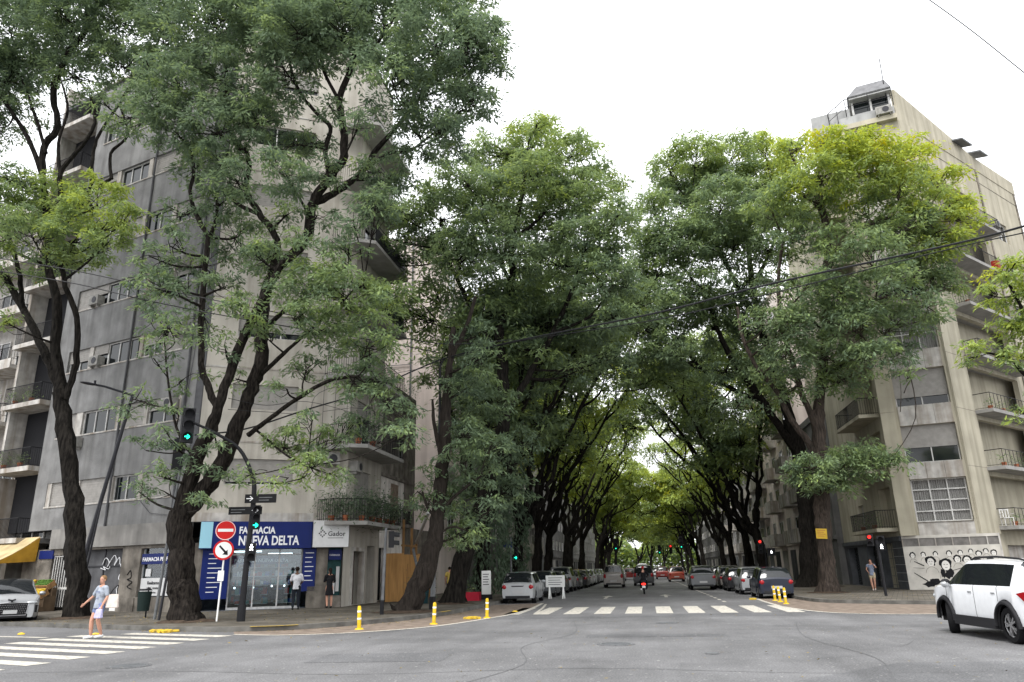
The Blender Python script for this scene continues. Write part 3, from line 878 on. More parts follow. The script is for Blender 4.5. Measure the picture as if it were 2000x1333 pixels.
quad_sheet(aw, FB.p(-8, 2.29, 2.01), FB.p(4.5, 2.34, 2.01), FB.p(4.5, 2.05, 2.03), FB.p(-8, 2.02, 2.03), .02, 0, sag=.02)
aw.build('awning', [AWN, AWN2], B, smooth=60)
# ---------------------------------------------- building further left on the cross street
B = empty('apartment_building', (0, 0, 0), 0, 'apartment block with stacked balconies at the far left edge, beyond the grey corner block', 'apartment building')
W3 = (W1[0] - 16 * math.cos(aL), W1[1] + 16 * math.sin(aL))
FL = Fac(W3, W1)
q = MB(); FL.box(q, 0, FL.L - .05, 0, 25, -12, -1.2); q.build('wall', CONC, B)
for k in range(7):
    z = 3.4 + 3.35 * k
    q = MB(); FL.box(q, 9.5, FL.L - .4, z - .22, z, -1.2, .35); FL.box(q, 9.5, FL.L - .4, z, z + .35, .27, .35); sl = q.build('balcony', CONC, B)
    railing(FL, sl, 9.6, FL.L - .5, z + .3, -1.1, .3, .75, .14)
    window(FL, B, 10.5, 12.4, z + .05, z + 2.2, d=-1.15, panes=2); window(FL, B, 13.3, 15.2, z + .05, z + 2.2, d=-1.15, panes=2, shut=.5)
for (u_, z) in ((13.5, 6.75), (12.0, 10.1)): plant_pot(FL, B, u_, z, .1, size=.6, n=140)

# ---------------------------------------------- old low house, hoarding
B = empty('old_house', (0, 0, 0), 0, 'low weathered house with peeling whitewash and a boarded window, behind the orange hoarding', 'house')
LA, LB_ = (-14.5, 38.8), (-14.5, 46.2)
F = Fac(LA, LB_)
wb = MB(); F.wall(wb, .1, 6.9, [(1.2, 2.5, .14, 2.9), (3.1, 4.7, 4.5, 6.6)], dep=.3); wb.build('wall', WHITEW, B)
wb = MB(); F.wall(wb, 6.9, 12.2, [(4.4, 5.6, 8.2, 10.5)], dep=.3); F.box(wb, 5.6, 7.4, .1, 12.2, .003, .12); F.box(wb, 0, 7.4, 12.2, 12.45, -.3, .12)
F.box(wb, 0, 7.4, 6.82, 7.0, 0, .14)
wb.build('upper_wall', OLDW, B)
q = MB(); F.box(q, 3.1, 4.7, 4.5, 6.6, -.12, -.06); q.build('window_boarding', mat('weathered_board', (.26, .20, .155), .9, .4, 4), B)
q = MB(); F.box(q, 2.9, 5.6, 4.1, 4.3, 0, .6); sl = q.build('balcony', OLDW, B); railing(F, sl, 2.95, 5.5, 4.3, 0, .55, .75, .1)
q = MB(); q.box(-24, -14.85, 39, 46, .1, 12.1); q.build('inner_wall', OLDW, B)
leafball(B, F.p(6.5, 12.8, -.3), 1.0, 300, l=.2, w=.06, tint=.2)
window(F, B, 4.4, 5.6, 8.2, 10.5, panes=2, shut=.4)
q = MB(); F.box(q, 1.2, 2.5, .14, 2.9, -.3, -.25); q.build('door', DARK, B)

H = empty('construction_hoarding', (0, 0, 0), 0, 'orange plywood hoarding on the pavement in front of the old house', 'hoarding')
q = MB()
HP = [(-13.6, 38.9), (-12.7, 39.1), (-12.55, 41.2), (-12.5, 43.6)]
for i, (a, b) in enumerate(zip(HP[:-1], HP[1:])):
    f = Fac(a, b); f.box(q, 0, f.L, .13, 2.55 - .06 * (i % 2), -.03, .0)
q.build('panel', PLY, H)
q = MB()
f = Fac(HP[1], HP[2])
for u_, t in ((.1, 4.3), (1.3, 3.9), (2.0, 3.2)): f.box(q, u_, u_ + .09, .13, t, -.15, -.035)
f.box(q, .0, 2.1, 2.9, 3.0, -.16, -.05, ); q.build('post', WOOD, H)
q = MB(); scribble_ = [f.p(.5, .7, .01), f.p(.5, 1.4, .01), f.p(.6, 2.0, .01)]
q.tube(scribble_, .02, 4); q.build('paint_mark', WOOD, H)
for i, (a, b, lab) in enumerate((((-12.3, 40.0, 3.1), (-9.7, 33.4, 4.2), 'pale roof timber leaning down from the leaning tree to the hoarding'),
                                 ((-11.9, 38.2, 2.7), (-10.6, 35.6, .7), 'dark beam propped slanting against the foot of the leaning tree'))):
    q = MB(); q.tube([a, b], .09, 4); tag(q.build('timber_beam', PALEM if i == 0 else GREYM), lab, 'beam')
# debris / plant heap beside tree
q = MB(); q.tube([(-10.9, 36.4, .13), (-10.9, 36.4, .75)], [.33, .4], 12); o = q.build('rubbish_drum', mat('teal_plastic', (.02, .06, .07), .5), None)
tag(o, 'dark teal drum overgrown with leaves behind the leaning tree', 'drum'); leafball(o, (-10.9, 36.4, .9), .8, 260, tint=.15)

# ---------------------------------------------- tall party wall behind
B = empty('apartment_building', (0, 0, 0), 0, 'tall pinkish windowless party wall rising behind the low old house', 'apartment building')
q = MB(); q.box(-34, -14.3, 51.5, 58, .1, 27); q.build('wall', PINK, B)
q = MB(); q.tube([(-16.5, 51.4, 8), (-16.5, 51.4, 27)], .07, 6); q.tube([(-20, 51.4, 16.5), (-16.57, 51.4, 16.5)], .03, 4); q.build('downpipe', GREYM, B)
q = MB(); q.box(-24, -14.5, 46.5, 51.3, .1, 4.2); q.build('yard_wall', OLDW, B)
FP = Fac((-14.28, 51.5), (-14.28, 58))
for k in range(7):
    window(FP, B, 2.4, 4.2, 4 + 3.2 * k, 6 + 3.2 * k, d=.05, shut=.6 * (k % 2))

# ---------------------------------------------- blocks lining the avenue
def avenue_block(side, y0, y1, h, m_, lab, depth=16, balc=False, seed=1, mb_=None):
    r_ = random.Random(seed)
    x = -14.4 if side < 0 else 13.8
    B = empty('apartment_building', (0, 0, 0), 0, lab, 'apartment building', 'blocks lining the avenue')
    f = Fac((x, y0), (x, y1)) if side < 0 else Fac((x, y1), (x, y0))
    q = MB(); q.box(min(x, x + side * depth), max(x, x + side * depth), y0, y1, .1, h); 
    f.box(q, 0, f.L, h, h + .5, -.3, .12); f.box(q, 0, f.L, 3.3, 3.6, .0, .15)
    q.build('wall', m_, B)
    n = max(2, int(f.L / 4.2)); z = .3; k = 0
    while z + 3 < h:
        for i in range(n):
            c = f.L * (i + .5) / n
            if k == 0:
                q = MB(); f.box(q, c - 1.3, c + 1.3, .14, 2.9, .01, .05); q.build('shutter', r_.choice([GREYD, DARK, GREYM, SHUT]), B)
            elif balc and i % 2 == 0:
                window(f, B, c - 1, c + 1, z, z + 2.2, d=.03, panes=2)
                q = MB(); f.box(q, c - 1.9, c + 1.9, z - .2, z, 0, 1.2); f.box(q, c - 1.9, c + 1.9, z, z + .95, 1.1, 1.2)
                f.box(q, c - 1.9, c - 1.8, z, z + .95, 0.002, 1.1); f.box(q, c + 1.8, c + 1.9, z, z + .95, 0.002, 1.1)
                q.build('balcony', mb_ or CONC, B)
            else:
                window(f, B, c - .8, c + .8, z + .9 * (not balc), z + 2.3, d=.03, panes=2, shut=r_.choice([0, 0, .5, 1]))
        z += 3.25; k += 1
    return B
avenue_block(-1, 58.2, 76, 24, DARKF, 'dark block behind the left tree row, just past the pinkish party wall', seed=2)
avenue_block(-1, 76.2, 100, 18, FARW, 'lower pale block behind the left tree row, mid-way up the avenue', seed=3, balc=True)
avenue_block(-1, 100.2, 135, 26, DARKF, 'tall dim block behind the left tree row, second furthest on that side', seed=4)
avenue_block(-1, 135.2, 220, 22, FARW, 'furthest pale block on the left side of the avenue', seed=5)
avenue_block(1, 59.2, 70, 12.5, GREYC, 'grey block with white box balconies beside the right-hand tree trunks', seed=6, balc=True, mb_=CONC)
avenue_block(1, 70.2, 92, 27, PINK, 'tall pinkish block showing between the right-hand crowns', seed=7, balc=True)
avenue_block(1, 92.2, 130, 19, FARW, 'pale lower block far up the right side of the avenue', seed=8, balc=True)
avenue_block(1, 130.2, 220, 24, DARKF, 'furthest dim block on the right side of the avenue', seed=9)

# ---------------------------------------------- right corner building
A2 = (14.2, 46.2)
aR = rad(16)
B2 = (A2[0] + 3.85 * math.cos(aR), A2[1] - 3.85 * math.sin(aR))
f44 = (math.sin(rad(44)), math.cos(rad(44)))
G2 = (B2[0] + 18 * f44[0], B2[1] + 18 * f44[1])
R1 = Fac((A2[0], 59), A2); R2 = Fac(A2, B2); R3 = Fac(B2, G2)
B = empty('apartment_building', (0, 0, 0), 0, 'olive-cream corner apartment block with a window bay, white penthouse and a black and white mural', 'apartment building')
RT = 28.9
SZ = [3.72] + [3.72 + 3.3 * k for k in range(1, 8)]
def tops(k): return SZ[k] + (2.38 if k == 0 else 2.15)
wb = MB()
R2.wall(wb, 3.0, RT, [(.92, 3.72, SZ[k], tops(k)) for k in range(8) if SZ[k] < 26], dep=.45)
wb.build('wall', OLIVE, B)
# pale spandrels between the windows
q = MB()
for k in range(-1, 7):
    q = MB(); R2.box(q, .95, 3.69, tops(k) if k >= 0 else 3.0, SZ[k + 1], .003, .035); q.build('spandrel', CONC, B)
q = MB()
for k in range(7):
    for u_ in (1.85, 2.78): R2.box(q, u_, u_ + .02, tops(k), SZ[k + 1], .03, .038)
R2.box(q, .95, 3.69, SZ[0] - .04, SZ[0], 0, .08); q.build('joint', OLDW, B)
for k in range(7):
    if k == 0: window(R2, B, .94, 3.7, SZ[0], tops(0), d=-.36, panes=3, rows=4, gm=None, curtain=True, fw=.07); w_ = None
    elif k in (1, 2): window(R2, B, .94, 3.7, SZ[k], tops(k), d=-.36, panes=2, shut=.58 if k == 1 else .74)
    else: window(R2, B, .94, 3.7, SZ[k], tops(k), d=-.36, panes=3, rows=2, curtain=(k == 3), shut=.0 if k % 2 else .45)
# projecting piers either side of the bay
q = MB(); R2.box(q, 0, .75, 3.0, RT + .003, .003, .38); R3.box(q, -.02, 2.4, 3.0, RT + .003, .003, .12)
q.build('pier', OLIVE, B)
q = MB()
for k in range(1, 8):
    R2.box(q, 0, .755, SZ[k] - .35, SZ[k] - .33, .1, .386); R3.box(q, -.02, 2.4, SZ[k] - .35, SZ[k] - .33, .1, .126)
q.build('joint', OLDW, B)
# avenue side
wb = MB(); R1.wall(wb, 3.0, RT, [(10.0, 12.2, SZ[k] - .2, SZ[k] + 2.1) for k in range(7)] + [(5, 6.2, SZ[k], SZ[k] + 1.5) for k in range(7)], dep=.9)
wb.build('wall', OLIVE, B)
for k in range(7):
    z = SZ[k] - .25
    q = MB(); R1.box(q, 7.0, 12.55, z - .2, z, -.02, 1.15); sl = q.build('balcony', OLIVE, B)
    railing(R1, sl, 7.1, 12.5, z, .0, 1.08, 1.0, .12)
    window(R1, B, 10.0, 12.2, SZ[k] - .2, SZ[k] + 2.1, d=-.8, panes=2, shut=.4 if k % 2 else 0); window(R1, B, 5, 6.2, SZ[k], SZ[k] + 1.5, d=-.3, panes=1)
    if k < 2: plant_pot(R1, sl, 11.0, z, .8, size=.7, n=200); plant_pot(R1, sl, 8.6, z, .8, size=.6, n=150)
wb = MB(); R1.wall(wb, .1, 3.0, [(1.0, 3.4, .14, 2.6), (5.6, 7.6, .14, 2.6), (8.6, 11.0, .14, 2.7)], dep=.5)
R1.box(wb, 0, R1.L, 2.75, 3.0, .003, .12)
wb.build('base_wall', STONE, B)
q = MB()
for i in range(1, 7): R1.box(q, 11.05, 12.78, .1 + i * .45, .125 + i * .45, .002, .008); 
for i in range(1, 7): R1.box(q, 7.65, 8.55, .1 + i * .45, .125 + i * .45, .002, .008)
q.build('joint', PALEM, B)
q = MB(); R1.box(q, 1.0, 3.4, .14, 2.6, -.5, -.4); R1.box(q, 5.6, 7.6, .14, 2.6, -.5, -.4); R1.box(q, 8.6, 11.0, .14, 2.7, -.5, -.42); dr = q.build('door', WINDK, B)
q = MB()
for i in range(5): R1.box(q, 8.6, 11.0, .3 + i * .5, .33 + i * .5, -.42, -.38)
for i in range(4): R1.box(q, 8.6 + i * .79, 8.64 + i * .79, .14, 2.7, -.42, -.37)
q.build('door_frame', GREYM, B)
# face running away to the right, with open balconies
z0 = 3.0
wb = MB(); R3.wall(wb, .1, RT, [(2.4, 10.0, SZ[k] - .3, SZ[k] + 2.55) for k in range(7)] + [(12.8, 14.6, SZ[k] + .3, SZ[k] + 1.8) for k in range(7)] + [(3.2, 8, .14, 2.4)], dep=.3)
wb.build('wall', OLIVE, B)
q = MB()
for k in range(7):
    z = SZ[k] - .3
    R3.box(q, 2.4, 10.0, z + .003, z + 2.84, -1.55, -1.5)
R3.box(q, 3.2, 8, .14, 2.4, -.6, -.5)
q.build('recess_wall', CONC, B)
for k in range(7):
    z = SZ[k] - .3
    q = MB(); R3.box(q, 2.3, 10.1, z - .2, z, -1.5, 1.1); sl = q.build('balcony', SOFFIT, B)
    railing(R3, sl, 2.4, 10.0, z, .03, 1.02, .95, .13 if k > 2 else .5, bars=True, r=.01 if k > 2 else .014)
    window(R3, B, 2.9, 4.5, z + .02, z + 2.3, d=-1.42, panes=2, shut=.2 * (k % 3)); window(R3, B, 6.6, 8.6, z + .02, z + 2.2, d=-1.42, panes=2)
    window(R3, B, 12.8, 14.6, z + .6, z + 2.1, panes=2)
    if k < 5:
        for u_ in (2.9, 4.6, 6.4, 8.5): plant_pot(R3, sl, u_ + .2 * (k % 2), z, .75, size=.45 + .1 * (k % 2), n=110)
for u_, z in ((11.4, 24.4), (15.5, 21.2)): ac_unit(R3, B, u_, z, .02)
q = MB(); R3.box(q, 8.6, 9.0, SZ[5] - .28, SZ[5] + .65, .5, .9); q.build('red_drum', RED, B)
q = MB(); q.tube([R3.p(11, 4, .05), R3.p(11, RT, .05)], .06, 6); q.tube([R3.p(17.6, 4, .05), R3.p(17.6, RT, .05)], .06, 6)
R3.box(q, .4, 18, RT - 1.0, RT - .97, .0, .02); q.build('downpipe', OLDW, B)
# roof edge and inside
q = MB(); R3.box(q, 0, 18, RT, RT + 1.1, -.25, .04); R2.box(q, 0, R2.L, RT + .003, RT + .35, -.2, .42); R1.box(q, 0, 13.5, RT, RT + .35, -.25, .05); q.build('parapet', OLIVE, B)
q = MB(); q.prism([(14.6, 46.7), (B2[0] + .2, B2[1] + 1.9), (G2[0] + .2, G2[1] + 1), (14.6, 66)], .1, RT - .05); q.build('inner_wall', OLIVE, B)
# penthouse
pb = MB()
R2.box(pb, .3, 3.8, RT + .35, RT + 1.0, -1.8, .2)
R2.box(pb, 1.3, 3.8, RT + 2.3, RT + 2.5, -3.5, .1)
R2.box(pb, 1.4, 3.7, RT + 1.0, RT + 1.35, -3.3, -.3)
R2.box(pb, -1.2, 1.25, RT + .36, RT + 1.9, -3.0, -.3)
pent = pb.build('penthouse', mat('penthouse_white', (.33, .33, .325), .7, .12, 2, streak=.4), B)
for u_ in (1.4, 2.5, 3.6): q = MB(); R2.box(q, u_, u_ + .12, RT + 1.35, RT + 2.3, -.5, -.36); q.build('window_frame', FRAME, pent)
q = MB(); R2.box(q, 1.5, 3.6, RT + 1.35, RT + 2.3, -.6, -.52); q.build('glass', WINDK, pent)
q = MB()
# pitched roof of the penthouse and the raised side wall running down the parapet
lo = [R2.p(1.2, RT + 2.5, .15), R2.p(3.85, RT + 2.5, .15), R2.p(3.85, RT + 2.5, -3.6), R2.p(1.2, RT + 2.5, -3.6)]
hi = [R2.p(1.9, RT + 3.6, -.6), R2.p(3.6, RT + 3.6, -.6), R2.p(3.6, RT + 3.6, -2.6), R2.p(1.9, RT + 3.4, -2.6)]
q.add(lo + hi, [(0, 1, 5, 4), (1, 2, 6, 5), (2, 3, 7, 6), (3, 0, 4, 7), (4, 5, 6, 7), (3, 2, 1, 0)])
q.build('penthouse_roof', mat('pale_roof_tile', (.17, .17, .175), .8, .2, 3), pent)
q = MB(); pr_ = [(.3, RT + 1.1), (11, RT + 1.1), (8.5, RT + 1.5), (.3, RT + 2.48)]
q.add([R3.p(u_, z, .03) for u_, z in pr_] + [R3.p(u_, z, -.25) for u_, z in pr_], [(0, 1, 2, 3), (7, 6, 5, 4), (1, 5, 6, 2), (2, 6, 7, 3), (3, 7, 4, 0)])
q.build('side_wall', OLIVE, pent)
q = MB()
ac_unit(R2, pent, 2.7, RT + .40, .22, w=.95, h=.55)
q = MB()
def rail3(q, pts, h=1.0):
    up = Vector((0, 0, h))
    for a, b in zip(pts[:-1], pts[1:]):
        q.tube([a + up, b + up], .03, 5); q.tube([a + up * .55, b + up * .55], .02, 4); q.tube([a, a + up], .025, 4); q.tube([b, b + up], .025, 4)
        q.tube([a.lerp(b, .5), a.lerp(b, .5) + up], .02, 4)
rail3(q, [R2.p(-.2, RT + .3, -3.5), R2.p(-.1, RT + .3, .2), R2.p(1.0, RT + 1.0, .3), R2.p(3.8, RT + 1.0, .3)], 1.3)
q.tube([R2.p(3.5, RT + 2, -.2), R2.p(3.55, RT + 5, -.2)], .03, 4)
q.build('railing', IRON, pent)
for (u_, w) in ((8.8, 1.6), (11.5, 1.3)):
    q = MB(); T_ = Matrix.Translation(R3.p(u_, RT + 1.25, .1)); q.box(-w / 2, w / 2, -.5, .5, 0, .1, 0, R3.T @ Matrix.Translation((u_, -.2, RT + 1.3)) @ Matrix.Rotation(.25, 4, 'X')); q.build('roof_vent', GREYM, B)
q = MB(); c = R2.p(-.5, RT + .3, -2.2); q.tube([c, c + Vector((0, 0, 1.3))], .7, 16); q.build('water_tank', GREYM, B)
# mural wall: boarded shop front under the bay
M_ = MB(); R2.box(M_, .0, 4.7, .1, 2.42, .02, .07); R2.box(M_, .0, 4.7, 2.85, 3.0, .02, .07)
M_.build('mural_wall', mat('mural_ground', (.50, .475, .43), .8, .15, 2), B)
q = MB(); R2.box(q, .0, 4.7, 2.42, 2.85, -.02, .03); q.build('fanlight', mat('dusty_pane', (.17, .16, .15), .4, .3, 3), B)
q = MB()
for i in range(6): R2.box(q, .0 + i * .82, .05 + i * .82, 2.42, 2.85, .03, .08)
R2.box(q, 4.65, 4.73, .1, 3.0, .071, .1); q.build('fanlight_bar', CONC, B)
mu = MB(); MC = random.Random(11)
def blob(q, u_, z, ru, rz, d, m_=0, jag=.12, n=18, a0=0, a1=2 * PI, s=0):
    r_ = random.Random(s); pts = [R2.p(u_, z, d)]
    for i in range(n + 1):
        a = a0 + (a1 - a0) * i / n; k = 1 + r_.uniform(-jag, jag)
        pts.append(R2.p(u_ + ru * k * math.cos(a), z + rz * k * math.sin(a), d))
    q.add(pts, [(0, i, i + 1) for i in range(1, n + 1)], m_)
def ring(q, u_, z, ru, rz, w, d=.078, a0=0, a1=2 * PI, n=20):
    pp = [(u_ + ru * math.cos(a0 + (a1 - a0) * i / n), z + rz * math.sin(a0 + (a1 - a0) * i / n)) for i in range(n + 1)]
    pi_ = [(u_ + (ru - w) * math.cos(a0 + (a1 - a0) * i / n), z + (rz - w) * math.sin(a0 + (a1 - a0) * i / n)) for i in range(n + 1)]
    q.add([R2.p(a, b, d) for a, b in pp] + [R2.p(a, b, d) for a, b in pi_], [(i, i + 1, n + 2 + i, n + 1 + i) for i in range(n)], 0)
faces_ = [(.42, 1.95, .15, .17), (.95, 1.98, .13, .15), (1.25, 1.62, .26, .27), (1.55, 2.0, .13, .14), (1.95, 1.45, .30, .32), (2.2, 2.02, .14, .15), (2.55, 1.72, .2, .2), (2.75, 2.05, .13, .14),
          (3.0, 1.68, .24, .22), (3.25, 2.1, .12, .13), (3.6, 1.98, .16, .14), (3.95, 2.1, .13, .13), (4.3, 2.0, .16, .16), (3.5, 1.5, .22, .24), (4.1, 1.5, .24, .26)]
for i, (u_, z, ru, rz) in enumerate(faces_):
    blob(mu, u_, z, ru, rz, .074 + .0001 * i, 0, .13, 22, rad(-35 if i % 2 else -60), rad(215 if i % 2 else 240), s=i)
    blob(mu, u_, z - rz * .22, ru * .66, rz * .8, .0775, 1, .02, 16, s=i + 50)
    R2.box(mu, u_ - ru * .35, u_ - ru * .1, z - rz * .1, z - rz * .02, .078, .0795); R2.box(mu, u_ + ru * .1, u_ + ru * .35, z - rz * .1, z - rz * .02, .078, .0795)
    R2.box(mu, u_ - ru * .2, u_ + ru * .2, z - rz * .62, z - rz * .55, .078, .0795)
    ring(mu, u_, z - rz * 2.6, ru * 1.25, rz * 1.5, .012, a0=rad(10), a1=rad(170))
for (a, b, c, d_, w) in ((.45, 1.62, .9, 1.38, .03), (.35, 1.02, .95, .58, .03), (.35, 1.28, .9, 1.25, .012), (1.35, .5, 1.9, .5, .012), (2.2, 1.1, 2.9, 1.3, .02)):
    p0, p1 = R2.p(a, b, .078), R2.p(c, d_, .078); mu.tube([p0, p1], [w * .6, w], 5)
for (u_, z, ru, rz, s_) in ((1.0, .42, .3, .14, 3), (1.35, .55, .25, .2, 4), (2.05, .95, .22, .25, 5), (1.75, 1.0, .1, .25, 6), (3.1, .9, .3, .2, 7), (4.2, .8, .25, .25, 8)): blob(mu, u_, z, ru, rz, .0765, 0, .3, 14, s=s_)
mu.build('mural_painting', [BLACK, mat('mural_white', (.66, .64, .60), .8, .1, 3)], B)
chair = MB()
c = R3.p(2.3, SZ[0] - .3, .6)
T_ = Matrix.Translation(c)
chair.box(-.25, .25, -.25, .25, .4, .44, 0, T_)
for sx in (-.24, .2):
    for sy in (-.24, .2): chair.box(sx, sx + .04, sy, sy + .04, 0, .4, 0, T_)
for i in range(4): chair.box(-.24 + i * .14, -.18 + i * .14, .22, .25, .44, .85, 0, T_)
chair.box(-.25, .25, .22, .25, .85, .92, 0, T_); chair.box(-.27, -.23, -.25, .25, .62, .66, 0, T_); chair.box(.23, .27, -.25, .25, .62, .66, 0, T_)
tag(chair.build('plastic_chair', FRAME), 'white plastic chair on the lowest right-hand balcony above the white car', 'chair')
# block further behind on the right
B = empty('apartment_building', (0, 0, 0), 0, 'block at the right edge of the photo, beyond the olive-cream corner block', 'apartment building')
FR = Fac((G2[0] + .15, G2[1] + .15), (G2[0] + 20, G2[1] + 22))
q = MB(); FR.box(q, 0, 20, .1, 24, -12, 0); q.build('wall', FARW, B)
for k in range(7):
    for u_ in (1, 5, 9): window(FR, B, u_, u_ + 2, 1 + 3.2 * k, 2.8 + 3.2 * k, d=.04)
# ================================================================== trees
def dist_of(p): return (Vector(p) - EYE).length
def depth_of(p): return (CR.transposed() @ (Vector(p) - EYE)).z * -1

class Tree:
    def __init__(s, seed):
        s.limbs = MB(); s.pts = []; s.P = []; s.D = []; s.L = []; s.T = []; s.rg = np.random.default_rng(seed); s.r = random.Random(seed)
    def limb(s, pts, r0, r1, n=9, wig=.06, flare=0.0):
        pp = arc_pts(pts, 5); out = []; R_ = []
        N_ = len(pp)
        for i, p in enumerate(pp):
            t = i / (N_ - 1); r_ = r0 + (r1 - r0) * t
            if flare and i < 5: r_ *= 1 + flare * (1 - i / 5) ** 2
            if 0 < i < N_ - 1: p = p + Vector((s.r.uniform(-1, 1), s.r.uniform(-1, 1), 0)) * wig * min(1, r_ * 4)
            out.append(p); R_.append(r_ * s.r.uniform(.93, 1.08)); s.pts.append((p, r_))
        base = len(s.limbs.v)
        s.limbs.tube(out, R_, n)
        if r0 > .2:      # fluted bark: lumps round the trunk
            for k in range(base, len(s.limbs.v)):
                i, a = divmod(k - base, n); i = min(i, N_ - 1)
                c = out[i]; v = Vector(s.limbs.v[k]); f = 1 + .10 * math.sin(a * 2.3 + i * .35) + s.r.uniform(-.03, .03)
                if flare and i < 3: f += .22 * (3 - i) / 3 * math.sin(a * 2 * PI / n * 3.0 + .5)
                s.limbs.v[k] = tuple(c + (v - c) * f)
        return out
    def nearest(s, c):
        best = None; bd = 1e9
        for p, r_ in s.pts[:s.nl]:
            d = (p - c).length + max(0, p.z - c.z + .3) * .8
            if d < bd: bd = d; best = (p, r_)
        return best
    def clump(s, c, R_, dens=1.0, tint=.3, sc=1.0, flat=.78, twigs=True, ls=None, down=0.0):
        """leaf clump: puffs of leaves over an ellipsoid, hung on twigs that spring from the nearest limb"""
        c = Vector(c); g = s.rg
        if twigs:
            b, br = s.nearest(c)
            mid = b.lerp(c, .5) + Vector((g.normal() * .12, g.normal() * .12, -.08)) * (c - b).length * .6
            pts = arc_pts([b, mid, c], 4)
            rr_ = min(br * .6, .05 + .02 * R_)
            s.limbs.tube(pts, [rr_ + (.022 * sc - rr_) * i / (len(pts) - 1) for i in range(len(pts))], 5, caps=False)
        pr = .46 * sc                                     # puff radius
        npf = max(3, int(dens * 3.3 * (R_ / pr) ** 2))
        d = g.normal(size=(npf, 3)); d[:, 2] += .25; d /= np.linalg.norm(d, axis=1, keepdims=True)
        rr_ = R_ * g.uniform(.35, 1.05, npf) ** .6
        cs = np.array(c) + d * rr_[:, None] * np.array([1, 1, flat])
        if down: cs[:, 2] -= down * g.uniform(0, 1, npf)
        if twigs:
            for i in range(min(npf, int(9 + R_ * 5))):
                q_ = Vector(cs[i]); st = c.lerp(b, g.uniform(0, .5))
                m_ = st.lerp(q_, .5) + Vector(g.normal(size=3) * .12 * R_)
                s.limbs.tube(arc_pts([st, m_, q_], 3), [.022 * sc, .019 * sc, .016 * sc, .013 * sc, .011 * sc, .009 * sc, .007 * sc], 4, caps=False)
        nl = 44
        ptint = tint + g.normal(0, .07, npf)
        k = npf * nl
        ci = np.repeat(np.arange(npf), nl)
        o = g.normal(size=(k, 3)); o /= np.linalg.norm(o, axis=1, keepdims=True); rad_ = g.uniform(0, 1, k) ** .45
        sz = g.uniform(.75, 1.3, npf)[ci] * pr
        off = o * (rad_ * sz)[:, None] * np.array([1.15, 1.15, .42])
        off[:, 2] -= .32 * (off[:, 0] ** 2 + off[:, 1] ** 2) / pr            # each spray droops at its rim
        Dd = o * np.array([1, 1, .25]) + g.normal(0, .35, (k, 3)); Dd[:, 2] -= .4
        s.P.append(cs[ci] + off); s.D.append(Dd)
        s.L.append(np.full(k, (ls or .25) * sc)); s.T.append(ptint[ci] + g.normal(0, .05, k))
    def build(s, loc, label, group=None, bark=None, name='street_tree', cat='tree'):
        root = empty(name, loc, 0, label, cat, group)
        o = s.limbs.build('trunk', bark or BARK, root, smooth=True)
        P_ = np.concatenate(s.P); L_ = np.concatenate(s.L)
        l_ = Vector(loc)
        c = leaves_mesh('crown', P_ - np.array(loc), L_, L_ * .36, np.concatenate(s.T), root, np.concatenate(s.D))
        for q in (o,):
            q.data.transform(Matrix.Translation(-l_))
        return root

def traced(seed, limbs, clumps, loc, label, sc=1.0, ls=None, bark=None, group=None, dens=1.0, flat=.8, name='street_tree'):
    t = Tree(seed)
    for (pts, r0, r1, *fl) in limbs:
        t.limb([at(*p) for p in pts], r0, r1, n=11 if r0 > .2 else 7, flare=fl[0] if fl else 0)
    t.nl = len(t.pts)
    for (x, y, r_, Y, *o) in clumps:
        c = at(x, y, Y); d_ = dens * (o[0] if o else 1); ti = o[1] if len(o) > 1 else .3
        t.clump(c, r_ * depth_of(c) / 1440, d_, ti, sc, flat, ls=ls)
    return t.build(loc, label, group, bark)

# ---- tree beside the walking woman (left)
Y = 27
L1 = [([(145, 1216, 27), (150, 1150, 27), (148, 1050, 27), (138, 930, 27), (124, 820, 27), (118, 765, 27)], .42, .28, .45),
      ([(118, 775, 27), (92, 700, 27.2), (55, 620, 27.5), (20, 560, 27.6), (-15, 500, 27.8), (-50, 420, 28)], .20, .11),
      ([(45, 605, 27.5), (38, 540, 27), (20, 470, 26.6), (0, 420, 26.4)], .12, .07),
      ([(122, 780, 27), (108, 690, 27), (112, 600, 26.8), (96, 520, 26.7), (92, 430, 26.6), (82, 340, 26.6)], .22, .13),
      ([(128, 780, 27), (148, 710, 27), (150, 620, 26.8), (128, 560, 26.5), (118, 500, 26.3)], .14, .10),
      ([(118, 520, 26.4), (122, 420, 26.2), (118, 340, 26), (160, 285, 25.9), (185, 240, 25.8), (178, 190, 25.6)], .13, .06),
      ([(82, 340, 26.6), (55, 270, 26.4), (20, 215, 26.2), (-20, 160, 26)], .13, .06),
      ([(82, 340, 26.6), (86, 290, 26.5), (112, 245, 26.4), (105, 180, 26.2), (130, 110, 26), (165, 60, 25.8), (175, -20, 25.6)], .16, .13),
      ([(118, 345, 26), (114, 280, 25.8), (132, 215, 25.6), (120, 160, 25.4)], .09, .04),
      ([(178, 355, 26), (182, 300, 26), (198, 255, 26), (250, 180, 25.8), (305, 90, 25.6), (330, 20, 25.4)], .09, .04),
      ([(218, 350, 26), (216, 300, 26), (250, 262, 25.9), (236, 200, 25.8), (270, 150, 25.6), (300, 110, 25.6)], .08, .03),
      ([(118, 450, 26.4), (170, 380, 26.2), (185, 340, 26)], .09, .08), ([(170, 380, 26.2), (216, 350, 26)], .07, .07),
      ([(90, 300, 26.4), (70, 230, 26.2), (40, 150, 26), (10, 90, 26)], .09, .05)]
c1 = []
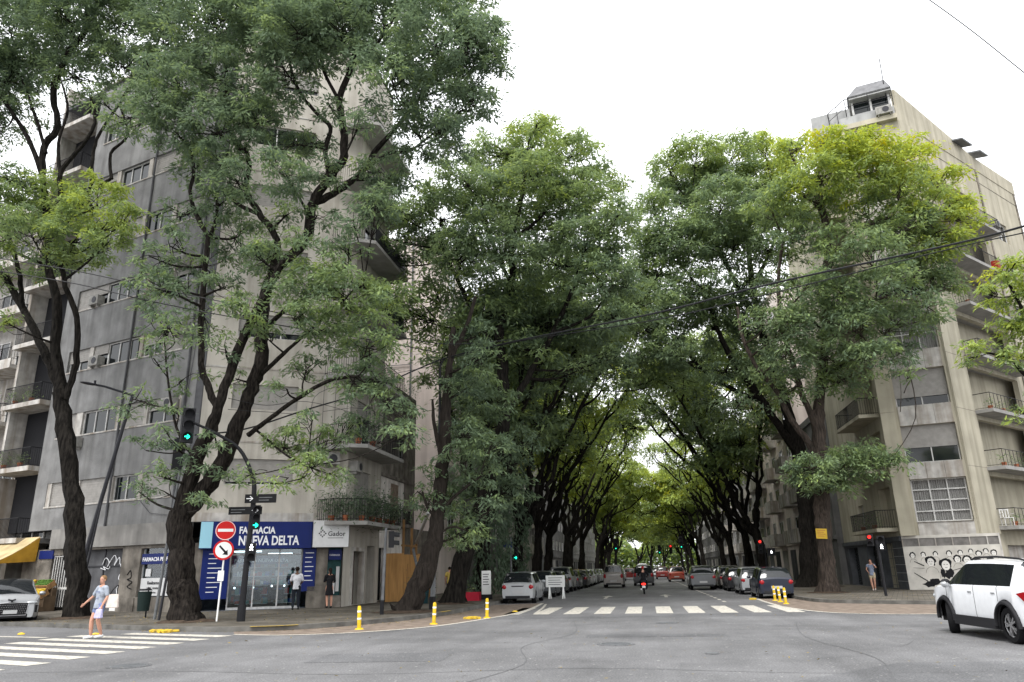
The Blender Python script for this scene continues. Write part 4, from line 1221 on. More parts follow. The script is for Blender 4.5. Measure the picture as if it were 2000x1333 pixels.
for (x, y, r_, d_, ti) in [(30, 60, 105, 1, .26), (140, 45, 105, 1, .26), (250, 50, 95, .9, .27), (20, 160, 70, .8, .25), (150, 150, 70, .55, .3), (340, 60, 80, .8, .27), (235, 130, 60, .4, .3), (-60, 150, 110, 1, .25), (-10, 250, 55, .6, .3),
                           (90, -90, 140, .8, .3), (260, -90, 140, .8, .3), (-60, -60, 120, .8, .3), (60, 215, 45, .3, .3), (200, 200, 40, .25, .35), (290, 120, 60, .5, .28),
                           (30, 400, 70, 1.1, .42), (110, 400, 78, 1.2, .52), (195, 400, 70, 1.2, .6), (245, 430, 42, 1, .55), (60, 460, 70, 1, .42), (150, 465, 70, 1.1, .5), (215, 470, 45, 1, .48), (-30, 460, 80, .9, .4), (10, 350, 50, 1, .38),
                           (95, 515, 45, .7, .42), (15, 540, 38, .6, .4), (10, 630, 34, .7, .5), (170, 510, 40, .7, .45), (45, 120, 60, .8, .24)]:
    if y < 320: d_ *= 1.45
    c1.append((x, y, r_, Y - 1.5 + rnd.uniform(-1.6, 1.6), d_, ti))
for k in range(3): c1.append((rnd.uniform(380, 460), 0, 1, Y))
c1 = c1[:-3]
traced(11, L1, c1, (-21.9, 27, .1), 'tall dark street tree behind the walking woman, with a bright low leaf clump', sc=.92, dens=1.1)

# ---- large forked tree before the chemist
L2 = [([(362, 1224, 24.5), (358, 1150, 24.5), (352, 1070, 24.5), (352, 1000, 24.5)], .47, .40, .5),
      ([(350, 1010, 24.5), (372, 930, 24.4), (405, 850, 24.3), (428, 795, 24.2), (462, 690, 24.0), (520, 570, 23.6), (556, 510, 23.4)], .29, .11),
      ([(425, 800, 24.2), (408, 758, 24.2), (396, 725, 24.3), (392, 640, 24.5), (400, 540, 24.6), (408, 460, 24.7)], .14, .10),
      ([(408, 465, 24.7), (384, 420, 24.6), (372, 375, 24.5), (378, 320, 24.4), (350, 240, 24.2)], .11, .05),
      ([(408, 465, 24.7), (424, 420, 24.6), (420, 360, 24.4)], .09, .05),
      ([(352, 1010, 24.5), (400, 955, 24.7), (440, 895, 24.8), (468, 820, 24.9), (492, 760, 25), (512, 700, 25), (512, 620, 25), (530, 540, 25), (595, 470, 25), (610, 400, 25)], .31, .17),
      ([(610, 402, 25), (640, 350, 24.8), (672, 305, 24.6), (668, 240, 24.4), (664, 190, 24.2), (690, 120, 24), (700, 40, 23.8), (690, -60, 23.6)], .20, .09),
      ([(612, 398, 25), (660, 372, 25.2), (705, 338, 25.4), (738, 290, 25.6), (790, 230, 25.6), (850, 150, 25.6), (900, 90, 25.6)], .16, .06),
      ([(700, 340, 25.4), (760, 300, 25.4), (800, 295, 25.4), (860, 250, 25.4)], .09, .04),
      ([(642, 345, 24.8), (636, 290, 24.6), (645, 250, 24.4), (612, 215, 24.2), (580, 170, 24), (560, 100, 23.8)], .11, .05),
      ([(530, 540, 25), (540, 470, 24.8), (505, 415, 24.6), (482, 370, 24.4), (486, 310, 24.2), (455, 270, 24), (440, 180, 23.8), (450, 80, 23.6)], .16, .06),
      ([(505, 418, 24.6), (460, 395, 24.4), (448, 360, 24.3), (470, 320, 24.2)], .09, .05),
      ([(485, 850, 25), (530, 815, 24.6), (580, 780, 24.2), (640, 745, 23.8), (700, 735, 23.4)], .10, .05),
      ([(508, 735, 25), (555, 690, 24.5), (600, 650, 24), (650, 600, 23.6)], .09, .04),
      ([(510, 650, 25), (580, 590, 24.4), (680, 560, 24), (740, 570, 23.8)], .10, .04),
      ([(385, 900, 24.4), (350, 850, 24.2), (330, 760, 24), (320, 650, 24)], .06, .03),
      ([(690, 130, 24), (740, 80, 24), (780, 20, 24)], .08, .04), ([(664, 200, 24.2), (630, 130, 24), (620, 40, 23.8)], .08, .04), ([(500, 840, 25), (560, 890, 24.6), (600, 910, 24.4)], .05, .03)]
c2 = []
for (x, y, r_, d_, ti) in [(420, 50, 95, 1, .28), (520, 40, 105, 1, .28), (640, 40, 105, 1, .28), (750, 50, 100, 1, .27), (850, 70, 95, 1, .26), (915, 90, 70, 1, .25), (950, 60, 42, .9, .26), (955, 130, 42, .9, .24),
                           (850, 180, 85, .9, .24), (925, 195, 52, .9, .23), (765, 160, 85, .8, .24), (820, 265, 68, .8, .24), (745, 330, 50, .6, .25), (875, 255, 50, .7, .24), (890, 290, 30, .6, .24),
                           (450, 170, 95, .85, .27), (350, 160, 80, .8, .28), (550, 130, 75, .5, .26), (420, 260, 80, .8, .25), (500, 240, 60, .6, .26), (345, 260, 60, .75, .25), (600, 110, 60, .5, .25),
                           (390, 330, 50, .7, .27), (460, 350, 50, .7, .28), (555, 335, 58, .9, .26), (570, 280, 45, .6, .25), (735, 400, 55, .8, .25), (690, 430, 40, .7, .26), (640, 200, 40, .3, .25), (780, 350, 40, .7, .27), (700, 250, 40, .4, .26),
                           (470, 460, 66, .9, .3), (545, 510, 50, .8, .3), (400, 520, 50, .4, .27), (310, 560, 60, .55, .28), (330, 640, 65, .5, .28), (440, 560, 50, .5, .3), (360, 740, 45, .28, .3), (300, 700, 40, .25, .3), (290, 620, 40, .3, .3),
                           (600, 560, 70, 1.1, .38), (680, 580, 80, 1.15, .40), (752, 585, 55, 1.1, .46), (640, 650, 70, 1, .35), (720, 670, 68, 1, .36), (570, 620, 45, .8, .34), (600, 720, 45, .6, .32), (690, 750, 50, .8, .3), (745, 745, 45, .9, .28), (770, 800, 48, 1, .28),
                           (480, 605, 45, .9, .36), (790, 850, 36, .8, .28), (560, 875, 55, .9, .40), (610, 915, 50, .9, .42), (640, 860, 42, .8, .34), (545, 945, 26, .7, .5), (690, 830, 34, .7, .28), (350, 810, 36, .28, .3), (285, 880, 45, .28, .3), (260, 780, 45, .5, .3), (330, 860, 40, .5, .3), (310, 930, 40, .5, .3), (390, 900, 36, .6, .26), (420, 850, 30, .5, .26), (270, 960, 34, .4, .3), (350, 560, 55, .6, .28), (290, 500, 45, .5, .28), (400, 980, 35, .6, .28), (430, 930, 28, .4, .3), (320, 960, 35, .25, .3),
                           (600, 480, 45, .7, .32), (560, 420, 40, .6, .3), (655, 520, 40, .9, .36), (330, 480, 45, .6, .29), (460, 740, 36, .4, .3), (520, 660, 40, .5, .34), (640, 330, 40, .5, .27), (560, 760, 40, .4, .3), (430, 400, 50, .6, .28), (610, 820, 40, .6, .32), (660, 930, 30, .6, .34), (480, 930, 28, .4, .34), (300, 200, 60, .7, .27), (250, 230, 50, .5, .28), (430, 310, 50, .7, .27), (520, 200, 60, .6, .26), (620, 280, 40, .5, .26), (660, 60, 80, .8, .27), (580, 60, 80, .8, .27), (350, 420, 45, .5, .28), (500, 500, 45, .7, .3), (620, 420, 34, .5, .27), (680, 480, 40, .8, .28), (440, 680, 40, .4, .3), (400, 620, 45, .5, .3), (560, -90, 150, .8, .3), (760, -80, 140, .8, .3), (400, -90, 140, .8, .3), (900, -40, 90, .8, .3)]:
    if y < 420: d_ *= 1.4
    c2.append((x, y, r_, 24.0 + rnd.uniform(-1.9, 1.6), d_, ti))
traced(12, L2, c2, (-15.6, 24.5, .1), 'big forked street tree in front of the chemist, trunk left of the round road signs', sc=.88, bark=mat('dark_rough_bark', (.032, .027, .023), .95, .55, 8, col2=(.006, .005, .0045), spec=.08, stretch=(1.8, 1.8, .4), bump=1.0, bscale=14), dens=1.15)

# ---- leaning tree by the hoarding
L3 = [([(792, 1204, 29), (812, 1160, 29), (835, 1100, 29.2), (852, 1030, 29.5), (862, 950, 29.8), (868, 860, 30), (872, 780, 30), (880, 700, 30), (885, 640, 30)], .44, .11, .7),
      ([(866, 900, 30), (850, 840, 29.6), (845, 780, 29.4)], .12, .05), ([(880, 700, 30), (910, 640, 30), (930, 580, 30)], .14, .07),
      ([(855, 1020, 29.5), (835, 990, 29.2), (825, 960, 29)], .07, .04), ([(858, 1000, 29.6), (900, 960, 29.6), (940, 930, 29.6)], .08, .04), ([(850, 1050, 29.4), (880, 1030, 29.4), (905, 1035, 29.4)], .05, .03)]
c3 = [(x, y, r_, 29.6 + rnd.uniform(-1.3, 1), d_, ti) for (x, y, r_, d_, ti) in
      [(835, 985, 38, .9, .28), (880, 985, 40, .9, .27), (900, 1045, 40, 1, .33), (940, 1040, 28, .9, .34), (940, 930, 42, .8, .26), (900, 900, 45, .8, .24), (850, 930, 36, .6, .25), (815, 960, 25, .6, .28), (915, 845, 40, .8, .24), 
       (910, 760, 50, .8, .24), (925, 660, 45, .8, .26), (940, 700, 45, .8, .25), (965, 990, 34, .8, .24), (960, 870, 36, .8, .24)]]
BARKM = mat('mid_bark', (.040, .033, .028), .95, .6, 7, spec=.08, stretch=(2, 2, .3), bump=1.0, bscale=14, col2=(.018, .015, .013))
traced(13, L3, c3, (-9.2, 29.1, .1), 'leaning street tree between the orange hoarding and the yellow bollards', sc=.95, bark=BARKM, dens=1.25)

# ---- second tree of the left row, with the big rounded crown
L4 = [([(885, 1186, 35.8), (898, 1120, 35.8), (920, 1050, 36), (950, 960, 36.2), (975, 880, 36.4), (985, 800, 36.6), (980, 720, 36.6), (975, 640, 36.4)], .46, .26, .6),
      ([(982, 820, 36.6), (1030, 740, 36.6), (1080, 650, 36.6), (1120, 560, 36.6), (1150, 460, 36.6)], .20, .08),
      ([(978, 700, 36.6), (930, 620, 36.4), (890, 540, 36.2), (860, 460, 36)], .18, .07),
      ([(975, 645, 36.4), (1000, 560, 36), (1000, 470, 35.6), (1020, 380, 35.2), (1030, 300, 35)], .22, .08),
      ([(1000, 560, 36), (960, 470, 35.6), (940, 390, 35.2)], .12, .05), ([(1000, 470, 35.6), (1060, 420, 35.4), (1100, 350, 35.2)], .12, .05), ([(1080, 650, 36.6), (1150, 620, 36.4), (1190, 570, 36.2)], .10, .05),
      ([(1010, 1150, 45), (1018, 1050, 45), (1020, 950, 44.5), (1010, 850, 44), (1030, 760, 43.5)], .5, .3)]
L4 = L4[:-1]
c4 = []
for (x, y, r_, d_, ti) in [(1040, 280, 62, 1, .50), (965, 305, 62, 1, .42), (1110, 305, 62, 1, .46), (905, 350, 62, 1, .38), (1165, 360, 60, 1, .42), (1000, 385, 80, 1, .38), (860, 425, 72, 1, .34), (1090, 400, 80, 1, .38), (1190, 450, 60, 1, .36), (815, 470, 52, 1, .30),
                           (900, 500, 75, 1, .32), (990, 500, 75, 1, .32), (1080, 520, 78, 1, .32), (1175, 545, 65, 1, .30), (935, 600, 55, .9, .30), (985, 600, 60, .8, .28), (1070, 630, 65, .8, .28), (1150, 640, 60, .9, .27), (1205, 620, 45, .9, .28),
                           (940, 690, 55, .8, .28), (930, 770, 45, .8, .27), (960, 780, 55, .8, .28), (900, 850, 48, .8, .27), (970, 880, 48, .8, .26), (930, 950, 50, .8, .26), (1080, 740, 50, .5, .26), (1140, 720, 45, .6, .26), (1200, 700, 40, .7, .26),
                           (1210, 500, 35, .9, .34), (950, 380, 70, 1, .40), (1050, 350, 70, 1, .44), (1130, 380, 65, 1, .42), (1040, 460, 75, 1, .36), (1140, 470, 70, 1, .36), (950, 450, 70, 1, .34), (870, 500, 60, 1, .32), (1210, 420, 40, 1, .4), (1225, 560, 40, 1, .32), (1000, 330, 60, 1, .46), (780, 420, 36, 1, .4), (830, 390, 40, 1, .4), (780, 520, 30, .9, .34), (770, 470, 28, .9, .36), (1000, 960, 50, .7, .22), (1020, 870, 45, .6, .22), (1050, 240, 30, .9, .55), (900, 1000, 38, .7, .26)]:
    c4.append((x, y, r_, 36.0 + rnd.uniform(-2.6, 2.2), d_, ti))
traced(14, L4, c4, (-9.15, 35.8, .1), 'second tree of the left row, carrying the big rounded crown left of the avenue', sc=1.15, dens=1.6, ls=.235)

# ---- right-hand corner tree with the yellow crown top
L5 = [([(1617, 1166, 43.4), (1616, 1110, 43.4), (1610, 1040, 43.4), (1604, 960, 43.4), (1600, 880, 43.4), (1598, 800, 43.4)], .46, .36, .42),
      ([(1598, 900, 43.4), (1575, 860, 43.2), (1545, 820, 43), (1520, 770, 42.8), (1480, 720, 42.6), (1450, 660, 42.4), (1440, 600, 42.2)], .20, .08),
      ([(1598, 810, 43.4), (1606, 720, 43.2), (1614, 640, 43), (1612, 560, 42.8), (1616, 500, 42.6), (1612, 440, 42.4), (1600, 380, 42.2)], .30, .20),
      ([(1596, 840, 43.4), (1570, 780, 43.2), (1545, 700, 43), (1525, 620, 42.8), (1520, 540, 42.6), (1530, 470, 42.4)], .18, .09),
      ([(1616, 500, 42.6), (1660, 470, 42), (1700, 440, 41.5), (1760, 420, 41), (1810, 430, 40.6)], .14, .05), ([(1614, 640, 43), (1670, 600, 42.2), (1740, 580, 41.6), (1800, 590, 41)], .14, .05),
      ([(1606, 740, 43.2), (1650, 710, 42.4), (1700, 680, 41.8)], .12, .05), ([(1604, 400, 42.2), (1640, 350, 41.6), (1690, 310, 41)], .12, .05), ([(1602, 380, 42.2), (1560, 330, 42), (1540, 290, 42)], .12, .05),
      ([(1605, 960, 43.2), (1640, 920, 42.4), (1690, 905, 41.8), (1740, 900, 41.2)], .06, .03), ([(1602, 940, 43.2), (1570, 925, 42.4), (1545, 925, 42)], .05, .03)]
c5 = []
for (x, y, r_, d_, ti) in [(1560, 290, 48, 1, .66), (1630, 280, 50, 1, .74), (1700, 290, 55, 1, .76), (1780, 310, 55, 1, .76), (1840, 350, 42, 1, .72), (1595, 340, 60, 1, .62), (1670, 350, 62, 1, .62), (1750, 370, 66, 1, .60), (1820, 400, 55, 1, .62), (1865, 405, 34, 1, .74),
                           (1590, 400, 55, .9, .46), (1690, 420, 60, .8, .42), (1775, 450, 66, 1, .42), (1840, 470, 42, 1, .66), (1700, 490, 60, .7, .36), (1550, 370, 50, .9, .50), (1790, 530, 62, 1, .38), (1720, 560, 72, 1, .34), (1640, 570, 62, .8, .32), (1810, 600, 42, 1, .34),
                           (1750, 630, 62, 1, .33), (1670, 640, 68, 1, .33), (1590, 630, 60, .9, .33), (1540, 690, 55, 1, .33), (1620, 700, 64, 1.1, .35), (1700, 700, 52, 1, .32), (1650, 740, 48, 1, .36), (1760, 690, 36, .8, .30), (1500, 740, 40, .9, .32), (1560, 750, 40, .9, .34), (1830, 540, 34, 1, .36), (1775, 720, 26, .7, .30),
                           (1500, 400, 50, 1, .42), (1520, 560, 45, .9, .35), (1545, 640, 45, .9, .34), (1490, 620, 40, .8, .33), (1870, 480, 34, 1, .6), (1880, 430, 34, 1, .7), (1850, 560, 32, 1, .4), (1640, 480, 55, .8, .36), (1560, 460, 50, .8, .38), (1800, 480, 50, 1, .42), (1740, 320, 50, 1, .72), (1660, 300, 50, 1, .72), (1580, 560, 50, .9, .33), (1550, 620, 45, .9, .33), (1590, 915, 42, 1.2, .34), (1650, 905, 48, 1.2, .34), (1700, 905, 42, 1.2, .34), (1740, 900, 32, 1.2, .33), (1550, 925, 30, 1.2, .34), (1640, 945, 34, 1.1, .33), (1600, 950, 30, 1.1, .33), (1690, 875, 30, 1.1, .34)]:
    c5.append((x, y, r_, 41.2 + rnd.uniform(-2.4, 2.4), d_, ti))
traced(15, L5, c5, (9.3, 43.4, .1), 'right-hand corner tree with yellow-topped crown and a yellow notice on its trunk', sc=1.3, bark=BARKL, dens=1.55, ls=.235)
q = MB()
for i in range(60):
    a, b = rnd.uniform(0, 2 * PI), rnd.uniform(1030, 1160)
# ---- second right-hand tree
L6 = [([(1584, 1150, 54.5), (1582, 1090, 54.5), (1578, 1020, 54.4), (1572, 950, 54.2), (1560, 880, 54), (1540, 820, 53.6)], .72, .45, .4),
      ([(1562, 890, 54), (1520, 830, 53), (1480, 770, 52), (1430, 700, 51), (1400, 640, 50.5), (1380, 560, 50)], .32, .12),
      ([(1545, 830, 53.6), (1520, 740, 53), (1490, 650, 52), (1470, 560, 51), (1460, 460, 50)], .36, .14),
      ([(1500, 790, 52.4), (1430, 760, 51.6), (1370, 720, 51), (1320, 660, 50.4)], .18, .08), ([(1485, 640, 52), (1440, 560, 51), (1400, 480, 50), (1360, 400, 49.4)], .2, .08),
      ([(1470, 560, 51), (1510, 480, 50.6), (1530, 400, 50.2)], .16, .07), ([(1390, 600, 50.4), (1340, 530, 50), (1300, 470, 49.6)], .12, .05)]
c6 = []
for (x, y, r_, d_, ti) in [(1305, 330, 45, 1, .44), (1360, 300, 52, 1, .50), (1430, 310, 58, 1, .48), (1495, 300, 52, 1, .60), (1330, 400, 65, 1, .38), (1415, 400, 70, 1, .36), (1490, 400, 62, 1, .40), (1530, 340, 42, 1, .7), (1285, 480, 45, 1, .36), (1350, 480, 65, 1, .34), (1435, 490, 66, 1, .33), (1500, 480, 48, .8, .34),
                           (1300, 560, 50, .9, .33), (1370, 560, 62, .9, .32), (1450, 570, 56, .9, .32), (1310, 640, 48, .7, .30), (1390, 640, 55, .7, .30), (1460, 650, 50, .8, .31), (1345, 710, 45, .5, .29), (1420, 720, 48, .6, .30), (1480, 700, 40, .8, .32), (1275, 400, 40, 1, .42), (1330, 460, 60, 1, .36), (1400, 450, 60, 1, .36), (1460, 440, 60, 1, .36), (1380, 600, 55, 1, .33), (1330, 600, 50, 1, .32), (1450, 610, 50, 1, .33), (1262, 470, 40, 1, .38), (1255, 540, 40, 1, .34), (1270, 620, 45, .9, .30), (1265, 690, 40, .9, .28), (1310, 690, 45, .8, .28), (1345, 360, 50, 1, .4), (1460, 360, 60, 1, .44), (1400, 350, 50, 1, .42), (1550, 430, 50, .9, .4), (1540, 500, 36, .6, .36),
                           (1380, 800, 50, .35, .28), (1440, 800, 50, .4, .28)]:
    c6.append((x, y, r_, 50 + rnd.uniform(-3, 3), d_, ti))
traced(16, L6, c6, (11.4, 54.5, .1), 'thick-trunked second tree on the right, just left of the tree with the yellow notice', sc=1.45, dens=1.9, ls=.235)

# ---- lime green tree entering from the right edge
L7 = [([(2120, 1200, 25), (2110, 1000, 25), (2080, 850, 25), (2050, 760, 25)], .3, .2, .4), ([(2050, 760, 25), (2010, 740, 24.8), (1970, 700, 24.6), (1930, 690, 24.4)], .09, .03), ([(2055, 770, 25), (2010, 660, 24.8), (1990, 590, 24.6), (1960, 540, 24.4)], .09, .03), ([(2060, 760, 25), (2060, 600, 25), (2050, 500, 25)], .1, .04)]
c7 = [(x, y, r_, 24.6 + rnd.uniform(-.8, .8), d_, ti) for (x, y, r_, d_, ti) in
      [(1955, 530, 32, .7, .62), (1985, 580, 38, .7, .60), (1930, 575, 26, .7, .62), (1970, 640, 34, .6, .58), (1900, 675, 26, .7, .58), (1945, 700, 30, .6, .56), (1990, 700, 34, .6, .56), (2040, 640, 60, .8, .58), (2030, 540, 50, .8, .6), (2090, 600, 80, .8, .55), (1985, 510, 24, .6, .6), (1890, 700, 16, .6, .56), (1990, 800, 26, .5, .5), (2100, 750, 70, .7, .5)]]
traced(17, L7, c7, (at(2120, 1200, 25).x, 25, 0), 'lime green tree reaching in from the right edge in front of the balconies', sc=.8, dens=1.8)

# ---- rows up the avenue
def avenue_tree(seed, h=17.5, sc=2.0, tint=.3, inner=.62, dn=1.0, R_=8.0, bark=None, thick=.42):
    """arching tree whose limbs lean towards +x (the roadway)"""
    t = Tree(seed); r_ = t.r
    f = r_.uniform(4.0, 5.5)
    t.limb([(0, 0, 0), (.15, 0, 1.5), (.3, .1, 3), (.55, 0, f)], thick, thick * .78, n=10, flare=.5)
    ends = []
    for i, (a, reach) in enumerate(((-.1, 8.4), (.6, 6.6), (-.7, 6.6), (2.0, 3.0), (3.9, 3.0), (.25, 4.6))):
        a += r_.uniform(-.25, .25); dx, dy = math.cos(a) * reach, math.sin(a) * reach
        zt = h * r_.uniform(.66, .84)
        p = [(.5, 0, f - .6), (.5 + dx * .22, dy * .2, f + 1.8), (.5 + dx * .36 + r_.uniform(-.4, .4), dy * .4, f + 4.2), (.5 + dx * .7, dy * .7 + r_.uniform(-.4, .4), f + (zt - f) * .72), (.5 + dx, dy, zt)]
        o = t.limb(p, thick * .48, .07, n=7, wig=.25)
        for k in (9, 13, 17):
            if k < len(o):
                b = o[k]; q_ = b + Vector((r_.uniform(-2, 2.4), r_.uniform(-2, 2), r_.uniform(1.4, 3.2)))
                t.limb([b, b.lerp(q_, .5) + Vector((r_.uniform(-.5, .5), r_.uniform(-.5, .5), -.2)), q_], .10, .04, n=5, wig=.15); ends.append(q_)
        ends.append(o[-1])
    t.nl = len(t.pts)
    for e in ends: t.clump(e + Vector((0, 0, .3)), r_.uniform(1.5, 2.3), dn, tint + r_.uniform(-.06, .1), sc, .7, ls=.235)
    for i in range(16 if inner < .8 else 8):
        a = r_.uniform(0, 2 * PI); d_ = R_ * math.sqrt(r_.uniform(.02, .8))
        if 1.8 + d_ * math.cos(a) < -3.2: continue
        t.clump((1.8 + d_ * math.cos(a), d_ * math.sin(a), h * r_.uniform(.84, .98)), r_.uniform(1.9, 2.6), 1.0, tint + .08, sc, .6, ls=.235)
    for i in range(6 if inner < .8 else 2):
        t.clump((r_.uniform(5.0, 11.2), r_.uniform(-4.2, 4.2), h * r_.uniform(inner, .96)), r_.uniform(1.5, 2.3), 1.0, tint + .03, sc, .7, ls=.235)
    return t
protos = []
for k in range(4):
    t = avenue_tree(100 + k, h=18.5 + k * .8, sc=1.8, tint=.30 + .03 * k)
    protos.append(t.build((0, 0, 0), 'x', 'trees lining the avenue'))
for k in range(2):       # higher, more open crowns further up; their lit-through look is put into the tint
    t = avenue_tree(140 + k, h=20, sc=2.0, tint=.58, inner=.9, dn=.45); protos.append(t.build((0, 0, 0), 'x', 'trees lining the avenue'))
for k in range(3):  # crowns past the side street, lit look painted in by a yellower tint
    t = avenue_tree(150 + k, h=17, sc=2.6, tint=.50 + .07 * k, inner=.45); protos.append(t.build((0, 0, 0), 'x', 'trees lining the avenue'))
words = ['third', 'fourth', 'fifth', 'sixth', 'seventh', 'eighth', 'ninth', 'tenth', 'eleventh', 'twelfth', 'thirteenth', 'fourteenth', 'fifteenth']
used_p = set()
def put_tree(x, y, rz, s, lab, k):
    p = protos[k]
    if k in used_p: o = copy_tree(p)
    else: o = p; used_p.add(k)
    o.location = (x, y, .1); o.rotation_euler = (0, 0, rz); o.scale = (s, s, s * rnd.uniform(.95, 1.08)); o['label'] = lab; o['group'] = 'trees lining the avenue'; o['category'] = 'tree'
for i, y in enumerate((43.5, 52, 62, 73, 84, 95, 106, 136, 152, 172, 192, 215)):
    put_tree(-9.3 + rnd.uniform(-.3, .5), y, rnd.uniform(-.8, .8), rnd.uniform(.88, 1.12) if i else .92, '%s tree from the chemist corner in the left-hand row of the avenue' % words[i], (i + 1) % 4 if i < 2 else 4 + i % 2 if i < 7 else 6 + i % 3)
for i, y in enumerate((67, 77.5, 89, 101, 136, 152, 170, 192, 215)):
    put_tree(9.8 + rnd.uniform(-.3, .2), y, PI + rnd.uniform(-.8, .8), 1.05 if i < 2 else rnd.uniform(.85, 1.1), '%s tree from the mural corner in the right-hand row of the avenue' % words[i], (i + 2) % 4 if i < 1 else 4 + i % 2 if i < 4 else 6 + (i + 1) % 3)
for k, p in enumerate(protos):
    if k not in used_p:
        for ch in list(p.children): bpy.data.objects.remove(ch)
        bpy.data.objects.remove(p)
# trees closing the far end, the skylight on them painted in as tint
for i, (x, y, s_, ti) in enumerate(((-3, 150 + 90, 1.0, .62), (5, 236, .85, .5), (-12, 250, 1.3, .66), (14, 250, 1.3, .55), (1, 275, 1.2, .7), (-24, 270, 1.4, .5), (27, 270, 1.4, .5))):
    if i in (0, 1):
        t = avenue_tree(200 + i, h=15, sc=3.0, tint=ti - .08); pr = t.build((0, 0, 0), 'x', 'bright trees at the far end of the avenue'); 
        if i == 0: far0 = pr
        else: far1 = pr
        o = pr
    else: o = copy_tree(far0 if i % 2 else far1)
    o.location = (x, y, 0); o.rotation_euler = (0, 0, i * 1.3); o.scale = (s_,) * 3
    o['label'] = ['bright green tree closing the end of the avenue, nearest of them', 'rounded green tree at the end of the avenue, right of the gap', 'tall light tree beyond the left row, at the end of the avenue', 'tall light tree beyond the right row, at the end of the avenue', 'furthest bright tree, in the middle of the avenue end', 'far tree at the left behind the end of the left row', 'far tree at the right behind the end of the right row'][i]
n = 26000; P_ = np.stack([rng.uniform(-45, 45, n), rng.uniform(300, 330, n), 17 * rng.uniform(0, 1, n) ** .8], 1)
P_[:, 2] *= .75 + .3 * np.sin(P_[:, 0] * .35) * np.cos(P_[:, 0] * .13)
tag(leaves_mesh('far_wood', P_, 2.0, .9, np.clip(rng.normal(.5, .12, n), 0, 1)), 'hazy mass of distant trees closing the end of the avenue', 'trees', None, 'stuff')
SOIL = mat('tree_pit_soil', (.07, .05, .036), .95, .5, 6, bump=.8, bscale=20)
for (x, y, r_) in ((-21.9, 27, .95), (-15.6, 24.5, 1.05), (-9.3, 29.0, 1.25), (-9.15, 35.8, 1.0), (9.3, 43.4, 1.1), (11.4, 54.5, 1.4)):
    q = MB(); n = 22
    ring_ = [(x + r_ * math.cos(2 * PI * i / n) * rnd.uniform(.85, 1.12), y + r_ * math.sin(2 * PI * i / n) * rnd.uniform(.85, 1.12)) for i in range(n)]
    q.add([(a, b, .131) for a, b in ring_] + [(x + (a - x) * .5, y + (b - y) * .5, .20) for a, b in ring_] + [(x, y, .22)], [(i, (i + 1) % n, n + (i + 1) % n, n + i) for i in range(n)] + [(n + i, n + (i + 1) % n, 2 * n) for i in range(n)])
    tag(q.build('soil', SOIL, None, smooth=80), kind='structure')
LIT_ = mat('fallen_leaf', (.22, .17, .07), .9, .6, 9)
def litter(n, fx, z, lab):
    P_ = np.array([(*fx(), z + rnd.uniform(0, .008)) for i in range(n)])
    D_ = rng.normal(size=(n, 3)); D_[:, 2] *= .1
    o = leaves_mesh('leaf_litter', P_, .075, .03, np.full(n, .5), None, D_); o.data.materials[0] = LIT_
    tag(o, lab, 'fallen leaves', None, 'stuff')
litter(1400, lambda: (rnd.uniform(-24, -9), 24.5 + rnd.uniform(-1.5, 6) + (0 if rnd.random() < .5 else 1)), .135, 'fallen leaves scattered over the left pavement')
litter(500, lambda: (lambda t, w: (LKc[t].x * (1 - w) + LKc[t + 1].x * w + rnd.gauss(.3, .3), LKc[t].y * (1 - w) + LKc[t + 1].y * w - abs(rnd.gauss(.1, .25))))(rnd.randrange(8, 40), rnd.random()), .012, 'fallen leaves gathered in the gutter along the left kerb')
litter(450, lambda: (rnd.uniform(-12, 12), rnd.uniform(9, 28)), .008, 'scraps and dry leaves strewn over the junction asphalt')
litter(400, lambda: (rnd.uniform(8, 14), rnd.uniform(35, 50)), .135, 'fallen leaves on the right-hand pavement')
# ivy climbing the trunks of the left row
for (x, y, lab) in ((-9.0, 43.4, 'dark ivy mantle on the third trunk of the left row'), (-9.0, 51, 'dark ivy mantle on the fourth trunk of the left row')):
    n = 2600; th = rng.uniform(0, 2 * PI, n); zz = rng.uniform(.3, 9.5, n); rr_ = .62 + .35 * np.sin(zz * 1.7) ** 2 + rng.uniform(0, .35, n)
    P_ = np.stack([x + rr_ * np.cos(th) + zz * .05, y + rr_ * np.sin(th), zz], 1)
    D_ = np.stack([np.cos(th) * .3, np.sin(th) * .3, -np.ones(n)], 1) + rng.normal(0, .4, (n, 3))
    o = leaves_mesh('ivy', P_, .28, .14, np.clip(rng.normal(.06, .05, n), 0, 1), None, D_); tag(o, lab, 'ivy', 'ivy on the trunks')
# ================================================================== vehicles
TYRE = mat('tyre', (.010, .010, .011), .85)
RIM = mat('alloy', (.42, .42, .43), .3, metal=.8)
CLAD = mat('black_plastic', (.022, .022, .024), .6)
CARGL = mat('car_glass', (.012, .014, .016), .04, spec=.6)
TAIL = mat('tail_lamp', (.30, .008, .012), .15, coat=.5)
HEADL = mat('head_lamp', (.42, .44, .46), .08, coat=1)
PLATE = mat('number_plate', (.42, .42, .42), .5)
def paint(name, c, metal=.0): return mat(name, c, .32, metal=metal, coat=.6, var=.04, scale=8, spec=.4)
P_WHITE = paint('white_car_paint', (.72, .73, .75)); P_SILVER = paint('silver_car_paint', (.40, .41, .42), .35); P_GREY = paint('grey_car_paint', (.12, .125, .13), .3)
P_DARK = paint('dark_car_paint', (.03, .032, .036)); P_BLUE = paint('navy_car_paint', (.004, .008, .022)); P_BLACK = paint('black_car_paint', (.010, .010, .012)); P_BEIGE = paint('champagne_car_paint', (.24, .22, .20), .3)
P_RED = paint('red_car_paint', (.30, .02, .015)); P_ORANGE = paint('orange_red_car_paint', (.34, .05, .02)); P_YELL = paint('taxi_yellow_paint', (.60, .32, .02))

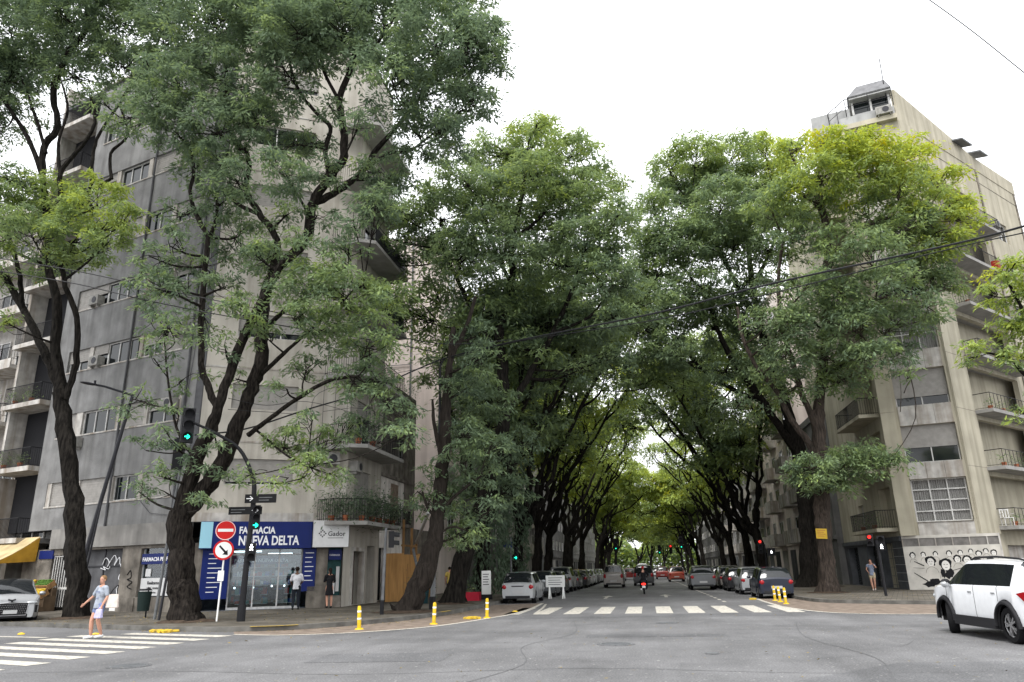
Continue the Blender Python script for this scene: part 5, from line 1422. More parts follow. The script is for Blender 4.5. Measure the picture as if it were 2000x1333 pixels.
def wheel(par, x, y, r, w, spokes=5, steer=0.0, side=1, fancy=False):
    T = Matrix.Translation((x, y, r)) @ Matrix.Rotation(steer, 4, 'Z')
    q = MB(); n = 28
    prof = [(-w / 2, r * .66), (-w / 2, r * .93), (-w * .36, r), (w * .36, r), (w / 2, r * .93), (w / 2, r * .66)]
    vs = []
    for a in range(n):
        an = 2 * PI * a / n
        for (px, pr) in prof: vs.append(T @ Vector((px, pr * math.cos(an), pr * math.sin(an))))
    k = len(prof)
    q.add(vs, [(a * k + i, ((a + 1) % n) * k + i, ((a + 1) % n) * k + i + 1, a * k + i + 1) for a in range(n) for i in range(k - 1)])
    e = empty('wheel'); e.parent = par
    q.build('tyre', TYRE, e, smooth=True)
    q = MB()
    q.disc(T @ Vector((side * w * .12, 0, 0)), r * .66, T.to_3x3() @ Vector((1, 0, 0)), .02, 24, 1)
    xo = side * w * .36
    for s_ in range(spokes):
        for dd in ((-.14, .14) if fancy else (0,)):
            a = 2 * PI * s_ / spokes
            a1 = a + dd * 1.5
            p0 = T @ Vector((xo, r * .12 * math.cos(a), r * .12 * math.sin(a))); p1 = T @ Vector((xo, r * .65 * math.cos(a1), r * .65 * math.sin(a1)))
            q.tube([p0, p1], [r * .075, r * (.06 if fancy else .12)], 4)
    q.disc(T @ Vector((xo, 0, 0)), r * .15, T.to_3x3() @ Vector((1, 0, 0)), .03, 12)
    rp = [T @ Vector((xo - side * .01, r * .64 * math.cos(2 * PI * i / 24), r * .64 * math.sin(2 * PI * i / 24))) for i in range(25)]
    q.tube(rp, .014, 5, caps=False)
    q.build('rim', [RIM, BLACK], e, smooth=True)
    return e

def sm(t): t = max(0, min(1, t)); return t * t * (3 - 2 * t)
def car(name, cat, label, loc, rz, pm, L=4.0, W=1.72, H=1.48, wb=2.5, wr=.31, hood=.90, belt=.92, nose=.72, cowl=.95, rf=.30, rr=-1.55, rb=-1.88, tail='hatch', clad=False, deck=None,
        wins=((-1.45, -.72), (-.60, .22), (.30, .92)), steer=0, spokes=5, group=None, roofm=None, plate=True, wy=.0, fancy=False, detail=True):
    o = empty(name, loc, rz, label, cat, group)
    N_ = 64; ys = [-L / 2 + L * i / N_ for i in range(N_ + 1)]
    fw, rw = wb / 2 + wy, -wb / 2 + wy; ra = wr + .07
    rows = []
    deck = belt + .02 if deck is None else deck
    def zd(y):
        if y > cowl: t = (y - cowl) / (L / 2 - cowl); return hood + .04 * (1 - t) - (hood - nose) * sm((t - .45) / .55) ** 1.2
        if y < rb: return deck - .05 * sm((rb - y) / max(.05, (rb + L / 2)))
        return belt + .03
    def zr(y):
        b = zd(y)
        if y >= cowl or y <= rb: return b
        if y > rf: t = (cowl - y) / (cowl - rf); return b + (H - b) * (math.sin(t * PI / 2) ** .95) * (.93 + .07 * t)
        if y < rr: t = (y - rb) / (rr - rb); return b + (H - .05 - b) * (math.sin(t * PI / 2) ** .9)
        mid = (rf + rr) / 2; t = (y - rr) / (rf - rr)
        return H - .05 * (1 - t) ** 1.6 + .0 + .01 * math.sin(t * PI)
    for y in ys:
        e = max(0, (abs(y) - (L / 2 - .65)) / .65)
        w = W / 2 * (1 - (.20 if y > 0 else .10) * e ** 2.3)
        zl = .20 if not clad else .26
        zl += .06 * e
        arch = False
        for yw in (fw, rw):
            if abs(y - yw) < ra: zl = max(zl, wr + math.sqrt(ra * ra - (y - yw) ** 2)); arch = True
        b = min(belt, zd(y) - .035); g = zr(y) - b; s_ = max(0, min(1, g / .42))
        z2 = max(.52, zl + .10)
        z2 = min(z2, b - .04)
        cr = .03 * (1 - s_)
        rows.append([(w * .94, min(zl, z2 - .06)), (w * .985, min(zl + .075, z2 - .02)), (w, z2), (w * .985, b), (w * .955, b + min(.035, g * .1)), (w * (.945 - .175 * s_), b + g * .85), (w * (.90 - .20 * s_), b + g * .965), (w * .42, zr(y) + cr), (0, zr(y) + .012 + cr)])
    parts = {'body': MB(), 'windshield': MB(), 'rear_window': MB(), 'side_window': MB(), 'side_window_l': MB()}
    def vert(i, j, sd): x, z = rows[i][j]; return (sd * x, ys[i], z)
    import collections
    for sd in (1, -1):
        for i in range(N_):
            ym = (ys[i] + ys[i + 1]) / 2
            for j in range(8):
                key = 'body'; m_ = 0
                if j == 4 and wins[0][0] < ym < wins[-1][1] and not any(a < ym < b for a, b in wins): m_ = 1
                if j == 4 and any(a < ym < b for a, b in wins) and rows[i][5][1] - rows[i][4][1] > .09: key = 'side_window' if sd > 0 else 'side_window_l'
                elif j >= 5 and rf + .02 < ym < cowl - .03 and j >= 6: key = 'windshield'
                elif j >= 5 and rb + .02 < ym < rr - .02: key = 'rear_window'
                elif j == 5 and (rf < ym < cowl): key = 'body'
                elif j == 0: m_ = 1 if clad else 0
                elif clad and j == 1 and (rows[i][1][1] > .36): m_ = 1 if False else 0
                if key == 'body' and j >= 6 and roofm and rr < ym < rf: m_ = 2
                q = parts[key]
                f = [vert(i, j, sd), vert(i + 1, j, sd), vert(i + 1, j + 1, sd), vert(i, j + 1, sd)]
                if sd < 0: f.reverse()
                q.add(f, [(0, 1, 2, 3)], m_)
    for i in (0, N_):
        ring = [vert(i, j, 1) for j in range(9)] + [vert(i, j, -1) for j in range(7, -1, -1)]
        parts['body'].add(ring, [tuple(range(len(ring)))])
    mats = [pm, CLAD, roofm or pm]
    for k, q in parts.items():
        if not q.v: continue
        # weld
        mp = {}; nv = []; nf = []
        for f in q.f:
            g_ = []
            for vi in f:
                key = tuple(round(c, 5) for c in q.v[vi])
                if key not in mp: mp[key] = len(nv); nv.append(q.v[vi])
                if mp[key] not in g_: g_.append(mp[key])
            nf.append(tuple(g_))
        q.v = nv; keep = [i for i, f in enumerate(nf) if len(f) > 2]; q.f = [nf[i] for i in keep]; q.m = [q.m[i] for i in keep]
        q.build(k.replace('_l', ''), mats if k == 'body' else CARGL, o, smooth=38)
    q = MB(); q.box(-W / 2 + .22, W / 2 - .22, -L / 2 + .12, L / 2 - .15, .24, .78); q.box(-W / 2 + .1, W / 2 - .1, rw + ra + .02, fw - ra - .02, .22, .6); q.build('underbody', BLACK, o)
    for sx in (-1, 1):
        for yw in (fw, rw): wheel(o, sx * (W / 2 - .13), yw, wr, .21, spokes, steer if yw == fw else 0, sx, fancy)
    if detail:
        xs_ = W / 2
        for sx in (-1, 1):
            q = MB(); T = Matrix.Translation((sx * (xs_ + .09), cowl - .25, belt + .08))
            q.ball((0, 0, 0), (.11, .07, .075), T, 8); q.box(-.1 if sx > 0 else 0, 0 if sx > 0 else .1, -.02, .02, -.03, .0, 0, T); q.build('mirror', CLAD if clad else pm, o, smooth=True)
            q = MB()
            for (a, b) in wins[1:]:
                q.box(sx * xs_ * .985 - .012, sx * xs_ * .985 + .012, a + .06, a + .22, belt - .13, belt - .10)
            q.build('door_handle', pm if not clad else P_SILVER, o)
            # door seams follow the side rows
            q = MB()
            for y in [wins[1][0] - .05, wins[1][1] + .04] + ([wins[2][1] + .06] if len(wins) > 2 else []):
                i = min(range(N_ + 1), key=lambda t: abs(ys[t] - y))
                if abs(ys[i] - rw) < ra * .9 or abs(ys[i] - fw) < ra * .9: js = range(2, 5)
                else: js = range(1, 5)
                q.tube([(sx * (rows[i][j][0] + .001), ys[i], rows[i][j][1]) for j in js], .0055, 4)
            q.build('door_seam', BLACK, o)
        # lamps, plates
        zt = belt - .14
        for sx in (-1, 1):
            q = MB(); q.ball((sx * (W / 2 * .90 - .1), -L / 2 + .05, zt), (.13, .09, .13 if tail != 'van' else .2), None, 10); q.build('taillight', TAIL, o, smooth=True)
            q = MB(); q.ball((sx * (W / 2 * .80 - .12), L / 2 - .12, nose - .07), (.22, .16, .09), None, 10); q.build('headlight', HEADL, o, smooth=True)
        q = MB(); q.box(-.26, .26, -L / 2 - .012, -L / 2 - .001, .48, .60); q.build('number_plate', PLATE, o)
        q = MB(); q.box(-.21, .21, L / 2 + .001, L / 2 + .012, .40, .51); q.build('number_plate', PLATE, o)
        q = MB(); q.box(-W * .36, W * .36, -L / 2 - .03, -L / 2 + .1, .24, .37); q.box(-W * .3, W * .3, L / 2 - .1, L / 2 + .006, .26, .38); q.build('bumper_insert', CLAD, o)
    return o

def at_ground(px, Y, xoff=0):
    return 0
AV = 0.0
# white crossover turning into the avenue
suv = car('suv', 'car', 'white crossover car with black wheel arches turning at the right edge of the photo', (7.86, 18.64, 0), rad(4.6), P_WHITE, L=4.46, W=1.83, H=1.62, wb=2.64, wr=.345, hood=1.03, belt=1.06, nose=.88, cowl=1.18, rf=.35, rr=-1.75, rb=-2.08,
          wins=((-1.52, -1.08), (-1.02, -.10), (-.04, 1.14)), clad=True, steer=-.45, wy=.05, fancy=True)
for sx in (-1, 1):
    q = MB()
    for yw in (1.37, -1.27):
        pts = [(sx * (.915 * (1 - (.20 if yw > 0 else .10) * max(0, (abs(yw + .44 * math.cos(a)) - 1.58) / .65) ** 2.3) + .005), yw + .44 * math.cos(a), .345 + .44 * math.sin(a)) for a in [rad(-5 + 190 * i / 18) for i in range(19)]]
        q.tube(pts, .055, 6, sq=.6)
    q.box(sx * .925 - .03, sx * .925 + .03, -.83, .93, .24, .44)
    q.build('arch_cladding', CLAD, suv, smooth=True)
q = MB()
for sx in (-1, 1): q.tube([(sx * .62, .3, 1.62), (sx * .63, .1, 1.665), (sx * .64, -.8, 1.67), (sx * .63, -1.6, 1.62), (sx * .62, -1.75, 1.59)], .022, 6)
q.build('roof_rail', CLAD, suv)
q = MB()
for sx in (-1, 1): q.add([(sx * .925, -1.78, .96), (sx * .90, -2.02, 1.0), (sx * .86, -2.16, .97), (sx * .86, -2.18, .80), (sx * .91, -2.0, .82)], [(0, 1, 2, 3, 4)])
q.build('taillight', TAIL, suv)
q = MB(); q.ball((-1.02, .93, 1.10), (.10, .075, .085), None, 10); q.build('mirror_glass', P_SILVER, suv, smooth=True)
# silver people carrier parked nose-out at the left edge
mpv = car('parked_car', 'car', 'silver car with a wide honeycomb grille parked by the fruit shop at the left edge', (-24.75, 26.75, 0), rad(-135), P_SILVER, L=4.36, W=1.84, H=1.62, wb=2.61, wr=.33, hood=1.02, belt=1.0, nose=.84, cowl=1.25, rf=.25, rr=-1.6, rb=-2.0, steer=.1)
q = MB(); q.box(-.52, .52, 2.16, 2.20, .36, .76); q.build('grille', BLACK, mpv)
q = MB()
for i in range(5):
    for j in range(14):
        q.tube([(-.48 + j * .072 + (i % 2) * .03, 2.2, .42 + i * .07), (-.46 + j * .072 + (i % 2) * .03, 2.215, .42 + i * .07)], .018, 5)
q.build('grille_mesh', RIM, mpv)
q = MB(); q.tube([(-.55, 2.17, .74), (-.50, 2.19, .34), (.50, 2.19, .34), (.55, 2.17, .74), (0, 2.19, .80), (-.55, 2.17, .74)], .022, 6); q.build('grille_frame', RIM, mpv)
q = MB(); q.tube([(-.12, 2.19, .90), (0, 2.21, .86), (.12, 2.19, .90)], .03, 5); q.tube([(0, 2.21, .86), (-.02, 2.21, .80)], .03, 5); q.build('emblem', IRON, mpv)
for sx in (-1, 1):
    q = MB(); q.box(sx * .72 - .13, sx * .72 + .13, 2.02, 2.12, .42, .68); q.build('fog_lamp_recess', BLACK, mpv)
    q = MB(); q.ball((sx * .70, 2.13, .55), (.06, .03, .06)); q.build('fog_lamp', HEADL, mpv)
q = MB(); q.box(-.22, .22, 2.221, 2.235, .40, .53); q.build('number_plate', PLATE, mpv)

# left kerb, seen from behind
hatch = dict(L=3.95, W=1.70, H=1.50, wb=2.48, wr=.30, rr=-1.5, rb=-1.92)
G_L = 'cars parked along the left kerb'; G_R = 'cars parked along the right kerb'
c_ = car('parked_car', 'car', 'silver hatchback first in the left row, nearest the zebra crossing', (-6.4, 39.8, 0), 0, P_SILVER, group=G_L, **hatch)
q = MB(); q.add([(-.34, -1.99, .84), (.34, -1.99, .84), (.27, -1.99, .79), (-.27, -1.99, .79)], [(0, 1, 2, 3)]); q.build('handle_recess', BLACK, c_)
def spread(rowlist, G):
    for kw in rowlist:
        kw = dict(kw); car(kw.pop('name', 'parked_car'), kw.pop('cat', 'car'), kw.pop('label'), kw.pop('loc'), kw.pop('rz', 0), kw.pop('pm'), group=G, **kw)
spread([
    dict(label='dark green-grey hatchback in the left row, behind the white folding barrier', loc=(-6.3, 47.2, 0), pm=P_GREY, **hatch),
    dict(label='dark saloon in the left row between the grey hatchback and the pale estate', loc=(-6.3, 52.2, 0), pm=P_DARK, L=4.3, W=1.74, H=1.46, rr=-1.0, rb=-1.5, wins=((-.95, -.3), (-.2, .4), (.5, .92))),
    dict(label='pale tall estate car in the left row, taller than the cars before it', loc=(-6.3, 57.5, 0), pm=P_SILVER, L=4.5, W=1.82, H=1.74, wb=2.7, wr=.34, belt=1.05, hood=1.02, nose=.85, rr=-1.8, rb=-2.15, wins=((-1.7, -.9), (-.8, .1), (.2, .9)), clad=True),
    dict(label='grey hatchback in the left row, tucked between the pale tall estate and the taxi', loc=(-6.2, 62.7, 0), pm=P_GREY, **hatch),
    dict(label='black taxi with a yellow roof in the left row', loc=(-6.0, 68.0, 0), pm=P_BLACK, roofm=P_YELL, L=4.3, W=1.75, H=1.52, rr=-1.2, rb=-1.7, wins=((-1.1, -.4), (-.3, .4), (.5, .9))),
    dict(label='white car far up the left row, just past the black taxi', loc=(-6.0, 73.2, 0), pm=P_WHITE, **hatch),
    dict(label='second white car past the taxi in the left row', loc=(-6.0, 78.2, 0), pm=P_WHITE, **hatch),
    dict(label='dark car past the two white ones in the left row', loc=(-6.0, 83.2, 0), pm=P_DARK, detail=False, **hatch),
    dict(label='small silver car near the far end of the left row', loc=(-6.0, 88.2, 0), pm=P_SILVER, detail=False, **hatch),
    dict(label='furthest white car parked in the left row', loc=(-6.0, 93.2, 0), pm=P_WHITE, detail=False, **hatch)], G_L)
spread([
    dict(label='navy blue hatchback first in the right row, behind the yellow bollards', loc=(6.15, 41.6, 0), pm=P_BLUE, **dict(hatch, W=1.72, H=1.49)),
    dict(label='silver hatchback in the right row, next ahead of the navy one', loc=(5.95, 47.5, 0), pm=P_SILVER, **hatch),
    dict(label='dark hatchback in the right row, third from the bollards', loc=(5.8, 53.2, 0), pm=P_BLACK, **hatch),
    dict(label='grey-brown estate in the right row, fourth from the bollards', loc=(5.8, 59, 0), pm=P_BEIGE, **dict(hatch, L=4.3, H=1.6)),
    dict(label='dark estate in the right row, fifth from the bollards', loc=(5.8, 65.5, 0), pm=P_DARK, **dict(hatch, L=4.3, H=1.58)),
    dict(label='silver car in the right row, sixth from the bollards', loc=(5.8, 70.5, 0), pm=P_SILVER, **hatch),
    dict(label='dark car in the right row, seventh from the bollards', loc=(5.8, 75.5, 0), pm=P_DARK, detail=False, **hatch),
    dict(label='white car in the right row, eighth from the bollards', loc=(5.8, 80.5, 0), pm=P_WHITE, detail=False, **hatch),
    dict(label='furthest dark car parked in the right row', loc=(5.8, 85.5, 0), pm=P_DARK, detail=False, **hatch)], G_R)
G_M = 'cars driving up the avenue'
q = [c for c in []]
spread([
    dict(label='grey crossover driving up the avenue beside the right parked row', loc=(3.75, 57.5, 0), pm=P_GREY, L=4.35, W=1.84, H=1.64, wb=2.6, wr=.34, belt=1.0, hood=1.0, nose=.84, rr=-1.3, rb=-1.95, clad=True, wins=((-1.3, -.6), (-.5, .25), (.35, .9))),
    dict(name='van', cat='van', label='champagne van with two rear windows driving up the avenue', loc=(-2.9, 67.5, 0), pm=P_BEIGE, L=4.2, W=1.76, H=1.85, wb=2.7, wr=.32, belt=1.05, hood=1.0, nose=.85, cowl=1.3, rf=.6, rr=-1.93, rb=-2.05, tail='van', wins=((-1.8, -.9), (-.8, .2), (.3, 1.1))),
    dict(label='tall black car driving directly ahead of the scooter rider', loc=(-.42, 72.5, 0), pm=P_BLACK, L=4.4, W=1.86, H=1.78, wb=2.65, wr=.35, belt=1.05, hood=1.0, nose=.85, rr=-1.85, rb=-2.12, tail='van', wins=((-1.7, -.9), (-.8, .1), (.2, .9))),
    dict(label='orange-red car driving mid-street ahead of the grey crossover', loc=(3.05, 88, 0), pm=P_ORANGE, L=4.1, W=1.76, H=1.62, rr=-1.6, rb=-1.95),
    dict(label='dark red car driving in the middle of the avenue, left of the orange-red one', loc=(1.9, 108, 0), pm=P_RED, L=4.1, W=1.74, H=1.62, rr=-1.6, rb=-1.95),
    dict(label='small white car driving beside the dark red one, further right', loc=(3.9, 104, 0), pm=P_WHITE, detail=False, **hatch),
    dict(label='red car far up the avenue, left of the black car', loc=(-2.6, 112, 0), pm=P_RED, detail=False, **hatch),
    dict(label='white car far up the avenue behind the champagne van', loc=(-3.6, 98, 0), pm=P_WHITE, detail=False, **hatch),
    dict(name='van', cat='van', label='white van at the far end of the avenue', loc=(-.9, 135, 0), pm=P_WHITE, L=5, W=2, H=2.2, wb=3, wr=.35, belt=1.2, hood=1.1, nose=.9, rr=-2.3, rb=-2.45, tail='van', detail=False, wins=((.4, 1.0),)),
    dict(label='white car among the far traffic, right of the white van', loc=(1.6, 140, 0), pm=P_WHITE, detail=False, **hatch)], G_M)

# ================================================================== people
CL = {k: mat(k, c, .9, .15, 12) for k, c in (('grey_tshirt', (.30, .33, .38)), ('blue_shorts', (.16, .20, .34)), ('white_shirt', (.55, .55, .58)), ('dark_trousers', (.015, .018, .025)), ('black_dress', (.012, .012, .014)),
     ('yellow_shirt', (.50, .38, .10)), ('beige_shorts', (.42, .35, .24)), ('blue_top', (.22, .25, .33)), ('shoe_white', (.70, .70, .69)), ('hair_blond', (.22, .13, .065)), ('hair_dark', (.015, .011, .009)),
     ('tote', (.60, .52, .47)), ('lilac_bag', (.42, .40, .60)), ('helmet_red', (.35, .02, .02)), ('shoe_dark', (.02, .02, .02)), ('jean', (.04, .05, .08)))}
def remesh(mb, name, m_, par, vox=.011, it=3):
    o = mb.build(name, m_, par, smooth=60)
    r_ = o.modifiers.new('remesh', 'REMESH'); r_.mode = 'VOXEL'; r_.voxel_size = vox; r_.use_smooth_shade = True
    s_ = o.modifiers.new('smooth', 'SMOOTH'); s_.iterations = it; s_.factor = .6
    return o
def seg(q, a, b, r0, r1, n=10, mid=None, sq=1.0):
    a, b = Vector(a), Vector(b)
    k = 6; pts = [a.lerp(b, i / k) for i in range(k + 1)]
    rs = [r0 + (r1 - r0) * i / k for i in range(k + 1)]
    if mid: rs = [r + mid * math.sin(PI * (i / k) ** .8) for i, r in enumerate(rs)]
    q.tube(pts, rs, n, sq=sq); q.ball(a, r0 * .98, n=8); q.ball(b, r1 * .98, n=8)
DEFJ = dict(pel=(0, 0, .93), chest=(0, 0, 1.24), neck=(0, .0, 1.42), head=(0, .02, 1.575), hl=(-.09, 0, .89), kl=(-.10, .03, .49), al=(-.10, -.01, .09), hr=(.09, 0, .89), kr=(.10, .03, .49), ar=(.10, -.01, .09),
            sl=(-.175, 0, 1.37), el=(-.23, -.02, 1.10), wl=(-.24, .05, .86), sr=(.175, 0, 1.37), er=(.23, -.02, 1.10), wr=(.24, .05, .86), fl=(0, 1), fr=(0, 1), look=0.0)
def person(label, loc, rz, J={}, sc=1.0, skin=None, female=False, top=None, bottom=None, blen=.5, sleeve=.55, hair=None, hairlen=.0, shoes=None, dress=False, group=None, lean=0):
    j = dict(DEFJ); j.update(J)
    V = {k: Vector(v) if len(v) == 3 else v for k, v in j.items() if not isinstance(v, float)}
    skin = skin or SKIN
    o = empty('person', loc, rz, label, 'person', group); o.scale = (sc,) * 3
    q = MB()
    tw = .14 if female else .155
    # torso
    q.ball(V['pel'], (.155 if female else .145, .10, .12), n=12); q.ball(V['chest'], (tw, .10, .17), n=12); seg(q, V['pel'], V['chest'], .115, .125, sq=.8)
    q.tube([V['sl'], V['neck'] - Vector((0, 0, .03)), V['sr']], [.055, .075, .055], 10); seg(q, V['neck'] - Vector((0, 0, .05)), V['neck'] + Vector((0, .01, .08)), .055, .05)
    # head with jaw, nose, ears
    Hd = Matrix.Translation(V['head']) @ Matrix.Rotation(j['look'], 4, 'Z')
    q.ball((0, -.005, .035), (.074, .092, .092), Hd, 14); q.ball((0, .02, -.035), (.056, .070, .075), Hd, 12)
    q.ball((0, .098, -.005), (.012, .018, .022), Hd, 6)
    for sx in (-1, 1): q.ball((sx * .076, -.005, .0), (.012, .02, .03), Hd, 6)
    for s_ in ('l', 'r'):
        seg(q, V['h' + s_], V['k' + s_], .082, .056, mid=.006); seg(q, V['k' + s_], V['a' + s_], .053, .036, mid=.012)
        A_ = V['a' + s_]; fd = Vector((*j['f' + s_], 0)).normalized()
        seg(q, A_ + Vector((0, 0, -.035)), A_ + fd * .15 + Vector((0, 0, -.055)), .036, .028)
        seg(q, V['s' + s_], V['e' + s_], .048, .038); seg(q, V['e' + s_], V['w' + s_], .036, .026, mid=.004)
        # hand: palm, four fingers and thumb
        w_ = V['w' + s_]; d = (w_ - V['e' + s_]).normalized(); sx = -1 if s_ == 'l' else 1
        side = d.cross(Vector((sx, .2, 0))).normalized(); nrm = side.cross(d).normalized()
        seg(q, w_, w_ + d * .075, .026, .034, sq=.6)
        for i in range(4):
            b0 = w_ + d * .085 + side * (i - 1.5) * .018; ln = (.06, .072, .068, .052)[i]
            b1 = b0 + d * ln * .55 - nrm * .008; b2 = b1 + (d * .6 - nrm * .6) * ln * .45
            q.tube([b0, b1, b2], [.0095, .009, .0075], 6)
        t0 = w_ + d * .03 - side * .03; q.tube([t0, t0 + d * .03 - side * .022, t0 + d * .055 - side * .026], [.012, .011, .009], 6)
    remesh(q, 'body', skin, o)
    q = MB()
    for sx in (-1, 1): q.ball((sx * .03, .088, .03), (.011, .008, .006), Hd, 6)
    q.ball((0, .09, -.05), (.022, .008, .005), Hd, 6); q.build('face_detail', mat('dark_feature', (.06, .02, .018), .6) if 'dark_feature' not in bpy.data.materials else bpy.data.materials['dark_feature'], o)
    # hair
    q = MB(); q.ball((0, -.022, .052), (.086, .098, .092), Hd, 14)
    if hairlen > 0: q.tube([Hd @ Vector((0, -.07, .05)), Hd @ Vector((0, -.095, -.04)), Hd @ Vector((0, -.09, -.04 - hairlen))], [.07, .065, .035], 10)
    elif female: q.ball((0, -.10, .03), (.045, .05, .05), Hd, 8)
    remesh(q, 'hair', hair or CL['hair_dark'], o, .012, 2)
    # top
    if top:
        q = MB(); q.ball(V['chest'] + Vector((0, 0, -.02)), (tw + .022, .125, .17), n=12); q.tube([V['sl'] + Vector((.0, 0, .005)), V['neck'] - Vector((0, 0, .055)), V['sr'] + Vector((0, 0, .005))], [.066, .078, .066], 10)
        hem = V['pel'] + Vector((0, 0, -.12 if not dress else -.38))
        q.tube([V['chest'], V['chest'].lerp(V['pel'], .5), V['pel'], hem], [.15, .142, .165, .175 if not dress else .21], 16, sq=.78)
        for s_ in ('l', 'r'):
            e_ = V['s' + s_].lerp(V['e' + s_], min(1, sleeve)); seg(q, V['s' + s_], e_, .066, .062)
            if sleeve > 1: seg(q, V['e' + s_], V['e' + s_].lerp(V['w' + s_], sleeve - 1), .055, .045)
        remesh(q, 'shirt' if not dress else 'dress', top, o, .013, 3)
    if bottom:
        q = MB(); q.ball(V['pel'] + Vector((0, 0, -.02)), (.165, .122, .12), n=12)
        for s_ in ('l', 'r'):
            if blen <= 1: seg(q, V['h' + s_], V['h' + s_].lerp(V['k' + s_], blen), .098, .093)
            else:
                seg(q, V['h' + s_], V['k' + s_], .098, .072); seg(q, V['k' + s_], V['k' + s_].lerp(V['a' + s_], blen - 1), .07, .055)
        remesh(q, 'shorts' if blen <= 1 else 'trousers', bottom, o, .013, 2)
    for s_ in ('l', 'r'):
        A_ = V['a' + s_]; fd = Vector((*j['f' + s_], 0)).normalized(); q = MB()
        seg(q, A_ + Vector((0, 0, -.03)) - fd * .03, A_ + fd * .16 + Vector((0, 0, -.05)), .048, .038); remesh(q, 'shoe', shoes or CL['shoe_dark'], o, .012, 2)
    return o, V
# walking woman on the near crossing: she faces left and slightly towards the camera
GRZ = rad(160)
g_, V = person('woman walking over the near zebra crossing in a grey t-shirt and shorts, carrying two bags', (-15.13, 19.53, 0), GRZ, dict(
    kl=(-.08, .06, .49), al=(-.07, -.10, .10), kr=(.09, .14, .49), ar=(.10, .10, .09), el=(-.25, -.02, 1.12), wl=(-.24, .10, .88), er=(.30, .06, 1.13), wr=(.42, .20, .95), look=.35, hl=(-.085, 0, .89), fr=(.3, 1)),
    sc=.975, female=True, top=CL['grey_tshirt'], bottom=CL['blue_shorts'], blen=.42, sleeve=.75, hair=CL['hair_blond'], shoes=CL['shoe_white'])
def bag(label, loc, rz, m_, w, d, h, strap, cat='bag'):
    o = empty('bag', loc, rz, label, cat)
    q = MB(); q.box(-w / 2, w / 2, -d / 2, d / 2, 0, h)
    for i, v in enumerate(q.v):
        if v[2] > 0: q.v[i] = (v[0] * .86, v[1] * .4, v[2])
    b_ = q.build('bag_body', m_, o); bv = b_.modifiers.new('b', 'BEVEL'); bv.width = .03; bv.segments = 2
    q = MB(); q.tube(arc_pts(strap, 4), .012, 5); q.build('strap', CL['shoe_dark'] if cat == 'handbag' else m_, o)
    return o
Rg = Matrix.Translation((-15.13, 19.53, 0)) @ Matrix.Rotation(GRZ, 4, 'Z')
def gp(x, y, z): return Rg @ Vector((x, y, z))
p = gp(-.36, -.12, .80); bag('pale pink tote bag on the walking woman\'s shoulder', p, GRZ + .5, CL['tote'], .34, .12, .36, [(-.11, 0, .33), (-.10, .02, .48), (-.14, .07, .6), (-.02, .07, .5), (.1, 0, .34)], 'handbag')
p = gp(-.22, .15, .54); bag('lilac carrier bag hanging from the walking woman\'s hand', p, GRZ + .3, CL['lilac_bag'], .22, .14, .24, [(-.04, 0, .22), (0, 0, .29), (.04, 0, .22)], 'carrier bag')
q = MB()
for i, (a, b) in enumerate([(-.10, .05), (-.04, .05), (.03, .04)]): q.tube([(a, .128, 1.27), (a + .05, .13, 1.28), (a + .02, .128, 1.22)], .006, 4)
q.tube([(-.06, .125, 1.10), (.04, .128, 1.08), (.08, .12, 1.0)], .008, 4); q.build('shirt_print', CL['blue_shorts'], g_)
person('man in a white shirt and dark trousers standing at the chemist door, seen from behind', (-15.05, 31.55, .125), rad(25), dict(el=(-.24, .04, 1.12), wl=(-.16, .2, .98), er=(.24, .04, 1.12), wr=(.14, .22, 1.0), ar=(.12, .02, .09), al=(-.10, -.06, .09)), sc=1.04, skin=SKIN2, top=CL['white_shirt'], bottom=CL['dark_trousers'], blen=1.9, sleeve=.8)
person('woman in a dark dress looking into the narrow chemist window beside the doorway', (-14.0, 32.65, .125), rad(35), dict(el=(-.22, .08, 1.12), wl=(-.08, .24, 1.16), er=(.23, .06, 1.1), wr=(.12, .24, 1.1), kl=(-.09, .05, .5), al=(-.1, -.12, .1)), sc=1.0, female=True, top=CL['black_dress'], dress=True, hair=CL['hair_dark'], hairlen=.14, sleeve=.9)
person('woman in beige shorts holding up a phone on the right-hand pavement', (12.3, 46.0, .125), rad(165), dict(el=(-.26, .12, 1.24), wl=(-.10, .26, 1.44), er=(.26, .02, 1.12), wr=(.18, .16, 1.0), kl=(-.08, .08, .5), al=(-.06, -.02, .1), kr=(.09, .1, .48), ar=(.05, .14, .09)), sc=.98, female=True, top=CL['blue_top'], bottom=CL['beige_shorts'], blen=.5, sleeve=.3, hair=CL['hair_dark'], hairlen=.1, shoes=CL['tote'])
person('person in a yellow shirt walking away between the two near left trees', (-11.1, 42.6, .125), rad(5), dict(kl=(-.09, .12, .5), al=(-.09, -.04, .1), ar=(.1, .1, .09)), sc=1.0, top=CL['yellow_shirt'], bottom=CL['jean'], blen=.7, sleeve=.6, skin=SKIN)
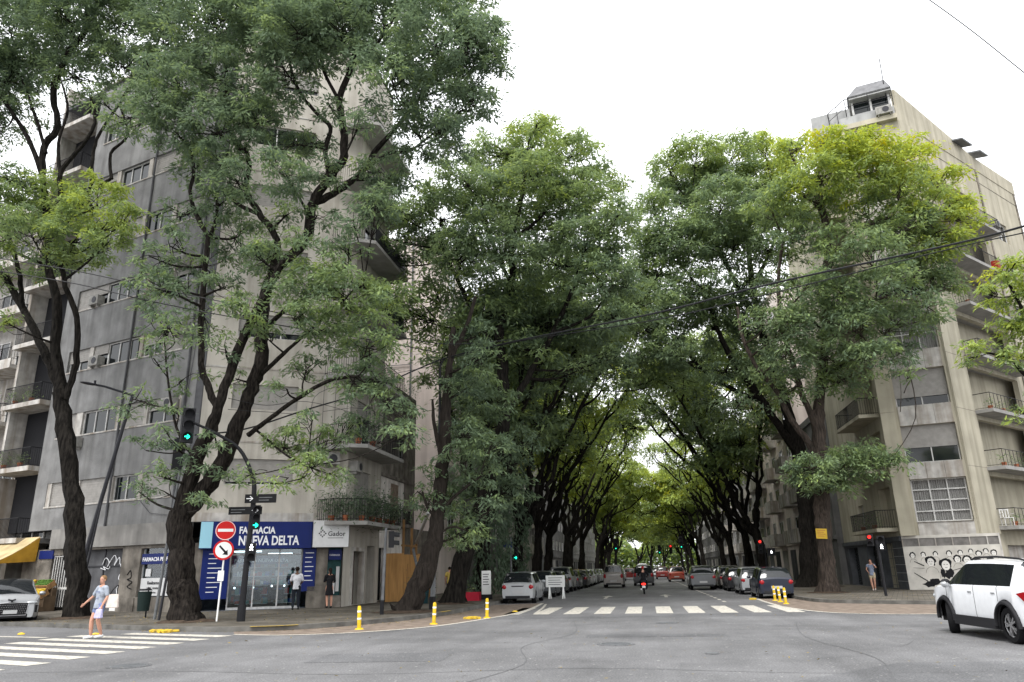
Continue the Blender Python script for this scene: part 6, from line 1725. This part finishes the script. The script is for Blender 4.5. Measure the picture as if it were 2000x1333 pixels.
# scooter and rider
sc_ = empty('scooter', (-.32, 49.5, 0), 0, 'black delivery scooter with a red tail lamp riding up the middle lane', 'scooter')
for yy in (-.62, .62): wheel(sc_, 0, yy, .25, .11)
q = MB(); q.ball((0, -.35, .55), (.17, .42, .2), n=12); q.box(-.16, .16, -.25, .3, .26, .36); q.ball((0, .5, .65), (.2, .12, .35), n=12); q.tube([(0, .62, .25), (0, .52, .7), (0, .42, 1.02)], .05, 8); q.build('body', P_BLACK, sc_, smooth=True)
q = MB(); q.box(-.15, .15, -.65, .05, .72, .80); q.build('seat', CLAD, sc_)
q = MB(); q.tube([(-.34, .34, 1.05), (0, .42, 1.0), (.34, .34, 1.05)], .02, 6); q.ball((-.32, .4, 1.2), (.06, .02, .05)); q.ball((.32, .4, 1.2), (.06, .02, .05)); q.build('handlebar', CLAD, sc_)
q = MB(); q.ball((0, -.78, .60), (.14, .05, .07)); q.build('taillight', mat('lit_tail', (.6, .02, .02), .3, emit=(1, .03, .02), estr=1.2), sc_)
q = MB(); q.box(-.1, .1, -.83, -.81, .36, .50); q.build('number_plate', SIGNW, sc_)
q = MB(); q.tube([(-.16, -.7, .3), (-.17, -.2, .28)], .05, 8); q.build('exhaust', RIM, sc_)
person('scooter rider in dark clothes and a red helmet, seen from behind', (-.32, 49.2, -.02), 0, dict(pel=(0, 0, .88), chest=(0, .08, 1.2), neck=(0, .12, 1.38), head=(0, .14, 1.54), hl=(-.1, .05, .86), kl=(-.2, .42, .72), al=(-.17, .42, .36), hr=(.1, .05, .86), kr=(.2, .42, .72), ar=(.17, .42, .36),
      sl=(-.18, .1, 1.34), el=(-.3, .3, 1.18), wl=(-.3, .56, 1.1), sr=(.18, .1, 1.34), er=(.3, .3, 1.18), wr=(.3, .56, 1.1)), top=CL['black_dress'], bottom=CL['dark_trousers'], blen=1.9, sleeve=1.8, hair=CL['helmet_red'])

# ================================================================== street furniture
def tl_head(par, c, face, lit=None, n=3, r=.10, col=None):
    """signal head: housing with hoods; lit = index of the lamp that is on"""
    face = Vector(face).normalized(); sd = Vector((face.y, -face.x, 0)); up = Vector((0, 0, 1)); c = Vector(c)
    T = Matrix(((sd.x, face.x, 0, c.x), (sd.y, face.y, 0, c.y), (0, 0, 1, c.z), (0, 0, 0, 1)))
    h = n * r * 2.7; q = MB(); q.box(-r * 1.35, r * 1.35, -.16, .02, -h / 2, h / 2, 0, T)
    for i in range(n):
        z = h / 2 - (i + .5) * h / n
        pts = [T @ Vector((r * 1.1 * math.cos(a), .03, z + r * 1.1 * math.sin(a))) for a in [rad(-20 + 220 * k / 10) for k in range(11)]]
        pt2 = [p + (T.to_3x3() @ Vector((0, .2, -.02))) for p in pts]
        q.add(pts + pt2, [(k, k + 1, 12 + k, 11 + k) for k in range(10)])
    o = q.build('signal_head', IRON, par)
    for i in range(n):
        z = h / 2 - (i + .5) * h / n; q = MB(); q.disc(T @ Vector((0, .03, z)), r, T.to_3x3() @ Vector((0, 1, 0)), .012, 16)
        if i == lit:
            q.build('lamp', DARK, o)
            q = MB(); m_ = col or GREENL
            if m_ is GREENL:
                for a, b in (((-.08, 0), (.07, 0)), ((.0, .07), (.08, 0)), ((.0, -.07), (.08, 0))): q.tube([T @ Vector((-a[0], .045, z + a[1])), T @ Vector((-b[0], .045, z + b[1]))], .022, 5)
            elif m_ is WHITEL:
                q.ball(T @ Vector((0, .05, z + .085)), (.03, .03, .03)); q.tube([T @ Vector((0, .05, z + .05)), T @ Vector((0, .05, z - .02))], .035, 6)
                q.tube([T @ Vector((0, .05, z - .02)), T @ Vector((.05, .05, z - .1))], .018, 5); q.tube([T @ Vector((0, .05, z - .02)), T @ Vector((-.05, .05, z - .1))], .018, 5); q.tube([T @ Vector((-.06, .05, z)), T @ Vector((0, .05, z + .04)), T @ Vector((.06, .05, z))], .014, 5)
            else: q.disc(T @ Vector((0, .045, z)), r * .8, T.to_3x3() @ Vector((0, 1, 0)), .01, 16)
            q.build('lit_symbol', m_, o)
        else: q.build('lamp', DARK, o)
    return o
o = empty('traffic_light', (-13.47, 24.3, .12), 0, 'traffic light on a curved black mast with green arrow and black street plates', 'traffic light')
OX = Vector((-13.47, 24.3, .12))
def rel(*p): return Vector(p) - OX
q = MB(); mast = arc_pts([rel(-13.5, 24.3, .12), rel(-13.46, 24.3, 2.2), rel(-13.40, 24.3, 4.2), rel(-13.52, 24.28, 4.95), rel(-13.95, 24.05, 5.85), rel(-14.6, 23.65, 6.35), rel(-15.35, 23.18, 6.75)], 5)
q.tube(mast, [.11 - .07 * i / (len(mast) - 1) for i in range(len(mast))], 10); q.build('mast', IRON, o, smooth=True)
q = MB(); q.tube([rel(-13.5, 24.3, .12), rel(-13.5, 24.3, .62)], .14, 12); q.build('mast_foot', IRON, o)
tl_head(o, rel(-15.45, 23.12, 6.63), (.62, -.78, 0), 2, r=.15)
tl_head(o, rel(-13.2, 24.2, 3.5), (.5, -.85, 0), 2, r=.10)
tl_head(o, rel(-13.28, 24.2, 2.35), (.5, -.85, 0), 0, n=2, r=.11, col=WHITEL)
def nameplate(x0, x1, z, y0, h, arrow):
    q = MB(); f = Fac((x0 - OX.x, y0 - OX.y), (x1 - OX.x, y0 + (x1 - x0) * .18 - OX.y)); f.box(q, 0, f.L, z, z + h, 0, .03); pl = q.build('street_sign', BLACK, o)
    q = MB(); a = .06 if arrow > 0 else f.L - .34
    Z = z + h / 2; q.tube([f.p(a, Z, .04), f.p(a + .2, Z, .04)], .018, 4); q.tube([f.p(a + .12, Z + .08, .04), f.p(a + .22, Z, .04), f.p(a + .12, Z - .08, .04)], .018, 4)
    q.build('arrow', LETW, pl)
    q = MB(); b0 = f.L * .45 if arrow > 0 else .08
    for i in range(2): f.box(q, b0, b0 + f.L * (.42 - .1 * i), Z + .02 - i * .09, Z + .045 - i * .09, .031, .034)
    q.build('faint_lettering', GREYM, pl)
nameplate(-13.62, -13.5 + 1.25 - .3, 3.86, 24.12, .30, 1)
nameplate(-14.15, -13.02, 3.48, 24.05, .26, -1)
# second signal seen from behind
o = empty('traffic_light', (-17.5, 25.6, .12), 0, 'dark traffic light seen from behind, high on the grey front left of the forked tree', 'traffic light')
q = MB(); q.tube([(-.25, .25, 0), (.05, .1, 3.2), (.35, .0, 6.4)], [.055, .05, .045], 8); q.build('pole', GREYM, o)
tl_head(o, (.12, 0, 5.95), (-.6, .8, 0), None, r=.15)
q = MB(); q.tube([(.3, 0, 6.3), (0.1, 0, 6.3)], .02, 5); q.tube([(.3, 0, 5.6), (0.1, 0, 5.6)], .02, 5); q.build('bracket', IRON, o)
# round road signs
o = empty('road_sign_post', (-14.43, 24.39, .12), 0, 'white post with a red no-entry disc above a round arrow sign', 'road sign')
nrm_ = Vector((.50, -.86, 0)).normalized(); sdv = Vector((-nrm_.y, nrm_.x, 0))
q = MB(); q.tube([(0, 0, 0), (.09, -.01, 3.2)], .03, 8); q.build('post', SIGNW, o)
def disc_sign(z, r, base, x0):
    c = Vector((x0, -.06, z)); q = MB(); q.disc(c, r, nrm_, .02, 32); s_ = q.build('sign', base, o); return c, s_
c, s_ = disc_sign(2.98, .335, RED, .06)
def onsign(c, u, v, d=.014): return c + sdv * u + Vector((0, 0, v)) + nrm_ * d
q = MB(); q.add([onsign(c, -.25, -.05), onsign(c, .25, -.05), onsign(c, .25, .05), onsign(c, -.25, .05)], [(0, 1, 2, 3)]); q.build('bar', SIGNW, s_)
q = MB(); rim_ = [onsign(c, .318 * math.cos(a), .318 * math.sin(a), .006) for a in [2 * PI * i / 32 for i in range(33)]]; q.tube(rim_, .013, 4, caps=False); q.build('rim', SIGNW, s_)
c, s_ = disc_sign(2.32, .335, RED, .05)
q = MB(); q.disc(c + nrm_ * .012, .27, nrm_, .006, 32); q.build('sign_face', SIGNW, s_)
q = MB(); dv = (1, -1); q.add([onsign(c, -.16, .12, .018), onsign(c, -.12, .16, .018), onsign(c, .08, -.04, .018), onsign(c, .13, .01, .018), onsign(c, .15, -.17, .018), onsign(c, -.03, -.15, .018), onsign(c, .03, -.09, .018)], [(0, 1, 2, 6), (2, 3, 4, 5, 6)]); q.build('arrow', BLACK, s_)
q = MB(); Tn = Matrix.Translation((.03, -.05, 1.47)); q.box(-.11, .11, -.01, .01, -.17, .17, 0, Tn); q.build('notice', SIGNW, o)
# street lamp
o = empty('street_lamp', (-23.3, 29.3, .12), 0, 'tall grey street lamp with an arm reaching left over the cross street', 'street lamp')
q = MB(); q.tube(arc_pts([(-.75, -.1, 0), (-.2, .0, 4), (.72, .08, 9.45)], 4), [.11, .105, .10, .095, .09, .085, .08, .075, .07][:9], 10)
q.build('pole', DFRAME, o, smooth=True)
q = MB(); q.tube([(.72, .08, 9.4), (-.25, -.6, 9.72), (-.5, -.85, 9.75)], .05, 8); q.build('arm', DFRAME, o)
q = MB(); q.ball((0, 0, 0), (.36, .15, .06), Matrix.Translation((-.72, -1.02, 9.78)) @ Matrix.Rotation(rad(40), 4, 'Z') @ Matrix.Rotation(.1, 4, 'Y'), 12); q.tube([(-.55, -.85, 9.8), (-.55, -.85, 9.95)], .05, 8); q.build('lamp_head', DFRAME, o, smooth=True)
def pole(label, p, top, r, m_=DFRAME, foot=None, name='metal_pole'):
    o = empty(name, (*p, .12), 0, label, 'pole'); q = MB(); q.tube([(0, 0, 0), tuple(Vector(top) - Vector((*p, .12)))], [r, r * .8], 10); q.build('shaft', m_, o)
    if foot: q = MB(); q.tube([(0, 0, 0), (0, 0, .5)], r * 1.25, 10); q.build('foot', IRON, o)
    return o
pole('thin grey pipe leaning beside the trunk of the tall left tree', (-22.9, 28.2), (-22.3, 28.0, 4.6), .045)
pole('thin grey-green post standing just left of the forked tree', (-17.2, 25.3), (-16.7, 25.2, 5.6), .05)
o = pole('slim grey signal pole between the doorway and the leaning tree', (-9.7, 27.45), (-9.62, 27.42, 3.2), .06, GREYM, True, 'signal_pole')
tl_head(o, (.36, 0, 2.65), (.9, .4, 0), None, n=2, r=.11)
pole('thick dark post between the two near left trees', (-8.74, 30.8), (-8.66, 30.8, 3.5), .11, GREYM, True)
o = empty('traffic_light', (10.71, 38.3, .12), 0, 'pedestrian signal on a leaning black post in front of the right-hand building', 'traffic light')
q = MB(); q.tube([(0, 0, 0), (-.02, 0, 2.1), (-.05, 0, 2.5)], .065, 10); q.build('pole', IRON, o)
tl_head(o, (-.34, -.05, 2.5), (-.35, -.93, 0), 0, n=2, r=.10, col=REDL); tl_head(o, (.12, -.1, 2.35), (-.25, -.97, 0), 1, n=2, r=.12, col=WHITEL)
o = empty('traffic_light', (8.4, 57.5, .12), 0, 'small far traffic light with red lamp and white figure, left of the thick trunk', 'traffic light')
q = MB(); q.tube([(0, 0, 0), (0, 0, 2.9)], .06, 8); q.build('pole', IRON, o)
tl_head(o, (-.3, -.1, 2.75), (-.1, -1, 0), 0, n=3, r=.12, col=REDL); tl_head(o, (.42, -.1, 2.35), (-.1, -1, 0), 0, n=1, r=.2, col=WHITEL)
o = empty('traffic_light', (-7.9, 44.6, .12), 0, 'small signal with green lamp standing on the left pavement past the leaning tree', 'traffic light')
q = MB(); q.tube([(0, 0, 0), (0, 0, 3.3)], .05, 8); q.build('pole', GREYM, o); tl_head(o, (.3, 0, 2.4), (0, -1, 0), 2, r=.09)
q = MB(); q.box(-.42, .1, -.1, -.07, 2.75, 3.05); q.build('blue_plate', BLUE, o)
for i, (x, y, c) in enumerate(((5.2, 118, GREENL), (-4.6, 118, GREENL), (4.9, 160, REDL), (2.6, 160, GREENL))):
    o = empty('traffic_light', (x, y, 0), 0, ['far green traffic light over the right lane', 'far green traffic light over the left lane', 'furthest red signal at the end of the avenue', 'furthest green signal at the end of the avenue'][i], 'traffic light')
    q = MB(); q.tube([(0, 0, 0), (0, 0, 5)], .08, 8); q.build('pole', IRON, o); tl_head(o, (0, -.1, 5), (0, -1, 0), 2 if c is GREENL else 0, r=.22, col=c)
# bollards
def bollard(x, y, lab, first=[None]):
    if first[0] is None:
        o = empty('bollard', (x, y, 0), 0); q = MB(); q.tube([(0, 0, .03), (0, 0, .62), (0, 0, .66)], [.06, .055, .035], 12); q.build('post', YEL, o, smooth=True)
        q = MB(); q.tube([(0, 0, .004), (0, 0, .04)], [.14, .1], 12); q.build('base', YEL, o)
        for z in (.28, .48): q = MB(); q.tube([(0, 0, z), (0, 0, z + .05)], .0615, 12, caps=False); q.build('band', SIGNW, o)
        first[0] = o
    else: o = copy_tree(first[0])
    o.location = (x, y, .0); o.rotation_euler = (rnd.uniform(-.04, .04), rnd.uniform(-.05, .05), 0); tag(o, lab, 'bollard', 'yellow bollards')
bollard(-8.52, 22.18, 'yellow bollard in front of the slim signal pole, leftmost of the left group')
bollard(-6.77, 24.06, 'yellow bollard in front of the leaning tree, middle of the left group')
bollard(-5.65, 26.9, 'yellow bollard nearest the silver hatchback, rightmost of the left group')
bollard(5.72, 43.2 - 5.4, 'yellow bollard before the navy car, leftmost of the right group')
bollard(5.72, 36.4, 'yellow bollard in the middle of the right group before the navy car')
bollard(5.66, 34.6, 'yellow bollard nearest the crossing in the right group, rightmost')
def debris(lab, x, y, n, sp):
    o = MB(); 
    for i in range(n):
        T = Matrix.Translation((x + rnd.uniform(-sp, sp), y + rnd.uniform(-.2, .2), .03)) @ Matrix.Rotation(rnd.uniform(0, 6), 4, 'Z') @ Matrix.Rotation(rnd.uniform(-.3, .3), 4, 'X')
        o.box(-.16, .16, -.06, .06, -.02, .04, 0, T)
    tag(o.build('broken_bollard_base', YPAINT), lab, 'debris')
debris('broken yellow bollard bases lying by the kerb right of the walking woman', -14.6, 21.6, 9, .45)
debris('broken yellow base pieces beside the rightmost left bollard', -5.95, 26.6, 7, .35)
debris('single yellow base left of the right-hand bollards', 4.9, 39.2, 1, .1)
for i, (x, y, lab) in enumerate(((-18.9, 21.1, 'small pale yellow road stud left of the walking woman'), (-16.2, 20.9, 'small pale yellow road stud just behind the walking woman'), (-5.3, 30.6, 'yellow road stud beside the white edge line near the silver hatchback'))):
    q = MB(); q.ball((x, y, .01), (.12, .08, .05)); tag(q.build('road_stud', YPAINT, None, smooth=True), lab, 'road stud')
# yellow kerb paint
for pts in ([(-11.7, 21.62), (-10.9, 21.95), (-10.5, 22.3)], [(-7.75, 28.4), (-7.62, 29.4)]):
    strip('kerb_paint', pts, .14, YPAINT, .1415)
# litter bin, red planter, A-board, barrier
o = empty('litter_bin', (-19.0, 26.9, .12), 0, 'dark green litter bin on a post left of the forked tree', 'litter bin')
q = MB(); q.tube([(0, 0, .25), (0, 0, .95)], [.21, .25], 14); q.build('bin_body', mat('bin_green', (.012, .022, .02), .6), o, smooth=True)
q = MB(); q.tube([(0, 0, .98), (0, 0, 1.05)], [.27, .2], 14); q.build('lid', IRON, o); q = MB(); q.tube([(0, .2, 0), (0, .2, 1.1)], .03, 6); q.build('post', IRON, o)
o = empty('planter', (-9.1, 39.0, .125), 0, 'red box planter on the left pavement beside the white board', 'planter')
q = MB(); q.box(-.55, .55, -.25, .25, 0, .42); bx = q.build('box', mat('red_box', (.40, .02, .04), .6), o)
leafball(o, (0, 0, .6), .35, 60)
o = empty('signboard', (-8.55, 40.6, .125), .15, 'white pavement sign board with grey lines and a black base, left of the silver hatchback', 'sign board')
q = MB(); q.box(-.25, .25, -.02, .02, .25, 1.45); q.build('board', SIGNW, o)
q = MB(); [q.box(-.18, .14 - .05 * (i % 2), -.026, -.021, 1.25 - i * .13, 1.29 - i * .13) for i in range(5)]; q.build('lettering', LETG, o)
q = MB(); q.box(-.32, .32, -.25, .25, 0, .25); q.build('base', IRON, o)
o = empty('barrier', (-5.2, 43.6, 0), -.15, 'white folding barrier on two legs standing behind the silver hatchback', 'barrier')
q = MB(); q.box(-.55, .55, -.03, .03, .62, 1.25); q.build('panel', SIGNW, o)
q = MB(); [q.box(-.4, .4 - .1 * (i % 2), -.036, -.031, 1.1 - i * .12, 1.13 - i * .12) for i in range(4)]; q.build('lettering', LETG, o)
for sx in (-.35, .45):
    q = MB(); q.tube([(sx, -.2, 0), (sx, 0, .65)], .045, 5); q.tube([(sx, .25, 0), (sx, 0, .65)], .045, 5); q.build('leg', SIGNW, o)
q = MB(); q.box(-.28, .28, -.02, .02, -.26, .26); y_ = q.build('notice', mat('yellow_notice', (.55, .36, .04), .6, .1, 5), None)
y_.location = (9.22, 42.72, 3.12); y_.rotation_euler = (-.05, .05, .05); tag(y_, 'square yellow notice nailed to the right-hand corner tree', 'notice')
q = MB(); [q.box(-.2, .2 - .08 * (i % 2), -.025, -.021, .16 - i * .1, .19 - i * .1) for i in range(4)]; q.build('lettering', TERRA, y_)
# fruit display
k = 0
labs = ['crate of oranges at the bottom right of the fruit stall, next to the tree', 'crate of oranges at the bottom, beside the silver car\'s wing', 'crate of bananas in the middle row of the fruit stall', 'crate of yellow-green fruit in the middle row by the tree', 'crate of greens at the top left of the fruit stall', 'crate of mixed fruit at the top right of the fruit stall']
base = F1.p(2.2, .13, .5)
o = MB(); F1.box(o, .6, 3.4, .14, .35, .12, 1.1); F1.box(o, .6, 3.4, .35, .8, .12, .7); F1.box(o, .6, 3.4, .8, 1.2, .12, .35)
tag(o.build('stall_shelf', mat('dark_timber', (.10, .07, .045), .9, .3, 4)), 'stepped wooden stand holding the fruit crates under the awning', 'stand')
for row, (z, d) in enumerate(((.36, .75), (.81, .38), (1.21, .1))):
    for c in range(2):
        u_ = 2.15 - 1.3 * c; cr_ = empty('fruit_crate', F1.p(u_ + .6, z, d + .2), -aL, labs[row * 2 + c], 'crate', 'fruit crates on the stall'); cr_.rotation_euler = (rad(32), 0, -aL)
        q = MB(); q.box(-.55, .55, -.16, .16, 0, .03); q.box(-.55, .55, -.2, -.16, 0, .22); q.box(-.55, .55, .16, .2, 0, .3); q.box(-.58, -.55, -.2, .2, 0, .25); q.box(.55, .58, -.2, .2, 0, .25); q.build('crate_box', WOOD, cr_)
        q = MB()
        for i in range(11):
            for jj in range(4):
                q.ball((-.5 + i * .1 + rnd.uniform(-.02, .02), -.12 + jj * .08, .2 + jj * .025 + rnd.uniform(0, .04)), .055 if row != 1 else (.09, .035, .045), n=6)
        q.build('fruit', [ORANGE, YFRUIT, GFRUIT][row] if not (row == 2 and c == 1) else YFRUIT, cr_, smooth=True)
# overhead cables
def cable(lab, pts, r=.018, sag=0):
    q = MB(); pp = arc_pts([at(*p) for p in pts], 6); q.tube(pp, r, 5); tag(q.build('overhead_cable', IRON), lab, 'cable', 'overhead cables')
cable('thick black cable from the right edge dipping to the post at the low house', [(2110, 405, 22), (2000, 442, 22), (1850, 480, 23), (1500, 556, 25), (1280, 612, 27), (1000, 668, 29), (862, 702, 30)], .036)
cable('thin cable running just beneath the thick one on the right', [(2110, 430, 22), (2000, 455, 22), (1850, 488, 23), (1500, 575, 25), (1280, 625, 27), (1010, 668, 29), (862, 706, 30)], .02)
cable('twisted cable continuing down left from the post towards the forked tree', [(862, 702, 30), (800, 728, 29), (720, 764, 28), (600, 800, 26), (480, 838, 25), (380, 850, 24)], .03)
cable('thin upper cable from the left edge across the grey front to the crowns', [(-80, 490, 22), (0, 505, 22), (150, 530, 22.5), (300, 562, 23), (500, 603, 24), (700, 640, 26), (862, 672, 29), (1000, 664, 31)], .019)
cable('thin lower cable from the left edge across the grey front to the crowns', [(-80, 515, 22), (0, 530, 22), (150, 555, 22.5), (300, 590, 23), (500, 628, 24), (700, 660, 26), (862, 690, 30)], .019)
cable('cable crossing the sky in the top right corner', [(1760, -36, 16), (1815, 0, 16), (1900, 62, 16), (2000, 142, 16), (2080, 205, 16)], .012)
cable('slack cable looping before the cream chamfer wall', [(445, 778, 24), (520, 792, 25), (600, 785, 27), (700, 812, 30), (760, 850, 34)], .011)
cable('second slack cable below the first on the chamfer wall', [(445, 800, 24), (520, 805, 25), (600, 805, 27), (640, 760, 29), (862, 712, 30)], .011)
o = empty('cable_post', tuple(at(858, 850, 30)), 0, 'black post with a bent top carrying the cables above the low house', 'post')
T0 = at(858, 850, 30); q = MB(); q.tube([tuple(at(858, 1060, 30) - T0), (0, 0, 0), tuple(at(860, 715, 30) - T0), tuple(at(868, 700, 30) - T0)], [.07, .06, .05, .04], 8); q.build('shaft', IRON, o)
